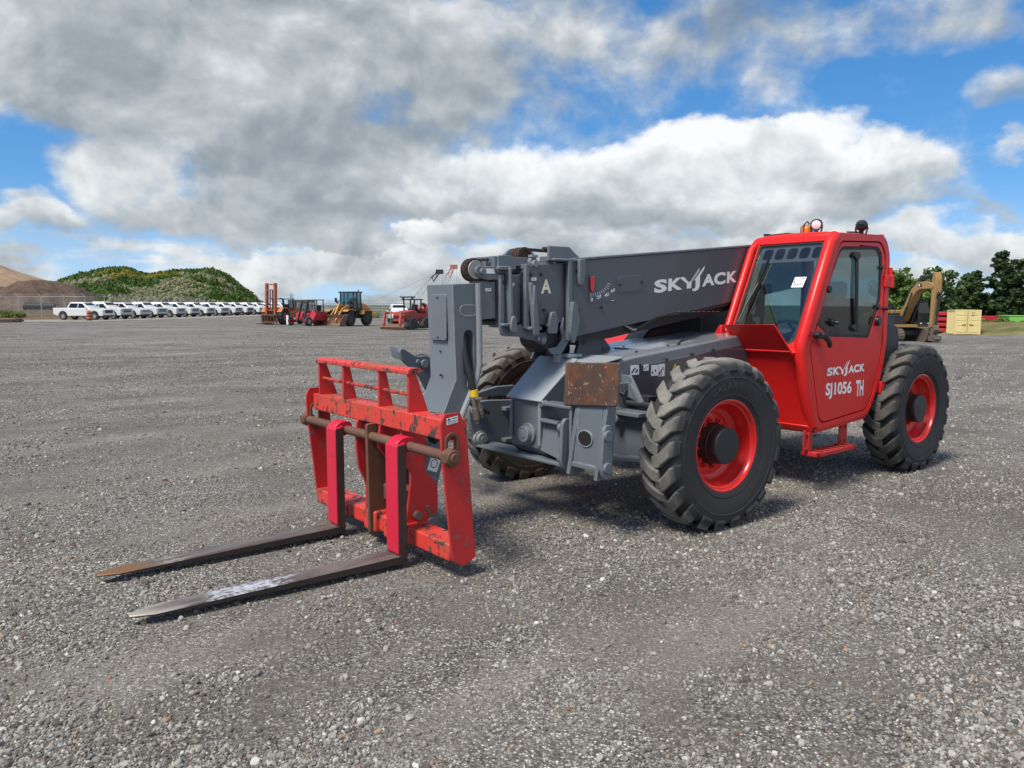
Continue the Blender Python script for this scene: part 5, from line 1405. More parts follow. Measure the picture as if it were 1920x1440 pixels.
def pickup(label, kind):
    """crew cab pickup, nose along +X; kind 0 black grille, 1 heavy duty with chrome grille and beacon, 2 rounded with chrome bumper"""
    t = empty('pickup_truck', (0, 0, 0), 0, label, 'pickup truck', 'white pickups parked in a row')
    hz = {0: 1.26, 1: 1.36, 2: 1.24}[kind]; dzr = {0: 0, 1: .07, 2: -.02}[kind]
    m = MB()
    top = [(-2.93, .62), (-2.95, 1.30), (-1.35, 1.30), (-1.30, 1.22), (1.22, 1.22), (1.30, hz - .02), (2.45, hz - .06), (2.82, hz - .16), (2.90, hz - .3), (2.92, .55), (2.80, .44)]
    m.prism(arch_profile((1.88, -1.80), top, .44, .52, .44), 'y', -.99, .99)
    body = m.build('body', M['truck'], t, .06, seg=3)
    m = MB(); m.box(-2.85, -1.42, -.84, .84, 1.298, 1.304); m.build('bed', M['grilledark'], body)
    m = MB()
    lo = rpoly([(-1.36, -.93), (1.30, -.93), (1.30, .93), (-1.36, .93)], .06, 2); hi = rpoly([(-1.16, -.73), (.46, -.71), (.46, .71), (-1.16, .73)], .10, 2)
    m.loft([[(x, y, 1.20) for x, y in lo], [(x * 1.0, y, 1.26) for x, y in lo], [(x * .985, y * .985, 1.84 + dzr) for x, y in hi], [(x * .9, y * .9, 1.915 + dzr) for x, y in hi]])
    cabin = m.build('cabin', M['truck'], t, .02)
    def gl(name, pts): q = MB(); q.poly(pts); q.build(name, M['carglass'], cabin, smooth=0)
    zt = 1.80 + dzr
    gl('windscreen', [(1.235, -.83, 1.285), (1.235, .83, 1.285), (.535, .645, zt), (.535, -.645, zt)])
    gl('rear_window', [(-1.365, .76, 1.33), (-1.365, -.76, 1.33), (-1.205, -.63, zt - .06), (-1.205, .63, zt - .06)])
    for s in (1, -1):
        yb = lambda z: s * (.938 - (z - 1.26) * .37)
        gl('side_window', [(.95, yb(1.30), 1.30), (-.03, yb(1.29), 1.29), (-.03, yb(zt - .03), zt - .03), (.38, yb(zt - .03), zt - .03)])
        gl('side_window', [(-.11, yb(1.29), 1.29), (-1.13, yb(1.31), 1.31), (-1.02, yb(zt - .03), zt - .03), (-.11, yb(zt - .03), zt - .03)])
        q = MB(); q.box(.93, 1.02, s * 1.0, s * 1.17, 1.22, 1.42); q.build('mirror', M['truck'] if kind == 0 else M['grilledark'], t, .02)
        q = MB(); q.box(2.62, 2.905, s * .66, s * .965, hz - .42, hz - .22); q.build('headlight', M['headlamp'], t, .02)
        q = MB(); q.box(-2.965, -2.90, s * .82, s * .995, .92, 1.25); q.build('tail_light', M['taillight'], t, .01)
        for xx in (-.07, .95, -1.2): q = MB(); q.box(xx - .006, xx + .006, s * .9905 - .001, s * .9905 + .001, .56, 1.2)
        for cx in (1.88, -1.80): simple_wheel(t, (cx, s * .86, .41), .41, .27, (0, s, 0))
    m = MB(); m.box(2.90, 2.935, -.62, .62, .72, hz - .18); gr = m.build('grille', M['grilledark'], t, .02)
    if kind:
        m = MB(); z0, z1 = .74, hz - .19
        m.box(2.93, 2.955, -.64, .64, z1 - .07, z1); m.box(2.93, 2.955, -.64, .64, z0, z0 + .05)
        for s in (1, -1): m.box(2.93, 2.955, s * .60, s * .66, z0, z1)
        m.box(2.93, 2.95, -.6, .6, (z0 + z1) / 2 - .03, (z0 + z1) / 2 + .03)
        if kind == 2: m.box(2.93, 2.952, -.035, .035, z0, z1)
        m.build('grille_surround', M['chrome2'], gr, whole=True)
    m = MB(); m.prism(rpoly([(2.72, -.99), (2.98, -.86), (3.0, 0), (2.98, .86), (2.72, .99), (2.6, .99), (2.6, -.99)], .05), 'z', .52, .74)
    m.build('bumper', M['truck'] if kind == 0 else M['chrome2'], t, .02)
    m = MB(); m.box(2.70, 2.96, -.7, .7, .36, .54); m.build('air_dam', M['grilledark'], t, .02)
    m = MB(); m.box(-2.4, 2.4, -.7, .7, .36, .5); m.build('underbody', M['grilledark'], t)
    if kind == 1:
        m = MB(); m.cyl((.0, 0, 1.975), (.0, 0, 2.10), .10, .08, n=12); m.build('beacon', M['beaconorange'], t)
    return t


def nth(k): return ['first', 'second', 'third', 'fourth', 'fifth', 'sixth', 'seventh', 'eighth', 'ninth', 'tenth', 'eleventh', 'twelfth', 'thirteenth', 'fourteenth', 'fifteenth'][k]
proto = [pickup('white crew cab pickup with black grille behind the striped barrel, nearest of the row', 0),
         pickup('second white pickup of the row, tall with chrome grille and orange roof beacon', 1),
         pickup('third white pickup of the row, lower with cross shaped grille and chrome bumper, no beacon', 2)]
noses = [208, 243, 278, 310, 344, 371, 400, 427, 452, 473, 495, 512, 527, 541, 554]
for i, px in enumerate(noses):
    d = 83 + i * 4.2 + (rng.normal(0, .35) if i else 0)
    x = (px - 960) / 1445 * d
    t = proto[i] if i < 3 else copy_tree(proto[1])
    a = R(-11 - .6 * min(i, 6)) + R(rng.normal(0, 1.8))
    nose = Vector((math.cos(a), math.sin(a))) * 2.8
    t.location = (x - nose.x - .1, d - nose.y * .4 + .2, G(x, d) * (0 if i < 3 else .4) + .02); t.rotation_euler = (0, 0, a)
    if i >= 3:
        t['label'] = f'{nth(i)} white pickup of the row counted from the striped barrel' + (', orange roof beacon' if i < 9 else ', near the orange mast' if i < 13 else ', behind the orange forklift')
tb = copy_tree(proto[1]); x, y, z = at(748, 83); tb.location = (x, y, z); tb.rotation_euler = (0, 0, R(-75)); tb['label'] = 'lone white pickup behind the red plough tractor'; tb['group'] = 'white pickups in the yard'

# striped traffic barrel
x, y, z = at(170, 79.5)
m = MB(); m.lathe([(.30, 0), (.30, .06), (.27, .08)], (0, 0, 0), (0, 0, 1), 20); bar = m.build('traffic_barrel', M['rubber']); bar.location = (x, y, 0.02)
tag(bar, 'orange and black striped traffic barrel beside the nearest white pickup', 'traffic barrel')
M['barrel'] = flat('orange_barrel', (0.72, 0.14, 0.02), 0.5); M['barrelblack'] = flat('dark_barrel_band', (0.06, 0.045, 0.04), 0.5)
for k in range(6):
    m = MB(); r0, r1 = .262 - k * .010, .258 - (k + 1) * .010; m.cyl((0, 0, .08 + k * .15), (0, 0, .228 + k * .15), r0, r1, n=20); m.build('band', M['barrel'] if k % 2 else M['barrelblack'], bar)
m = MB(); m.cyl((0, 0, .975), (0, 0, 1.06), .10, .06, n=12); m.build('handle', M['barrel'], bar)

# ---- orange rough-terrain forklift
M['fl_orange'] = paint('faded_orange_paint', (0.50, 0.15, 0.035), 0.5, 0.15, dirt=0.5, dirtcol=(0.28, 0.13, 0.06), bumps=0)
M['fl_mast'] = paint('rusty_orange_mast', (0.33, 0.085, 0.035), 0.6, 0.2, dirt=0.5, dirtcol=(0.16, 0.07, 0.04), bumps=0)
x, y, z = at(533, 65.5)
F = empty('rough_terrain_forklift', (x, y, z), R(-110), 'weathered orange forklift with tall mast left of the loader', 'forklift')
m = MB()
for s in (1, -1): m.box(1.55, 1.80, s * .42 - .09, s * .42 + .09, .30, 3.42, Matrix.Rotation(R(-3), 3, 'Y'), (1.7, 0, .3))
m.build('mast_rail', M['fl_mast'], F)
m = MB()
for zz in (3.30, 2.85, 2.2, 1.2): m.box(1.50, 1.66, -.42, .42, zz - .05, zz + .05)
m.build('mast_crossbar', M['fl_mast'], F); m = MB(); m.cyl((1.62, .12, .6), (1.50, .12, 2.8), .05, n=10); m.cyl((1.62, -.12, .6), (1.50, -.12, 2.8), .05, n=10); m.build('lift_cylinder', M['dark'], F)
m = MB(); m.box(1.80, 1.95, -.75, .75, .75, .88); m.box(1.80, 1.95, -.75, .75, .15, .28)
for k in range(6): m.box(1.84, 1.92, -.72 + k * .28, -.66 + k * .28, .12, .9)
m.build('fork_frame', M['rust'], F, whole=True)
m = MB()
for s in (1, -1): m.box(1.9, 3.0, s * .4 - .07, s * .4 + .07, .06, .12)
m.build('fork', M['fork_side'], F)
m = MB(); m.prism(rpoly([(-1.9, .55), (-1.95, 1.35), (-.9, 1.45), (-.7, 1.10), (.1, 1.05), (.2, 1.30), (.9, 1.40), (1.45, 1.15), (1.45, .55)], .08), 'y', -.48, .48); m.build('body', M['fl_orange'], F, .03)
m = MB()
for s in (1, -1): m.prism([(.45, 1.18), (.80, 1.42), (1.35, 1.42), (1.65, 1.05), (1.55, 1.05), (1.30, 1.32), (.85, 1.32), (.55, 1.12)], 'y', s * .52 if s > 0 else -1.02, s * 1.02 if s > 0 else -.52)
m.build('mudguard', M['fl_orange'], F, .01)
for s in (1, -1): simple_wheel(F, (1.05, s * .80, .64), .64, .46, (0, s, 0), lugs=14, rim=M['fl_mast']); simple_wheel(F, (-1.35, s * .72, .44), .44, .32, (0, s, 0), rim=M['fl_mast'])
m = MB()
for xx in (-.75, .55):
    for s in (1, -1): m.bar((xx, s * .55, 1.2), (xx + .1, s * .52, 2.12), .07, .07)
m.box(-.75, .75, -.62, .62, 2.10, 2.16); m.bar((.75, -.6, 2.14), (1.2, -.55, 2.2), .05, .05); m.bar((.75, .6, 2.14), (1.2, .55, 2.2), .05, .05); m.build('cage', M['dark'], F, whole=True)
m = MB(); m.box(-.45, .0, -.25, .25, 1.05, 1.25); m.box(-.55, -.42, -.25, .25, 1.2, 1.7); m.build('seat', M['black'], F, .03)
m = MB(); m.cyl((-1.3, .3, 1.4), (-1.3, .3, 1.95), .05, n=10); m.build('exhaust', M['dark'], F)

# ---- red truck-mounted forklift
M['tm_red'] = paint('deep_red_paint', (0.40, 0.018, 0.035), 0.4, 0.12, dirt=0.3, dirtcol=(0.18, 0.04, 0.045), bumps=0)
x, y, z = at(580, 62.5)
F = empty('truck_mounted_forklift', (x, y, z), R(-120), 'small dark red three wheeled forklift between the orange forklift and the loader', 'forklift')
m = MB(); m.prism(rpoly([(-.9, .40), (-.95, 1.15), (-.2, 1.25), (.3, 1.0), (.5, .45)], .08), 'y', -1.05, -.25); m.prism(rpoly([(-.8, .40), (-.8, 1.0), (.2, 1.0), (.5, .45)], .08), 'y', -.25, .30); m.prism(rpoly([(-.9, .40), (-.9, 1.12), (.1, 1.20), (.6, .45)], .06), 'y', .30, 1.05); m.build('body', M['tm_red'], F, .03, whole=True)
m = MB()
for s in (1, -1): m.box(.3, 1.4, s * .95 - .1, s * .95 + .1, .28, .5)
m.build('straddle_arm', M['tm_red'], F, .02)
for s in (1, -1): simple_wheel(F, (1.05, s * 1.0, .36), .36, .28, (0, s, 0))
simple_wheel(F, (-.85, 0, .36), .36, .28, (0, 1, 0))
m = MB()
for s in (1, -1): m.bar((.9, s * .35, .25), (.35, s * .32, 1.95), .10, .16, (1, 0, 0))
m.build('mast_rail', M['dark'], F)
m = MB()
for zz, xx in ((.5, .82), (1.2, .6), (1.85, .4)): m.box(xx - .05, xx + .05, -.35, .35, zz - .05, zz + .05)
m.build('mast_crossbar', M['dark'], F)
m = MB()
for p in ((-.7, .95), (.25, .98)): m.bar((p[0], p[1], 1.1), (p[0], p[1], 2.05), .06, .06); m.bar((p[0], .25, 1.1), (p[0], .25, 2.05), .06, .06)
m.box(-.75, .30, .22, 1.02, 2.03, 2.09); m.build('cage', M['dark'], F, whole=True)
m = MB(); m.box(-.5, -.1, .4, .85, 1.05, 1.25); m.box(-.6, -.48, .4, .85, 1.2, 1.65); m.build('seat', M['black'], F, .03)
m = MB(); m.cyl((1.35, -.95, .1), (1.35, -.95, .85), .10, n=12); m.build('white_post', M['white'], F)
m = MB(); m.prism(circ(.6, 1.55, .03, 10), 'y', 1.02, 1.05); m.lathe([(.17 + .02 * math.cos(t), .02 * math.sin(t)) for t in np.linspace(0, 6.28, 7)[:-1]], (.35, 1.05, 1.5), (1, .3, 0), 16, close=True); m.build('mirror', M['dark'], F, whole=True)

# ---- wheel loader
M['ld_yel'] = paint('ochre_machine_paint', (0.50, 0.23, 0.04), 0.45, 0.12, dirt=0.4, dirtcol=(0.28, 0.16, 0.06), bumps=0)
M['ld_bright'] = paint('yellow_machine_paint', (0.62, 0.32, 0.03), 0.42, 0.1, dirt=0.25, dirtcol=(0.35, 0.22, 0.07), bumps=0)
M['bucket'] = paint('rusty_bucket_steel', (0.16, 0.085, 0.05), 0.6, 0.3, scale=2, dirt=0.6, dirtcol=(0.22, 0.13, 0.085), chips=.15, chipcol=(.22, .19, .17), bumps=0)
x, y, z = at(652, 64.5)
F = empty('wheel_loader', (x, y, z), R(-112), 'yellow wheel loader with black cab and rusty bucket lowered to the gravel', 'wheel loader')
for xx in (.95, -1.55):
    for s in (1, -1): simple_wheel(F, (xx, s * .88, .63), .63, .46, (0, s, 0), rim=M['dark'])
m = MB(); m.box(-2.6, -.45, -.62, .62, .62, 1.25); m.box(-.3, 1.5, -.5, .5, .55, 1.15); m.cyl((-.38, 0, .5), (-.38, 0, 1.2), .16, n=14); m.build('frame', M['dark'], F, .03, whole=True)
m = MB(); m.loft([[(x_, y_, z_) for y_, z_ in rpoly([(-.62, 1.15), (-.62, 1.75 + b), (-.4, 1.95 + b), (.4, 1.95 + b), (.62, 1.75 + b), (.62, 1.15)], .15, 3)] for x_, b in ((-1.15, 0), (-2.3, -.12), (-2.75, -.45))]); m.build('engine_hood', M['ld_yel'], F, .02)
m = MB(); m.box(-3.0, -2.55, -.95, .95, .72, 1.10); m.build('counterweight', M['ld_bright'], F, .06, seg=3)
m = MB()
for s in (1, -1): m.prism([(-2.25, .95), (-2.15, 1.28), (-.9, 1.30), (-.75, .95), (-.95, .95), (-1.05, 1.22), (-2.0, 1.2), (-2.1, .95)], 'y', s * .64 if s > 0 else -1.12, s * 1.12 if s > 0 else -.64); m.prism([(.35, 1.2), (.55, 1.36), (1.4, 1.36), (1.6, 1.2), (1.5, 1.2), (1.35, 1.3), (.6, 1.3), (.45, 1.2)], 'y', s * .64 if s > 0 else -1.12, s * 1.12 if s > 0 else -.64)
m.build('mudguard', M['ld_yel'], F, .01)
m = MB(); m.box(-1.2, .12, -.72, .72, 1.22, 1.42); m.build('cab_base', M['dark'], F, .02)
m = MB()
for xx, s in ((-1.15, 1), (-1.15, -1), (.02, 1), (.02, -1), (-.55, 1), (-.55, -1)): m.bar((xx, s * .66, 1.4), (xx * .92 - .04, s * .62, 2.74), .09, .09)
m.box(-1.25, .12, -.74, .74, 2.72, 2.84); cb = m.build('cab', M['dark'], F, .02, whole=True)
M['cabpane'] = glass('green_cab_glass', (0.30, 0.45, 0.45), 0.9, .02)
for pts in ([(.02, -.62, 1.45), (.02, .62, 1.45), (-.04, .6, 2.70), (-.04, -.6, 2.70)], [(-1.13, -.62, 1.45), (-1.13, .62, 1.45), (-1.1, .6, 2.70), (-1.1, -.6, 2.70)]): q = MB(); q.poly(pts); q.build('pane', M['cabpane'], cb, smooth=0)
for s in (1, -1):
    for a, b in ((.0, -.53), (-.58, -1.13)): q = MB(); q.poly([(a, s * .66, 1.45), (b, s * .66, 1.45), (b * .95 - .02, s * .63, 2.70), (a - .04, s * .63, 2.70)]); q.build('pane', M['cabpane'], cb, smooth=0)
m = MB(); m.box(-.8, -.4, -.25, .25, 1.42, 1.75); m.box(-.9, -.76, -.25, .25, 1.7, 2.3); m.build('seat', M['seat'], F, .04)
m = MB(); m.cyl((-.9, .55, 2.84), (-.9, .55, 3.0), .06, n=10); m.build('beacon', M['red_print'], F)
m = MB()
for s in (1, -1): m.cyl((-.02, s * .62, 2.1), (.15, s * .95, 2.15), .02, n=6); m.box(.12, .18, s * .88, s * 1.08, 1.98, 2.32)
m.build('mirror', M['black'], F)
m = MB()
for s in (1, -1): m.prism(rpoly([(.05, 1.55), (.35, 1.75), (1.2, 1.45), (2.2, .55), (2.15, .32), (1.95, .35), (1.1, 1.12), (.3, 1.35)], .08), 'y', s * .36 - .06, s * .36 + .06)
m.build('lift_arm', M['ld_yel'], F, .01)
m = MB(); m.prism([(.7, 1.55), (1.0, 1.85), (1.2, 1.8), (1.75, 1.0), (1.6, .95), (1.1, 1.45)], 'y', -.07, .07); m.cyl((.1, 0, 1.5), (.95, 0, 1.75), .07, n=10); m.build('bell_crank', M['ld_yel'], F, whole=True)
m = MB()
for s in (1, -1): m.bar((.30, s * .6, 1.35), (.45, s * .62, 2.0), .05, .05); m.box(.42, .56, s * .62 - .1, s * .62 + .1, 1.9, 2.05)
m.build('head_lamp', M['black'], F)
m = MB(); prof = [(2.10, .95), (1.98, .70), (1.98, .30), (2.15, .06), (2.95, .02), (2.95, .06), (2.2, .11), (2.06, .32), (2.06, .68), (2.18, .93)]
m.prism(prof, 'y', -1.22, 1.22)
for s in (1.2, -1.22): m.prism([(2.14, .94), (1.98, .68), (1.98, .30), (2.15, .05), (2.95, .03), (2.75, .45)], 'y', s, s + .03)
m.build('bucket', M['bucket'], F, whole=True)

# ---- red plough tractor on four tracks
M['pt_red'] = paint('sunfaded_red_paint', (0.36, 0.05, 0.035), 0.5, 0.15, dirt=0.4, dirtcol=(0.2, 0.07, 0.05), bumps=0)
M['pt_arm'] = paint('orange_red_paint', (0.46, 0.09, 0.06), 0.5, 0.12, dirt=0.3, dirtcol=(0.26, 0.09, 0.06), bumps=0)
x, y, z = at(768, 57.5)
F = empty('plough_tractor', (x, y, z), R(-118), 'red trenching tractor with rusty front blade and canopy, left of the telehandler boom head', 'tractor')
for xx in (.75, -.95):
    for s in (1, -1):
        m = MB(); m.prism(rpoly([(xx - .62, .08), (xx - .66, .34), (xx - .22, .86), (xx + .22, .86), (xx + .66, .34), (xx + .62, .08)], .12, 3), 'y', s * .55 if s > 0 else -.98, s * .98 if s > 0 else -.55); tr = m.build('track', M['farrubber'], F, .03)
        m = MB()
        for cx, cz, r in ((xx - .42, .28, .2), (xx + .42, .28, .2), (xx, .62, .2)): m.cyl((cx, s * .97, cz), (cx, s * 1.0, cz), r, n=16)
        m.build('track_roller', M['dark'], tr)
m = MB(); m.prism(rpoly([(-1.7, .55), (-1.7, 1.15), (-.35, 1.2), (-.1, 1.45), (1.25, 1.25), (1.4, .6)], .1), 'y', -.5, .5); m.build('body', M['pt_red'], F, .03)
m = MB()
for s in (1, -1): m.bar((1.2, s * .75, 1.25), (2.0, s * .72, 1.22), .13, .16); m.bar((1.98, s * .72, 1.28), (2.15, s * .72, .45), .13, .16); m.bar((2.12, s * .72, .5), (2.0, s * .8, .2), .12, .2)
m.bar((1.55, -.75, 1.24), (1.55, .75, 1.24), .14, .14); m.build('blade_arm', M['pt_arm'], F, whole=True)
m = MB(); m.prism([(2.0, .05), (2.06, .02), (2.16, .22), (2.06, .46), (2.0, .46), (2.08, .22)], 'y', -1.05, 1.05); m.build('blade', M['bucket'], F)
m = MB()
for xx, s in ((-.85, 1), (-.85, -1), (.0, 1), (.0, -1)): m.bar((xx, s * .45, 1.2), (xx, s * .48, 2.2), .08, .08)
m.box(-1.0, .2, -.58, .58, 2.18, 2.26); m.build('canopy', M['dark'], F, whole=True)
m = MB(); m.box(-.1, .45, -.5, .5, 2.34, 2.44); m.box(.1, .2, -.45, -.35, 2.2, 2.4); m.box(.1, .2, .35, .45, 2.2, 2.4); m.build('light_bar', M['dark'], F, whole=True)
m = MB(); m.box(-.7, -.3, -.25, .25, 1.2, 1.4); m.box(-.8, -.68, -.25, .25, 1.35, 1.85); m.build('seat', M['seat'], F, .03)
m = MB(); m.bar((-1.2, 0, 1.3), (-2.5, .1, 1.75), .3, .3); m.cyl((-1.9, -.5, 1.35), (-1.9, .5, 1.35), .42, n=18); m.build('cable_reel', M['pt_arm'], F, whole=True)
m = MB(); m.bar((-1.3, .3, 1.9), (-2.7, .3, 1.3), .16, .2); m.prism([(-2.6, 1.4), (-2.9, 1.1), (-2.85, .15), (-2.6, .3)], 'y', .2, .4); m.build('plough_arm', M['dark'], F, whole=True)

# ---- yellow excavator
M['ex_yel'] = paint('dusty_yellow_paint', (0.36, 0.215, 0.07), 0.55, 0.15, scale=2, dirt=0.5, dirtcol=(0.26, 0.19, 0.11), bumps=0)
M['ex_mud'] = paint('muddy_track_steel', (0.13, 0.10, 0.075), 0.75, 0.25, scale=4, bumps=0)
x, y, z = at(1686, 54)
F = empty('excavator', (x, y, z), R(-84), 'dusty yellow excavator with folded arm right of the telehandler cab', 'excavator'); F.scale = (.92, .92, .92)
for s in (1, -1):
    y0, y1 = (.85, 1.5) if s > 0 else (-1.5, -.85)
    m = MB(); m.prism(stadium(-.1, .47, 4.0, .88, 8), 'y', y0 + .03, y1 - .03); tr = m.build('track', M['ex_mud'], F)
    m = MB(); sh = []
    st_ = stadium(-.1, .47, 4.06, .94, 10); L_ = 0; pts = [Vector(p) for p in st_]; per = sum((pts[i] - pts[i - 1]).length for i in range(len(pts)))
    nsh = 46; step_ = per / nsh; pos = 0.0; i = 0; rem = 0.0
    cur = pts[0]; idx = 1; need = 0.0
    for k in range(nsh):
        need = step_
        while True:
            nxt = pts[idx % len(pts)]; seg_ = (nxt - cur).length
            if seg_ >= need: cur = cur + (nxt - cur).normalized() * need; break
            need -= seg_; cur = nxt; idx += 1
        tdir = (pts[idx % len(pts)] - pts[(idx - 1) % len(pts)]).normalized(); nn = Vector((tdir.y, -tdir.x))
        a = cur - tdir * step_ * .44; b = cur + tdir * step_ * .44
        m.hexa([(a.x - nn.x * .03, y0, a.y - nn.y * .03), (b.x - nn.x * .03, y0, b.y - nn.y * .03), (b.x - nn.x * .03, y1, b.y - nn.y * .03), (a.x - nn.x * .03, y1, a.y - nn.y * .03),
                (a.x + nn.x * .03, y0, a.y + nn.y * .03), (b.x + nn.x * .03, y0, b.y + nn.y * .03), (b.x + nn.x * .03, y1, b.y + nn.y * .03), (a.x + nn.x * .03, y1, a.y + nn.y * .03)])
    m.build('track_shoes', M['ex_mud'], tr, smooth=0)
m = MB(); m.box(-1.1, 1.0, -.9, .9, .45, .85); m.cyl((-.1, 0, .8), (-.1, 0, 1.1), .65, n=24); m.build('undercarriage', M['dark'], F, .03, whole=True)
m = MB(); m.box(-2.6, 1.35, -1.38, 1.38, 1.06, 1.26); m.build('slew_deck', M['ex_yel'], F, .02)
m = MB(); m.box(-2.7, -1.9, -1.38, 1.38, 1.2, 2.1); m.build('counterweight', M['ex_yel'], F, .12, seg=3)
m = MB(); m.box(-1.95, -.25, -1.36, 1.36, 1.26, 2.15); m.build('engine_housing', M['dark'], F, .05)
m = MB(); m.box(-1.96, -.24, -1.375, 1.375, 2.05, 2.32); m.build('engine_hood', M['ex_yel'], F, .05)
m = MB(); m.box(-1.7, -.3, -1.37, -.5, 2.33, 2.55); m.build('radiator_guard', M['dark'], F, .02)
m = MB(); m.box(-.25, 1.30, -1.37, -.55, 1.26, 1.85); tbx = m.build('tool_box', M['dark'], F, .04)
m = MB(); m.box(-.24, 1.31, -1.38, -.54, 1.84, 1.93); m.build('lid', M['dark'], tbx, .02)
m = MB(); m.tube([(1.25, -1.3, 1.9), (1.25, -1.3, 2.75), (.6, -1.3, 2.8), (.6, -1.3, 1.9)], .03, 6); m.tube([(-.4, -1.2, 2.3), (-.4, -1.2, 3.0)], .025, 6); m.tube([(-.4, -.9, 2.5), (-.4, -.9, 3.0)], .06, 8); m.build('handrail', M['dark'], F)
m = MB()
cabp = rpoly([(-.15, 1.26), (-.2, 2.85), (-.05, 2.97), (1.05, 2.97), (1.55, 2.1), (1.55, 1.26)], .08, 3)
for a, b in ((.45, .50), (1.31, 1.36)):
    m.prism(cabp, 'y', a, b, [list(reversed(rpoly([(0, 1.9), (0, 2.8), (1.0, 2.8), (1.42, 2.1), (1.42, 1.5), (.6, 1.5)], .06, 3)))])
m.box(-.18, 1.1, .46, 1.35, 2.93, 3.0); m.box(-.2, -.1, .5, 1.32, 1.26, 2.9); m.box(1.45, 1.55, .5, 1.32, 1.26, 1.45); m.bar((1.54, .9, 2.1), (1.54, .9, 2.12), .86, .04)
cb = m.build('cab', M['dark'], F, .01, whole=True)
for pts in ([(1.54, .5, 1.45), (1.54, 1.32, 1.45), (1.54, 1.32, 2.1), (1.54, .5, 2.1)], [(1.53, .5, 2.12), (1.53, 1.32, 2.12), (1.08, 1.32, 2.9), (1.08, .5, 2.9)]): q = MB(); q.poly(pts); q.build('pane', M['cabpane'], cb, smooth=0)
for yy in (.475, 1.335): q = MB(); q.poly([(0, yy, 1.9), (0, yy, 2.8), (1.0, yy, 2.8), (1.42, yy, 2.1), (1.42, yy, 1.5), (.6, yy, 1.5)]); q.build('pane', M['cabpane'], cb, smooth=0)
m = MB(); m.box(.2, .65, .65, 1.15, 1.4, 1.8); m.box(.1, .25, .65, 1.15, 1.75, 2.5); m.build('seat', M['seat'], F, .05)
m = MB(); m.box(1.53, 1.56, .56, .68, 1.32, 1.40); m.box(1.53, 1.56, 1.14, 1.26, 1.32, 1.40); m.build('lamp', M['lens'], F)
boomp = rpoly([(.25, 1.45), (.20, 1.80), (.85, 3.0), (1.75, 4.12), (2.25, 4.38), (2.75, 4.40), (3.95, 4.22), (4.05, 3.98), (3.85, 3.86), (2.55, 3.86), (2.1, 3.66), (1.45, 2.85), (.62, 1.5)], .12, 3)
m = MB(); m.prism(boomp, 'y', -.27, .27); bm_ = m.build('boom', M['ex_yel'], F, .02)
m = MB()
for yy in (.2705, -.2735): m.prism([(2.35, 4.0), (2.35, 4.28), (2.6, 4.28), (2.78, 4.15), (2.78, 4.0)], 'y', yy, yy + .003)
m.build('boom_decal', M['ink'], bm_); m = MB()
for yy in (.2745, -.2755): m.prism([(2.44, 4.04), (2.40, 4.2), (2.52, 4.24), (2.56, 4.06)], 'y', yy, yy + .001)
m.build('decal_print', M['white'], bm_)
m = MB()
for s in (1, -1): m.cyl((.75, s * .42, 1.35), (1.35, s * .42, 2.55), .09, n=12); m.cyl((1.35, s * .42, 2.5), (1.85, s * .40, 3.6), .055, n=10)
m.build('boom_cylinder', M['dark'], F, whole=True)
m = MB(); m.cyl((2.2, 0, 4.55), (3.2, 0, 4.78), .10, n=12); m.cyl((3.2, 0, 4.78), (3.98, 0, 4.95), .06, n=10); m.box(2.1, 2.3, -.1, .1, 4.35, 4.6); m.build('arm_cylinder', M['dark'], F, whole=True)
m = MB(); m.prism(rpoly([(3.85, 4.98), (4.12, 5.02), (4.28, 4.55), (4.28, 3.7), (4.0, 1.15), (3.72, 1.15), (3.78, 3.6), (3.78, 4.3)], .06), 'y', -.22, .22); arm = m.build('arm', M['ex_yel'], F, .02)
m = MB(); m.cyl((4.36, 0, 3.35), (4.22, 0, 2.0), .10, n=12); m.cyl((4.22, 0, 2.0), (4.12, 0, 1.25), .06, n=10); m.prism([(4.25, 3.2), (4.50, 3.5), (4.40, 3.6), (4.22, 3.4)], 'y', -.12, .12); m.build('bucket_cylinder', M['dark'], F, whole=True)
m = MB(); m.prism(rpoly([(3.72, 1.2), (4.2, 1.3), (4.35, .95), (4.1, .6), (4.45, .35), (4.35, .12), (3.95, .1), (3.72, .35), (3.85, .6), (3.6, .95)], .06), 'y', -.18, .18); m.box(3.85, 4.35, -.34, .34, .18, .52); m.cyl((3.8, -.3, 1.1), (3.8, .3, 1.1), .07, n=10); m.prism(rpoly([(3.6, .9), (3.75, .95), (3.6, .25), (3.35, .02), (3.25, .05), (3.45, .35)], .04), 'y', -.28, .28); m.build('coupler', M['ex_mud'], F, .01, whole=True)
m = MB(); m.tube([(3.9, -.24, 4.9), (3.6, -.3, 4.6), (3.0, -.3, 4.5), (2.2, -.3, 4.45), (1.5, -.3, 3.9), (.7, -.3, 2.6)], .03, 6); m.tube([(4.0, .24, 4.7), (4.25, .26, 4.0), (4.2, .26, 3.4)], .03, 6); m.build('hydraulic_hose', M['rubber'], F)

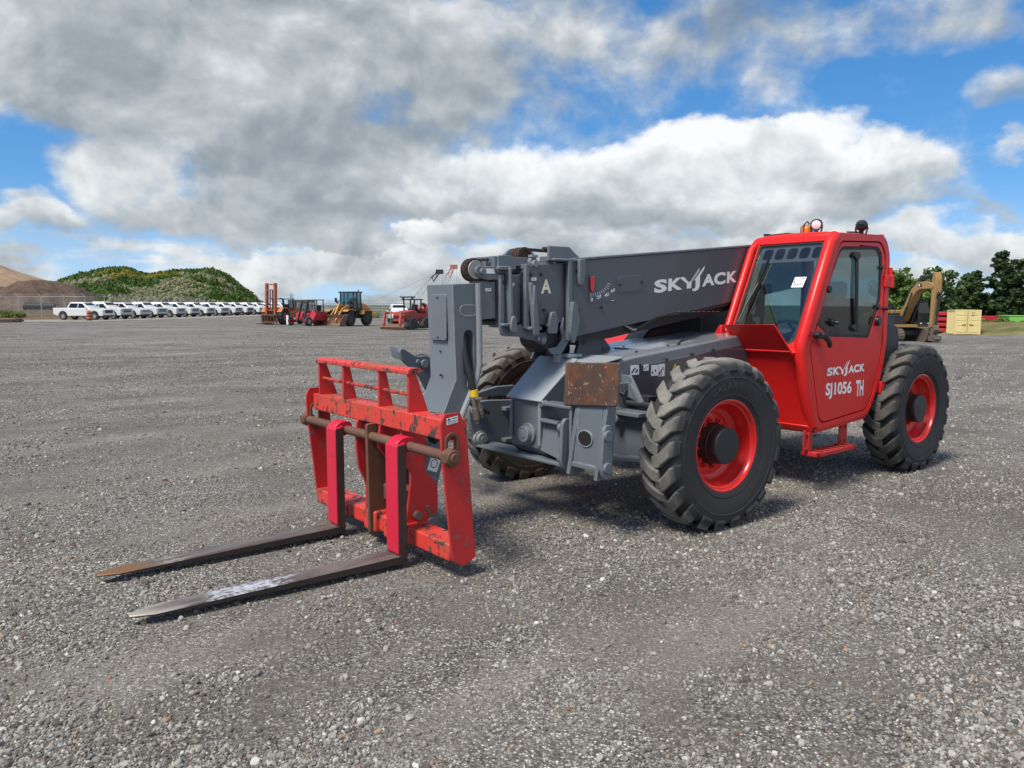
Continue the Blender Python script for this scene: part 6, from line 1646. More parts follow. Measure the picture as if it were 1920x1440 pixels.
# ---- pale yellow storage container
M['cont'] = paint('pale_yellow_container_paint', (0.74, 0.60, 0.27), 0.5, 0.05, scale=2, dirt=0.15, dirtcol=(0.55, 0.43, 0.22), bumps=0)
x, y, z = at(1812, 80)
F = empty('storage_container', (x, y, z + .02), R(-105), 'pale yellow steel storage container with closed double doors', 'container')
m = MB(); L_ = 2.9
for s in (1, -1):
    pts = []
    n = 14
    for k in range(n):
        x0 = -L_ + .1 + (L_ - .2) * k / n; dd = (L_ - .2) / n
        pts += [(x0, 1.19), (x0 + dd * .35, 1.19), (x0 + dd * .5, 1.155), (x0 + dd * .85, 1.155)]
    pts += [(-.1, 1.19)]; pts = pts + [(a, 1.12) for a, b in reversed(pts)]
    m2 = MB(); m2.prism([(a, s * b) for a, b in pts], 'z', .16, 2.47); m2.build('side_wall', M['cont'], F)
m2 = MB(); m2.box(-L_, -L_ + .04, -1.15, 1.15, .15, 2.47); m2.build('end_wall', M['cont'], F)
m2 = MB(); m2.box(-L_ + .02, -.02, -1.18, 1.18, 2.46, 2.53); m2.build('roof', M['cont'], F)
for a in (-L_ + .06, -.06):
    for s in (1, -1): m.box(a - .07, a + .07, s * 1.15 - .07, s * 1.15 + .07, 0, 2.56)
for s in (1, -1): m.box(-L_, 0, s * 1.17 - .05, s * 1.17 + .05, .02, .16); m.box(-L_, 0, s * 1.17 - .05, s * 1.17 + .05, 2.46, 2.56)
m.box(-.12, .0, -1.2, 1.2, 2.45, 2.56); m.box(-.12, 0, -1.2, 1.2, .04, .16); m.box(-L_, -L_ + .1, -1.2, 1.2, 2.45, 2.56)
m.build('frame', M['cont'], F, whole=True)
for s in (1, -1):
    m = MB(); a, b = (s * .02, s * 1.09) if s > 0 else (s * 1.09, s * .02); m.box(-.06, -.02, a, b, .17, 2.44); d_ = m.build('door', M['cont'], F)
    m = MB()
    for z0, z1 in ((.24, .82), (.92, 1.35), (1.45, 1.88), (1.98, 2.38)): m.box(-.021, .008, a + .12, b - .12, z0, z1)
    m.build('door_panel', M['cont'], d_, .02)
    m = MB()
    for yy in (s * .12, s * .30): m.cyl((.035, yy, .1), (.035, yy, 2.5), .02, n=8)
    m.build('lock_rod', M['rimgrey'] if False else M['cont'], d_); m = MB(); m.bar((.05, s * .12, 1.05), (.05, s * .52, 1.0), .03, .05); m.build('lock_handle', M['dark'], d_)
    m = MB()
    for k in range(4): m.box(-.02, .03, s * 1.06, s * 1.14, .3 + k * .6, .42 + k * .6)
    m.build('hinge', M['cont'], d_)
m = MB()
for k, w_ in enumerate((.42, .3, .36, .3)): m.box(.0085, .0095, .30, .30 + w_, 2.28 - k * .12, 2.315 - k * .12)
m.build('stencil_print', M['dark'], F)

# ---- red racks, red implements and a green bin beyond
M['im_red'] = paint('implement_red_paint', (0.48, 0.02, 0.03), 0.45, 0.1, bumps=0); M['bin_green'] = paint('bright_green_paint', (0.22, 0.58, 0.10), 0.45, 0.08, bumps=0)
x, y, z = at(1762, 88)
F = empty('implement_rack', (x, y, z), R(65), 'stack of red machine frames between the excavator and the yellow container', 'rack')
for k in range(4):
    m = MB(); m.box(-.9, .9, -.7, .7, .25 + k * .62, .62 + k * .62); m.build('red_frame', M['im_red'], F, .03)
    m = MB(); m.cyl((-.5, -.75, .3 + k * .6), (-.5, .75, .3 + k * .6), .26, n=12); m.cyl((.5, -.75, .3 + k * .6), (.5, .75, .3 + k * .6), .26, n=12); m.build('wheel', M['farrubber'], F)
for i, (px, d, w_, h_) in enumerate(((1845, 92, 2.2, 1.0), (1862, 94, 2.0, .85), (1876, 95, 1.6, .8))):
    x, y, z = at(px, d); z += .75
    F = empty('field_implement', (x, y, z), R(10 * i), ['red implement with raised tines right of the yellow container', 'second red implement along the berm right of the container', 'third red implement along the berm beside the green bin'][i], 'farm implement', 'red implements on the berm')
    m = MB(); m.box(-w_ / 2, w_ / 2, -.5, .5, .55, h_ + .3); m.build('frame', M['im_red'], F, .05)
    m = MB()
    for k in range(5): m.bar((-w_ / 2 + k * w_ / 4, -.4, .55), (-w_ / 2 + k * w_ / 4, -.5, .0), .08, .08)
    m.build('tine', M['im_red'], F)
x, y, z = at(1915, 92); z += .8
F = empty('green_bin', (x, y, z), R(2), 'bright green open bin on the grassy berm at the right edge', 'bin')
m = MB(); m.prism([(-2.1, .3), (-2.35, 1.25), (2.35, 1.25), (2.1, .3)], 'y', -.9, .9); m.build('hopper', M['bin_green'], F, .03); m = MB(); m.box(-2.4, 2.4, -.95, .95, 1.22, 1.32); m.build('rim', M['bin_green'], F, .02)
m = MB(); m.box(-.22, .12, -.905, -.9, .75, 1.05); m.build('label', M['white'], F); m = MB(); m.box(-1.8, 1.8, -.7, .7, .0, .3); m.build('skid', M['dark'], F)

# ---- chain-link fences
M['galv'] = flat('galvanised_steel', (0.42, 0.43, 0.44), 0.5, 0.3)
def wire_mat():
    m, nt, b, co = newmat('chain_link'); tr = nt.nodes.new('ShaderNodeBsdfTransparent'); mx = nt.nodes.new('ShaderNodeMixShader')
    b.inputs['Base Color'].default_value = (.36, .37, .38, 1); b.inputs['Roughness'].default_value = .5
    x, y, z = sep(nt, co); u = x + y
    p = ((u + z) * 14.0).op('FRACT'); q = ((u - z + 100.0) * 14.0).op('FRACT')
    w = (p - .5).op('ABSOLUTE').max((q - .5).op('ABSOLUTE')); a = w.smooth(.45, .48)
    nt.links.new(a.k, mx.inputs[0]); nt.links.new(tr.outputs[0], mx.inputs[1]); nt.links.new(b.outputs[0], mx.inputs[2]); nt.links.new(mx.outputs[0], nt.nodes['Material Output'].inputs['Surface']); return m
M['wire'] = wire_mat()
def fence(pts, label, h=2.15, arm=.38, armdir=-1, zlift=0.0):
    o = empty('chain_link_fence', (*pts[0], 0), 0, label, 'fence')
    Z = [G(*p) * 0 + zlift for p in pts]; base = Vector((*pts[0], 0))
    post = None
    for p, z in zip(pts, Z):
        if post is None:
            m = MB(); m.cyl((0, 0, -.6), (0, 0, h), .045, n=8)
            if arm: m.bar((0, 0, h), (armdir * arm, 0, h + arm * .9), .05, .04)
            post = m.build('post', M['galv'], o, whole=True)
        else:
            post = place('post', post.data, o)
        post.location = Vector((*p, z)) - base
    for (a, za), (b, zb) in zip(zip(pts, Z), zip(pts[1:], Z[1:])):
        A = Vector((*a, za)) - base; B = Vector((*b, zb)) - base
        m = MB(); m.tube([tuple(A + Vector((0, 0, h - .03))), tuple(B + Vector((0, 0, h - .03)))], .028, 6); m.build('top_rail', M['galv'], o)
        m = MB(); m.poly([tuple(A + Vector((0, 0, -.3))), tuple(B + Vector((0, 0, -.3))), tuple(B + Vector((0, 0, h - .05))), tuple(A + Vector((0, 0, h - .05)))]); m.build('wire_mesh', M['wire'], o, smooth=0)
        if arm:
            m = MB()
            for k in (.35, .65, .95): q = Vector((armdir * arm * k, 0, h + arm * .9 * k)); m.tube([tuple(A + q), tuple(B + q)], .008, 4)
            m.build('barbed_wire', M['galv'], o, smooth=0)
    return o
def px_at(px, d): return ((px - 960) / 1445 * d, d)
fence([px_at(-95, 112), px_at(-30, 106), px_at(40, 99), px_at(82, 98), px_at(125, 97.5)] + [px_at(p, d) for p, d in ((164, 97.5), (200, 101), (233, 105), (264, 109), (293, 113), (319, 117), (343, 121.5), (366, 126.5), (388, 132), (408, 138), (428, 145))], 'chain link fence with barbed wire arms running behind the white pickups', zlift=.55)
fence([px_at(p, 108) for p in (560, 590, 612, 640, 668, 693, 718, 742, 770, 800)], 'chain link fence with gates behind the forklifts and loader', h=2.2, arm=0, zlift=-.3)

# black drainage pipe behind the fence
M['pipe'] = flat('black_corrugated_plastic', (0.02, 0.022, 0.026), 0.5)
xa, ya = px_at(50, 103); xb, yb = px_at(108, 104)
o = empty('drainage_pipe', (xa, ya, 1.45), math.atan2(yb - ya, xb - xa), 'large black corrugated drainage pipe lying behind the fence', 'pipe')
L_ = math.hypot(xb - xa, yb - ya); prof = []
n = 40
for k in range(n): prof += [(.46, L_ * k / n), (.46, L_ * (k + .5) / n), (.43, L_ * (k + .55) / n), (.43, L_ * (k + .95) / n)]
m = MB(); m.lathe(prof + [(.39, L_), (.39, 0)], (0, 0, 0), (1, 0, 0), 24, close=True); m.build('pipe_wall', M['pipe'], o)
m = MB(); m.lathe([(.40, -.05), (.52, -.05), (.52, .22), (.40, .22)], (0, 0, 0), (1, 0, 0), 24, close=True); m.build('collar', M['pipe'], o)

# dark trailer, pylon and lattice cranes far off
x, y, z = at(561, 125)
o = empty('box_trailer', (x, y, z), R(5), 'dark grey box trailer beyond the fence behind the forklifts', 'trailer')
M['trailer'] = flat('dark_grey_tarpaulin', (0.07, 0.08, 0.09), 0.6)
m = MB(); m.box(-1.4, 2.4, -1.2, 1.2, .9, 2.5); m.build('box', M['trailer'], o, .08, seg=3); m = MB()
for xx in (-.2, 1.0): m.cyl((xx, -1.2, .45), (xx, 1.2, .45), .45, n=14)
m.build('wheel', M['farrubber'], o)
M['steel_far'] = flat('weathered_lattice_steel', (0.30, 0.33, 0.36), 0.6)
o = empty('transmission_tower', (*px_at(549, 900), 0), 0, 'faint steel transmission tower on the horizon behind the orange forklift', 'pylon')
m = MB()
for s in (1, -1):
    for q in (1, -1): m.bar((s * 2.2, q * 2.2, -4), (s * .7, q * .7, 15), .3, .3)
    m.bar((s * 2.2, 2, 0), (-s * 1.4, 1.4, 7), .2, .2); m.bar((s * 1.4, 1.4, 7), (-s * .7, .7, 14), .2, .2)
for zz, w_ in ((9.8, 3.4), (12.6, 4.2)): m.bar((-w_, 0, zz), (w_, 0, zz), .35, .35); m.bar((-w_, 0, zz), (0, 0, zz + 1.6), .2, .2); m.bar((w_, 0, zz), (0, 0, zz + 1.6), .2, .2)
m.build('lattice', M['steel_far'], o, whole=True)
def crane(px, d, tip, label, mats, tipmat):
    x, y, z = at(px, d); o = empty('lattice_crane', (x, y, z), 0, label, 'crane', 'lattice cranes on the skyline')
    m = MB(); m.box(-3, 2.5, -1.6, 1.6, 1.3, 3.2); m.build('crane_house', mats, o, .1); m = MB()
    for s in (1, -1): m.box(-3, 3, s * 2.0 - .4, s * 2.0 + .4, 0, 1.0)
    m.build('track', M['farrubber'], o)
    T = Vector(tip); B = Vector((1.5, 0, 2.5)); D = (T - B); u = D.normalized(); sx = u.cross(Vector((0, 1, 0))).normalized(); sy = Vector((0, 1, 0))
    n = 16
    for seg_, mt in (((0, n * 3 // 4), mats), ((n * 3 // 4, n), tipmat)):
        m = MB()
        w_ = .85
        for a in (1, -1):
            for b in (1, -1): m.bar(tuple(B + D * (seg_[0] / n) + sx * a * w_ + sy * b * w_), tuple(B + D * (seg_[1] / n) + sx * a * w_ * (1 if seg_[1] < n else .4) + sy * b * w_), .22, .22)
        for k in range(*seg_):
            for b in (1, -1):
                s = 1 if k % 2 else -1
                m.bar(tuple(B + D * (k / n) + sx * s * w_ + sy * b * w_), tuple(B + D * ((k + 1) / n) - sx * s * w_ + sy * b * w_), .14, .14)
        m.build('boom_lattice', mt, o, whole=True)
    m = MB(); m.box(T.x - 1.2, T.x + 1.5, -1, 1, T.z - .8, T.z + .8); m.build('boom_tip', tipmat, o)
    m = MB(); m.bar(tuple(T), (T.x - 24, 0, 4), .05, .05); m.bar(tuple(T + Vector((1.2, 0, 0))), (T.x + 1.2, 0, 4), .05, .05); m.bar(tuple(T + Vector((2.2, 0, 0))), (T.x + 2.2, 0, 4), .05, .05); m.build('cable', M['dark'], o)
M['crane_red'] = flat('faded_crane_red', (0.42, 0.14, 0.12), 0.6); M['crane_pale'] = flat('pale_crane_steel', (0.50, 0.51, 0.50), 0.6)
crane(762, 290, (12.6, 0, 14.6), 'pale lattice crane boom rising behind the boom head, left of the red one', M['crane_pale'], M['dark'])
crane(806, 300, (9.4, 0, 17.0), 'red and white lattice crane boom rising behind the boom head', M['crane_pale'], M['crane_red'])
# ================================================================== earth heaps, verge and planting
def heap(name, xs, ys, hfun, mat, sm=True):
    vs = [(x, y, hfun(x, y)) for y in ys for x in xs]; nx = len(xs)
    fs = [(j * nx + i, j * nx + i + 1, (j + 1) * nx + i + 1, (j + 1) * nx + i) for j in range(len(ys) - 1) for i in range(nx - 1)]
    me = bpy.data.meshes.new(name); me.from_pydata(vs, [], fs); me.materials.append(mat); me.polygons.foreach_set('use_smooth', [True] * len(fs)); me.update()
    o = bpy.data.objects.new(name, me); COL.objects.link(o); o['kind'] = 'structure'; return o


def vn(x, y, f, seed): return float(value_noise(np.array([x + 500.0]), np.array([y + 500.0]), f, seed)[0])
def sstep(a, b, t): t = max(0, min(1, (t - a) / (b - a))); return t * t * (3 - 2 * t)


def earth(name, c0, c1, sc=.8, streak=0.0):
    m, nt, b, co = newmat(name); x, y, z = sep(nt, co)
    n1 = noise(nt, co, sc, 7, .65); n2 = noise(nt, comb(nt, x * 1.5, y * 1.5, z * .25), sc * 1.3, 5, .6)
    f = (n1 * (1 - streak) + n2 * streak).smooth(.32, .68)
    nt.links.new(mixc(nt, f, c0, c1).k, b.inputs['Base Color']); b.inputs['Roughness'].default_value = .95; b.inputs['Specular IOR Level'].default_value = .1
    nt.links.new(bump(nt, n1 + n2 * .5, .8, .25).k, b.inputs['Normal']); return m
M['sand'] = earth('tan_sand', (0.25, 0.175, 0.115), (0.36, 0.265, 0.18), .35, .7)
M['dirt'] = earth('dark_brown_earth', (0.075, 0.053, 0.040), (0.16, 0.115, 0.085), .9, .35)
M['scrubsoil'] = earth('scrubby_slope', (0.055, 0.085, 0.022), (0.12, 0.14, 0.05), .5, .2)
M['soilstrip'] = earth('brown_track_soil', (0.13, 0.088, 0.06), (0.23, 0.165, 0.115), .5, 0)
M['sandstrip'] = earth('pale_gravel_strip', (0.24, 0.22, 0.19), (0.36, 0.33, 0.28), .6, 0)
M['drygrass'] = earth('dry_grass', (0.10, 0.105, 0.042), (0.23, 0.20, 0.10), .45, .2)
M['field'] = earth('far_green_field', (0.05, 0.075, 0.03), (0.085, 0.105, 0.045), .02, 0)

# cone of tan sand at the far left, brown earth in front of it
def sand_h(x, y):
    r = math.hypot((x + 110) * .95, (y - 165) * .8); h = 10.6 - r * .43
    return max(-1.5, min(h, 10.3 - r * .2) + (vn(x, y, .18, 1) - .5) * .9)
heap('sand_pile', np.linspace(-135, -70, 66), np.linspace(135, 195, 50), sand_h, M['sand'])
def dirt_h(x, y):
    e = 4.7 * math.exp(-(((x + 77.5) / 6.5) ** 2 + ((y - 131) / 11.0) ** 2)) + 3.0 * math.exp(-(((x + 87) / 8) ** 2 + ((y - 128) / 12.0) ** 2)) + .1
    return e * (1 + .45 * (vn(x, y, .3, 2) - .5)) + (vn(x, y, .8, 3) - .5) * 1.1 * min(1, e) - .55 + .9 * sstep(100, 110, y)
heap('dirt_mound', np.linspace(-125, -60, 100), np.linspace(100, 160, 80), dirt_h, M['dirt'])
RIDGE = [(-60, -.2), (60, 3.0), (105, 6.6), (140, 8.0), (185, 9.3), (205, 9.7), (240, 10.1), (262, 9.1), (290, 8.7), (330, 9.3), (375, 9.3), (402, 9.7), (428, 8.5), (455, 6.0), (475, 4.3), (490, 2.9), (505, 1.4), (540, -.6), (620, -1)]
def ridge(px):
    for (a, ha), (b, hb) in zip(RIDGE, RIDGE[1:]):
        if a <= px <= b: return ha + (hb - ha) * (px - a) / (b - a)
    return -1.0
def hill_h(x, y):
    px = 960 + x / y * 1445
    hr = (ridge(px) - 1.25) * (y / 165.0)
    t = sstep(116, 163, y) if y < 165 else 1 - sstep(172, 215, y)
    t = t ** .85
    return -.9 + (hr + .9) * t + ((vn(x, y, .13, 5) - .5) * 1.5 + (vn(x, y, .4, 6) - .5) * .8) * min(1, t * 3) * min(1, max(0, hr) / 4) * (0.35 if y > 150 else 1)
hill = heap('green_hill', np.linspace(-118, -40, 110), np.linspace(112, 215, 80), hill_h, M['scrubsoil'])

def strip(name, pts, mat, lift=.03, jag=.5):
    """a sheet of other ground lying on the yard, with a ragged border"""
    P_ = []
    for (a, b), (c, d) in zip(pts, pts[1:] + pts[:1]):
        n = max(2, int(math.hypot(c - a, d - b) / 1.5))
        for k in range(n): t = k / n; P_.append((a + (c - a) * t + rng.normal(0, jag * .4), b + (d - b) * t + rng.normal(0, jag * .4)))
    bm = bmesh.new(); vs = [bm.verts.new((x, y, 0)) for x, y in P_]; f = bm.faces.new(vs); bmesh.ops.triangulate(bm, faces=[f])
    for k in range(3): bmesh.ops.subdivide_edges(bm, edges=[e for e in bm.edges if e.calc_length() > 4], cuts=1); bmesh.ops.triangulate(bm, faces=bm.faces)
    for v in bm.verts: v.co.z = G(v.co.x, v.co.y) + lift
    me = bpy.data.meshes.new(name); bm.to_mesh(me); bm.free(); me.materials.append(mat)
    o = bpy.data.objects.new(name, me); COL.objects.link(o); o['kind'] = 'structure'; return o
strip('soil_track', [(-85, 76), (-52, 75.5), (-46, 80), (-47, 96), (-54, 99), (-90, 108), (-110, 100)], M['soilstrip'], .02)
strip('gravel_strip', [(-70, 73.5), (-52, 71.5), (-40, 74), (-37.5, 92), (-36, 110), (-32, 140), (-44, 142), (-50, 100), (-48, 84), (-62, 78.5)], M['sandstrip'], .035)
strip('grass_verge', [(-120, 98), (-72, 93), (-60, 94), (-52.5, 96.5), (-53, 104), (-80, 112), (-120, 118)], M['drygrass'], .05)
strip('field', [(-40, 150), (10, 112), (40, 104), (90, 118), (400, 150), (1500, 1200), (1500, 5000), (-1500, 5000), (-900, 900), (-120, 230), (-60, 225)], M['field'], .04, 1.5)
def berm_h(x, y):
    c = 86 + (x - 45) * .05
    return G(x, y) - .25 + 1.55 * sstep(47, 52.5, x) * sstep(c - 16, c - 3, y) * (1 - sstep(c + 22, c + 34, y)) + (vn(x, y, .3, 8) - .5) * .15
heap('grass_berm', np.linspace(44, 130, 60), np.linspace(64, 125, 50), berm_h, M['drygrass'])

# ---- foliage
def leafmat(name, c0, c1, c2=None):
    m, nt, b, co = newmat(name)
    n1 = noise(nt, co, .9, 4, .6); n2 = noise(nt, co, 6, 3, .6)
    c = mixc(nt, n1.smooth(.35, .65), c0, c1); c = mixc(nt, n2 * .5, c, c2 or c1)
    nt.links.new(c.k, b.inputs['Base Color']); b.inputs['Roughness'].default_value = .6; b.inputs['Specular IOR Level'].default_value = .25
    tl = nt.nodes.new('ShaderNodeBsdfTranslucent'); nt.links.new(c.k, tl.inputs['Color'])
    mx = nt.nodes.new('ShaderNodeMixShader'); mx.inputs[0].default_value = .25; nt.links.new(b.outputs[0], mx.inputs[1]); nt.links.new(tl.outputs[0], mx.inputs[2])
    nt.links.new(mx.outputs[0], nt.nodes['Material Output'].inputs['Surface']); return m
M['leaf_mid'] = leafmat('mid_green_leaves', (0.0613, 0.1225, 0.0280), (0.1488, 0.2363, 0.0560))
M['leaf_dark'] = leafmat('dark_green_leaves', (0.036, 0.078, 0.024), (0.092, 0.155, 0.048))
M['leaf_deep'] = leafmat('deep_green_leaves', (0.030, 0.062, 0.026), (0.075, 0.122, 0.048))
M['leaf_olive'] = leafmat('olive_leaves', (0.0963, 0.1313, 0.0350), (0.2100, 0.2363, 0.0700))
M['shrub_dark'] = leafmat('dark_scrub', (0.050, 0.098, 0.020), (0.115, 0.185, 0.042))
M['shrub_pale'] = leafmat('pale_scrub', (0.2100, 0.2188, 0.1138), (0.3850, 0.3762, 0.2275))
M['shrub_yellow'] = leafmat('yellow_flowering_scrub', (0.16, 0.15, 0.02), (0.36, 0.30, 0.03))
M['bark'] = paint('grey_bark', (0.085, 0.07, 0.055), 0.9, 0.3, scale=2, bumps=0)


def leaf_mesh(name, centres, sizes, per, mat, seed, spread=1.0, leaf=.26, up=.25):
    """many small leaf-sprig faces gathered in clumps"""
    r_ = np.random.default_rng(seed); C = np.repeat(np.asarray(centres, float), per, 0); Sz = np.repeat(np.asarray(sizes, float), per)
    n = len(C); d = r_.normal(size=(n, 3)); d /= np.linalg.norm(d, axis=1)[:, None]
    rad = r_.random(n) ** .45
    P = C + d * (rad * Sz)[:, None] * np.array([1, 1, .72])
    nrm = d * .7 + r_.normal(0, .55, (n, 3)) + np.array([0, 0, up]); nrm /= np.linalg.norm(nrm, axis=1)[:, None]
    a = np.cross(nrm, r_.normal(size=(n, 3))); a /= np.linalg.norm(a, axis=1)[:, None]; b = np.cross(nrm, a)
    L_ = (leaf * r_.uniform(.6, 1.4, n))[:, None]; W_ = L_ * r_.uniform(.45, .8, n)[:, None]
    V = np.stack([P - a * L_, P + b * W_, P + a * L_ * 1.0 + nrm * L_ * .15, P - b * W_], 1).reshape(-1, 3)
    me = bpy.data.meshes.new(name); me.vertices.add(4 * n); me.vertices.foreach_set('co', V.ravel().astype(np.float32))
    me.loops.add(4 * n); me.loops.foreach_set('vertex_index', np.arange(4 * n, dtype=np.int32)); me.polygons.add(n); me.polygons.foreach_set('loop_start', np.arange(0, 4 * n, 4, dtype=np.int32))
    me.materials.append(mat); me.update(calc_edges=True); return me


def tree(px, d, h, w, style, mat, label, seed, lift=0.0):
    x, y, z = at(px, d); z += lift
    o = empty('tree', (x, y, z - .2), 0, label, 'tree', 'trees along the right edge of the yard'); r_ = np.random.default_rng(seed)
    m = MB(); lean = r_.normal(0, .03, 2) * h
    top = Vector((lean[0], lean[1], h * (.96 if style == 'pine' else .82)))
    m.tube([(0, 0, -.3), (lean[0] * .3, lean[1] * .3, h * .35), tuple(top)], [h * .022 + .05, h * .016 + .03, .03], 7)
    C, Sz = [], []
    if style == 'pine':        # open whorled crown with flat sprays and gaps
        lv = 11
        for k in range(lv):
            t = k / (lv - 1); zz = h * (.32 + .66 * t); rr = w * (.5 + .55 * math.sin(math.pi * (.22 + .68 * t))) * (1 - .55 * t ** 3)
            for q in range(int(5 + r_.integers(0, 3))):
                a = r_.uniform(0, 6.28); e = rr * r_.uniform(.55, 1.05); p = Vector((lean[0] * t + math.cos(a) * e, lean[1] * t + math.sin(a) * e, zz + e * .16 + r_.normal(0, .12)))
                s0 = Vector((lean[0] * t * .8, lean[1] * t * .8, zz - .2)); m.tube([tuple(s0), tuple((s0 + p) * .5 + Vector((0, 0, .08))), tuple(p)], [.045, .03, .015], 5)
                for f in (.55, .8, 1.0): C.append(tuple(s0 + (p - s0) * f)); Sz.append(w * r_.uniform(.16, .26))
        per = 40; leaf = .19
    else:
        nb = 16 if style == 'round' else 11
        for k in range(nb):
            a = k * 2.4 + r_.uniform(-.4, .4); t = .30 + .62 * (k / nb) ** .8; rr = w * math.sqrt(max(.05, 1 - ((t - .58) / .46) ** 2)) * r_.uniform(.72, 1.08)
            p = Vector((math.cos(a) * rr, math.sin(a) * rr, h * t + r_.normal(0, .2))); s0 = Vector((lean[0] * t, lean[1] * t, h * max(.12, t - .24)))
            m.tube([tuple(s0), tuple(s0 * .45 + p * .55 + Vector((0, 0, .15))), tuple(p)], [.07, .045, .02], 5)
            for f in (.5, .78, 1.02): C.append(tuple(s0 + (p - s0) * f + Vector(r_.normal(0, .12 * w, 3)))); Sz.append(w * r_.uniform(.24, .44))
        for k in range(7): C.append((r_.normal(0, .3 * w) + lean[0], r_.normal(0, .3 * w), h * r_.uniform(.70, .97))); Sz.append(w * r_.uniform(.2, .34))
        if style == 'bush':
            for k in range(14): a = r_.uniform(0, 6.28); C.append((math.cos(a) * w * r_.uniform(.3, .95), math.sin(a) * w * r_.uniform(.3, .95), h * r_.uniform(.06, .4))); Sz.append(w * r_.uniform(.28, .42))
        per = 62; leaf = .23
    m.build('trunk', M['bark'], o, whole=True)
    cm = leaf_mesh('crown', C, Sz, per, mat, seed + 50, leaf=leaf); c = bpy.data.objects.new('crown', cm); COL.objects.link(c); c.parent = o
    return o
T = [(1688, 96, 8.6, 2.1, 'round', 'leaf_mid', 'mid green round crowned tree directly right of the telehandler cab'),
     (1750, 98, 8.6, 2.4, 'round', 'leaf_dark', 'dark round crowned tree behind the top of the excavator arm'),
     (1664, 100, 7.0, 2.2, 'round', 'leaf_mid', 'green tree half hidden behind the telehandler cab'),
     (1803, 100, 7.6, 1.5, 'pine', 'leaf_dark', 'thin open tree with a gap below it, left of the tall pine'),
     (1822, 102, 8.0, 1.3, 'pine', 'leaf_deep', 'slender dark tree above the container, next to the thin open one'),
     (1872, 100, 10.3, 1.9, 'pine', 'leaf_deep', 'tall bare stemmed pine standing clear of the wood at the right'),
     (1912, 99, 9.7, 2.3, 'round', 'leaf_deep', 'tall dark tree at the right edge beside the pine'),
     (1950, 101, 9.0, 2.6, 'round', 'leaf_deep', 'dark tree cut by the right edge')]
for k, (px, d, h, w, st_, mt, lb_) in enumerate(T): tree(px, d, h, w, st_, M[mt], lb_, 100 + k)
low = [(1672, 99, 4.4, 2.4, 'leaf_mid'), (1700, 101, 4.8, 2.4, 'leaf_olive'), (1726, 102, 4.6, 2.6, 'leaf_dark'), (1756, 103, 5.0, 2.6, 'leaf_dark'), (1780, 104, 5.2, 2.5, 'leaf_dark'), (1800, 106, 5.6, 2.6, 'leaf_mid'), (1820, 103, 5.4, 2.5, 'leaf_dark'), (1842, 107, 6.0, 2.7, 'leaf_dark'),
       (1862, 102, 5.6, 2.6, 'leaf_deep'), (1886, 105, 6.6, 2.8, 'leaf_deep'), (1906, 100, 5.2, 2.5, 'leaf_dark'), (1925, 104, 6.8, 2.8, 'leaf_deep')]
names = ['low bushy tree beside the cab', 'olive bushy tree between the two round trees', 'dark bushy tree behind the excavator boom', 'dark bushy tree behind the excavator arm', 'dark bushy tree above the container left corner', 'mid green bushy tree above the container', 'dark bushy tree above the container right corner', 'dark bushy tree just right of the container', 'deep green bushy tree under the tall pine', 'large deep green bushy tree behind the pine stem', 'dark bushy tree above the green bin', 'large deep green bushy tree at the right edge']
for k, (px, d, h, w, mt) in enumerate(low): tree(px, d, h * (1.0 if k in (4, 6, 9) else .86), w * (.75 if k in (4, 6, 9) else 1), 'pine' if k in (4, 6, 9) else 'bush', M[mt], names[k], 200 + k, .3)
C_, S_ = [], []
for k in range(90):
    px = 1975 + k * 9; d = 104 + rng.uniform(-4, 8); x, y, z = at(px, d)
    for q in range(9): C_.append((x + rng.normal(0, 1.2), y + rng.normal(0, 1.0), z + rng.uniform(.5, 8.0) * rng.uniform(.5, 1))); S_.append(rng.uniform(.8, 1.5))
cm = leaf_mesh('wood', C_, S_, 46, M['leaf_deep'], 77, leaf=.30); o = bpy.data.objects.new('wood', cm); COL.objects.link(o); tag(o, 'dark wood running on past the right edge', None, None, 'stuff')

# scrub on the hill: clumps of leaf faces, spread as ground cover
def clump(seed, mat): return leaf_mesh('scrub_clump', [(0, 0, .3), (.35, .1, .25), (-.3, .2, .25), (.05, -.35, .22)], [.55, .4, .4, .42], 26, mat, seed, leaf=.17, up=.5)
def cover(name, mat, pts, label, s0, s1, seed):
    r_ = np.random.default_rng(seed); n = len(pts); k = 26 * 4
    base = clump(seed, mat); co = np.zeros(len(base.vertices) * 3); base.vertices.foreach_get('co', co); co = co.reshape(-1, 3)
    P_ = np.asarray(pts); a = r_.uniform(0, 6.28, n); s = r_.uniform(s0, s1, n)
    ca, sa = np.cos(a), np.sin(a)
    V = np.empty((n, len(co), 3)); V[:, :, 0] = P_[:, None, 0] + s[:, None] * (ca[:, None] * co[None, :, 0] - sa[:, None] * co[None, :, 1]); V[:, :, 1] = P_[:, None, 1] + s[:, None] * (sa[:, None] * co[None, :, 0] + ca[:, None] * co[None, :, 1])
    V[:, :, 2] = P_[:, None, 2] + s[:, None] * co[None, :, 2] * r_.uniform(.7, 1.5, n)[:, None]
    m_ = n * k; me = bpy.data.meshes.new(name); me.vertices.add(4 * m_); me.vertices.foreach_set('co', V.reshape(-1).astype(np.float32)); me.loops.add(4 * m_); me.loops.foreach_set('vertex_index', np.arange(4 * m_, dtype=np.int32)); me.polygons.add(m_); me.polygons.foreach_set('loop_start', np.arange(0, 4 * m_, 4, dtype=np.int32)); me.materials.append(mat); me.update(calc_edges=True)
    o = bpy.data.objects.new(name, me); COL.objects.link(o); bpy.data.meshes.remove(base); return tag(o, label, None, None, 'stuff')
dk, pl, yl = [], [], []
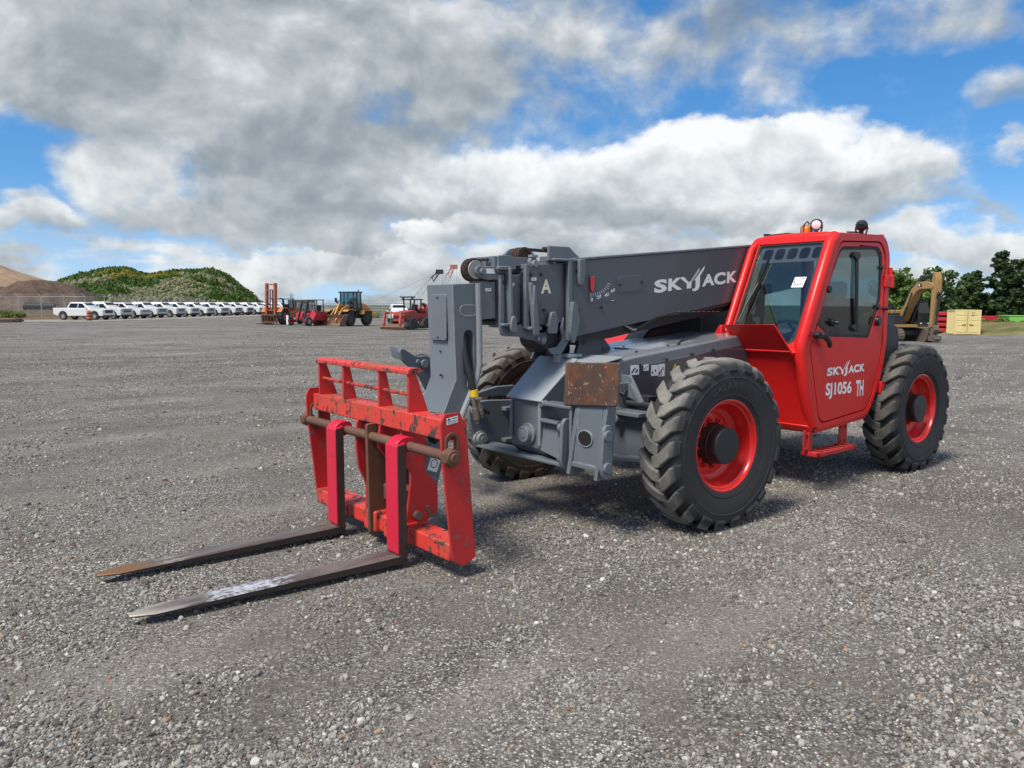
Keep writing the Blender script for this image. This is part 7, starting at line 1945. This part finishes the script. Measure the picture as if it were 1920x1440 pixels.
while len(dk) + len(pl) + len(yl) < 5200:
    x = rng.uniform(-112, -46); y = rng.uniform(116, 172); px = 960 + x / y * 1445
    if not 60 < px < 512: continue
    h = hill_h(x, y)
    if h < .2: continue
    if x < -72 and dirt_h(x, y) > h - .1 and y < 148: continue
    q = vn(x, y, .11, 21) * .65 + vn(x, y, .35, 22) * .35; rel = (y - 116) / 50
    if 190 < px < 345 and h > 6.4 and q > .55 and rel < .95: yl.append((x, y, h - .1))
    elif q > .52 - .10 * (rel < .6) + .10 * (rel > .8): pl.append((x, y, h - .1))
    else: dk.append((x, y, h - .1))
cover('scrub_cover', M['shrub_dark'], dk, 'dark green scrub covering the hill behind the pickups', .6, 1.5, 31); cover('scrub_cover', M['shrub_pale'], pl, 'pale feathery scrub in drifts on the lower hill slope', .5, 1.25, 32); cover('scrub_cover', M['shrub_yellow'], yl, 'yellow flowering scrub near the top of the hill', .6, 1.1, 33)
pts = [(x, y, G(x, y) - .1) for x, y in zip(rng.uniform(-46, 30, 420), rng.uniform(112, 150, 420)) if x > -27 + (y - 112) * .2]
cover('scrub_cover', M['leaf_olive'], pts, 'low scrub beyond the fence behind the machines', .8, 1.5, 34)
pts = [(*px_at(p, d), .1) for p, d in zip(rng.uniform(-60, 44, 160), rng.uniform(96, 104, 160))]
cover('grass_tufts', M['leaf_olive'], pts, 'rough grass along the fence at the left', .5, .9, 35)
pts = [(x, y, berm_h(x, y) - .08) for x, y in zip(rng.uniform(53, 100, 260), rng.uniform(84, 108, 260))]
cover('grass_tufts', M['leaf_olive'], pts, 'tufts of grass on the berm at the right', .35, .7, 36)
# planks lying at the far left
M['oldwood'] = paint('old_dark_timber', (0.06, 0.045, 0.035), 0.8, 0.3, bumps=0)
for k, (px, d, L_, a) in enumerate(((8, 71, 2.2, 3), (24, 72.5, 1.8, -4), (37, 75, .9, 12))):
    x, y, z = at(px, d); m = MB(); m.box(-L_ / 2, L_ / 2, -.2, .2, 0, .16); m.box(-L_ / 2 + .2, L_ / 2 - .1, -.12, .15, .16, .28)
    o = m.build('timber', M['oldwood'], None, .02); o.location = (x, y, max(z, 0) + .03); o.rotation_euler = (0, 0, R(a)); tag(o, ['dark old timbers lying at the far left of the yard', 'second pile of dark timbers, right of the first', 'short dark timber lump nearest the pickups'][k], 'timber', 'old timbers at the left')
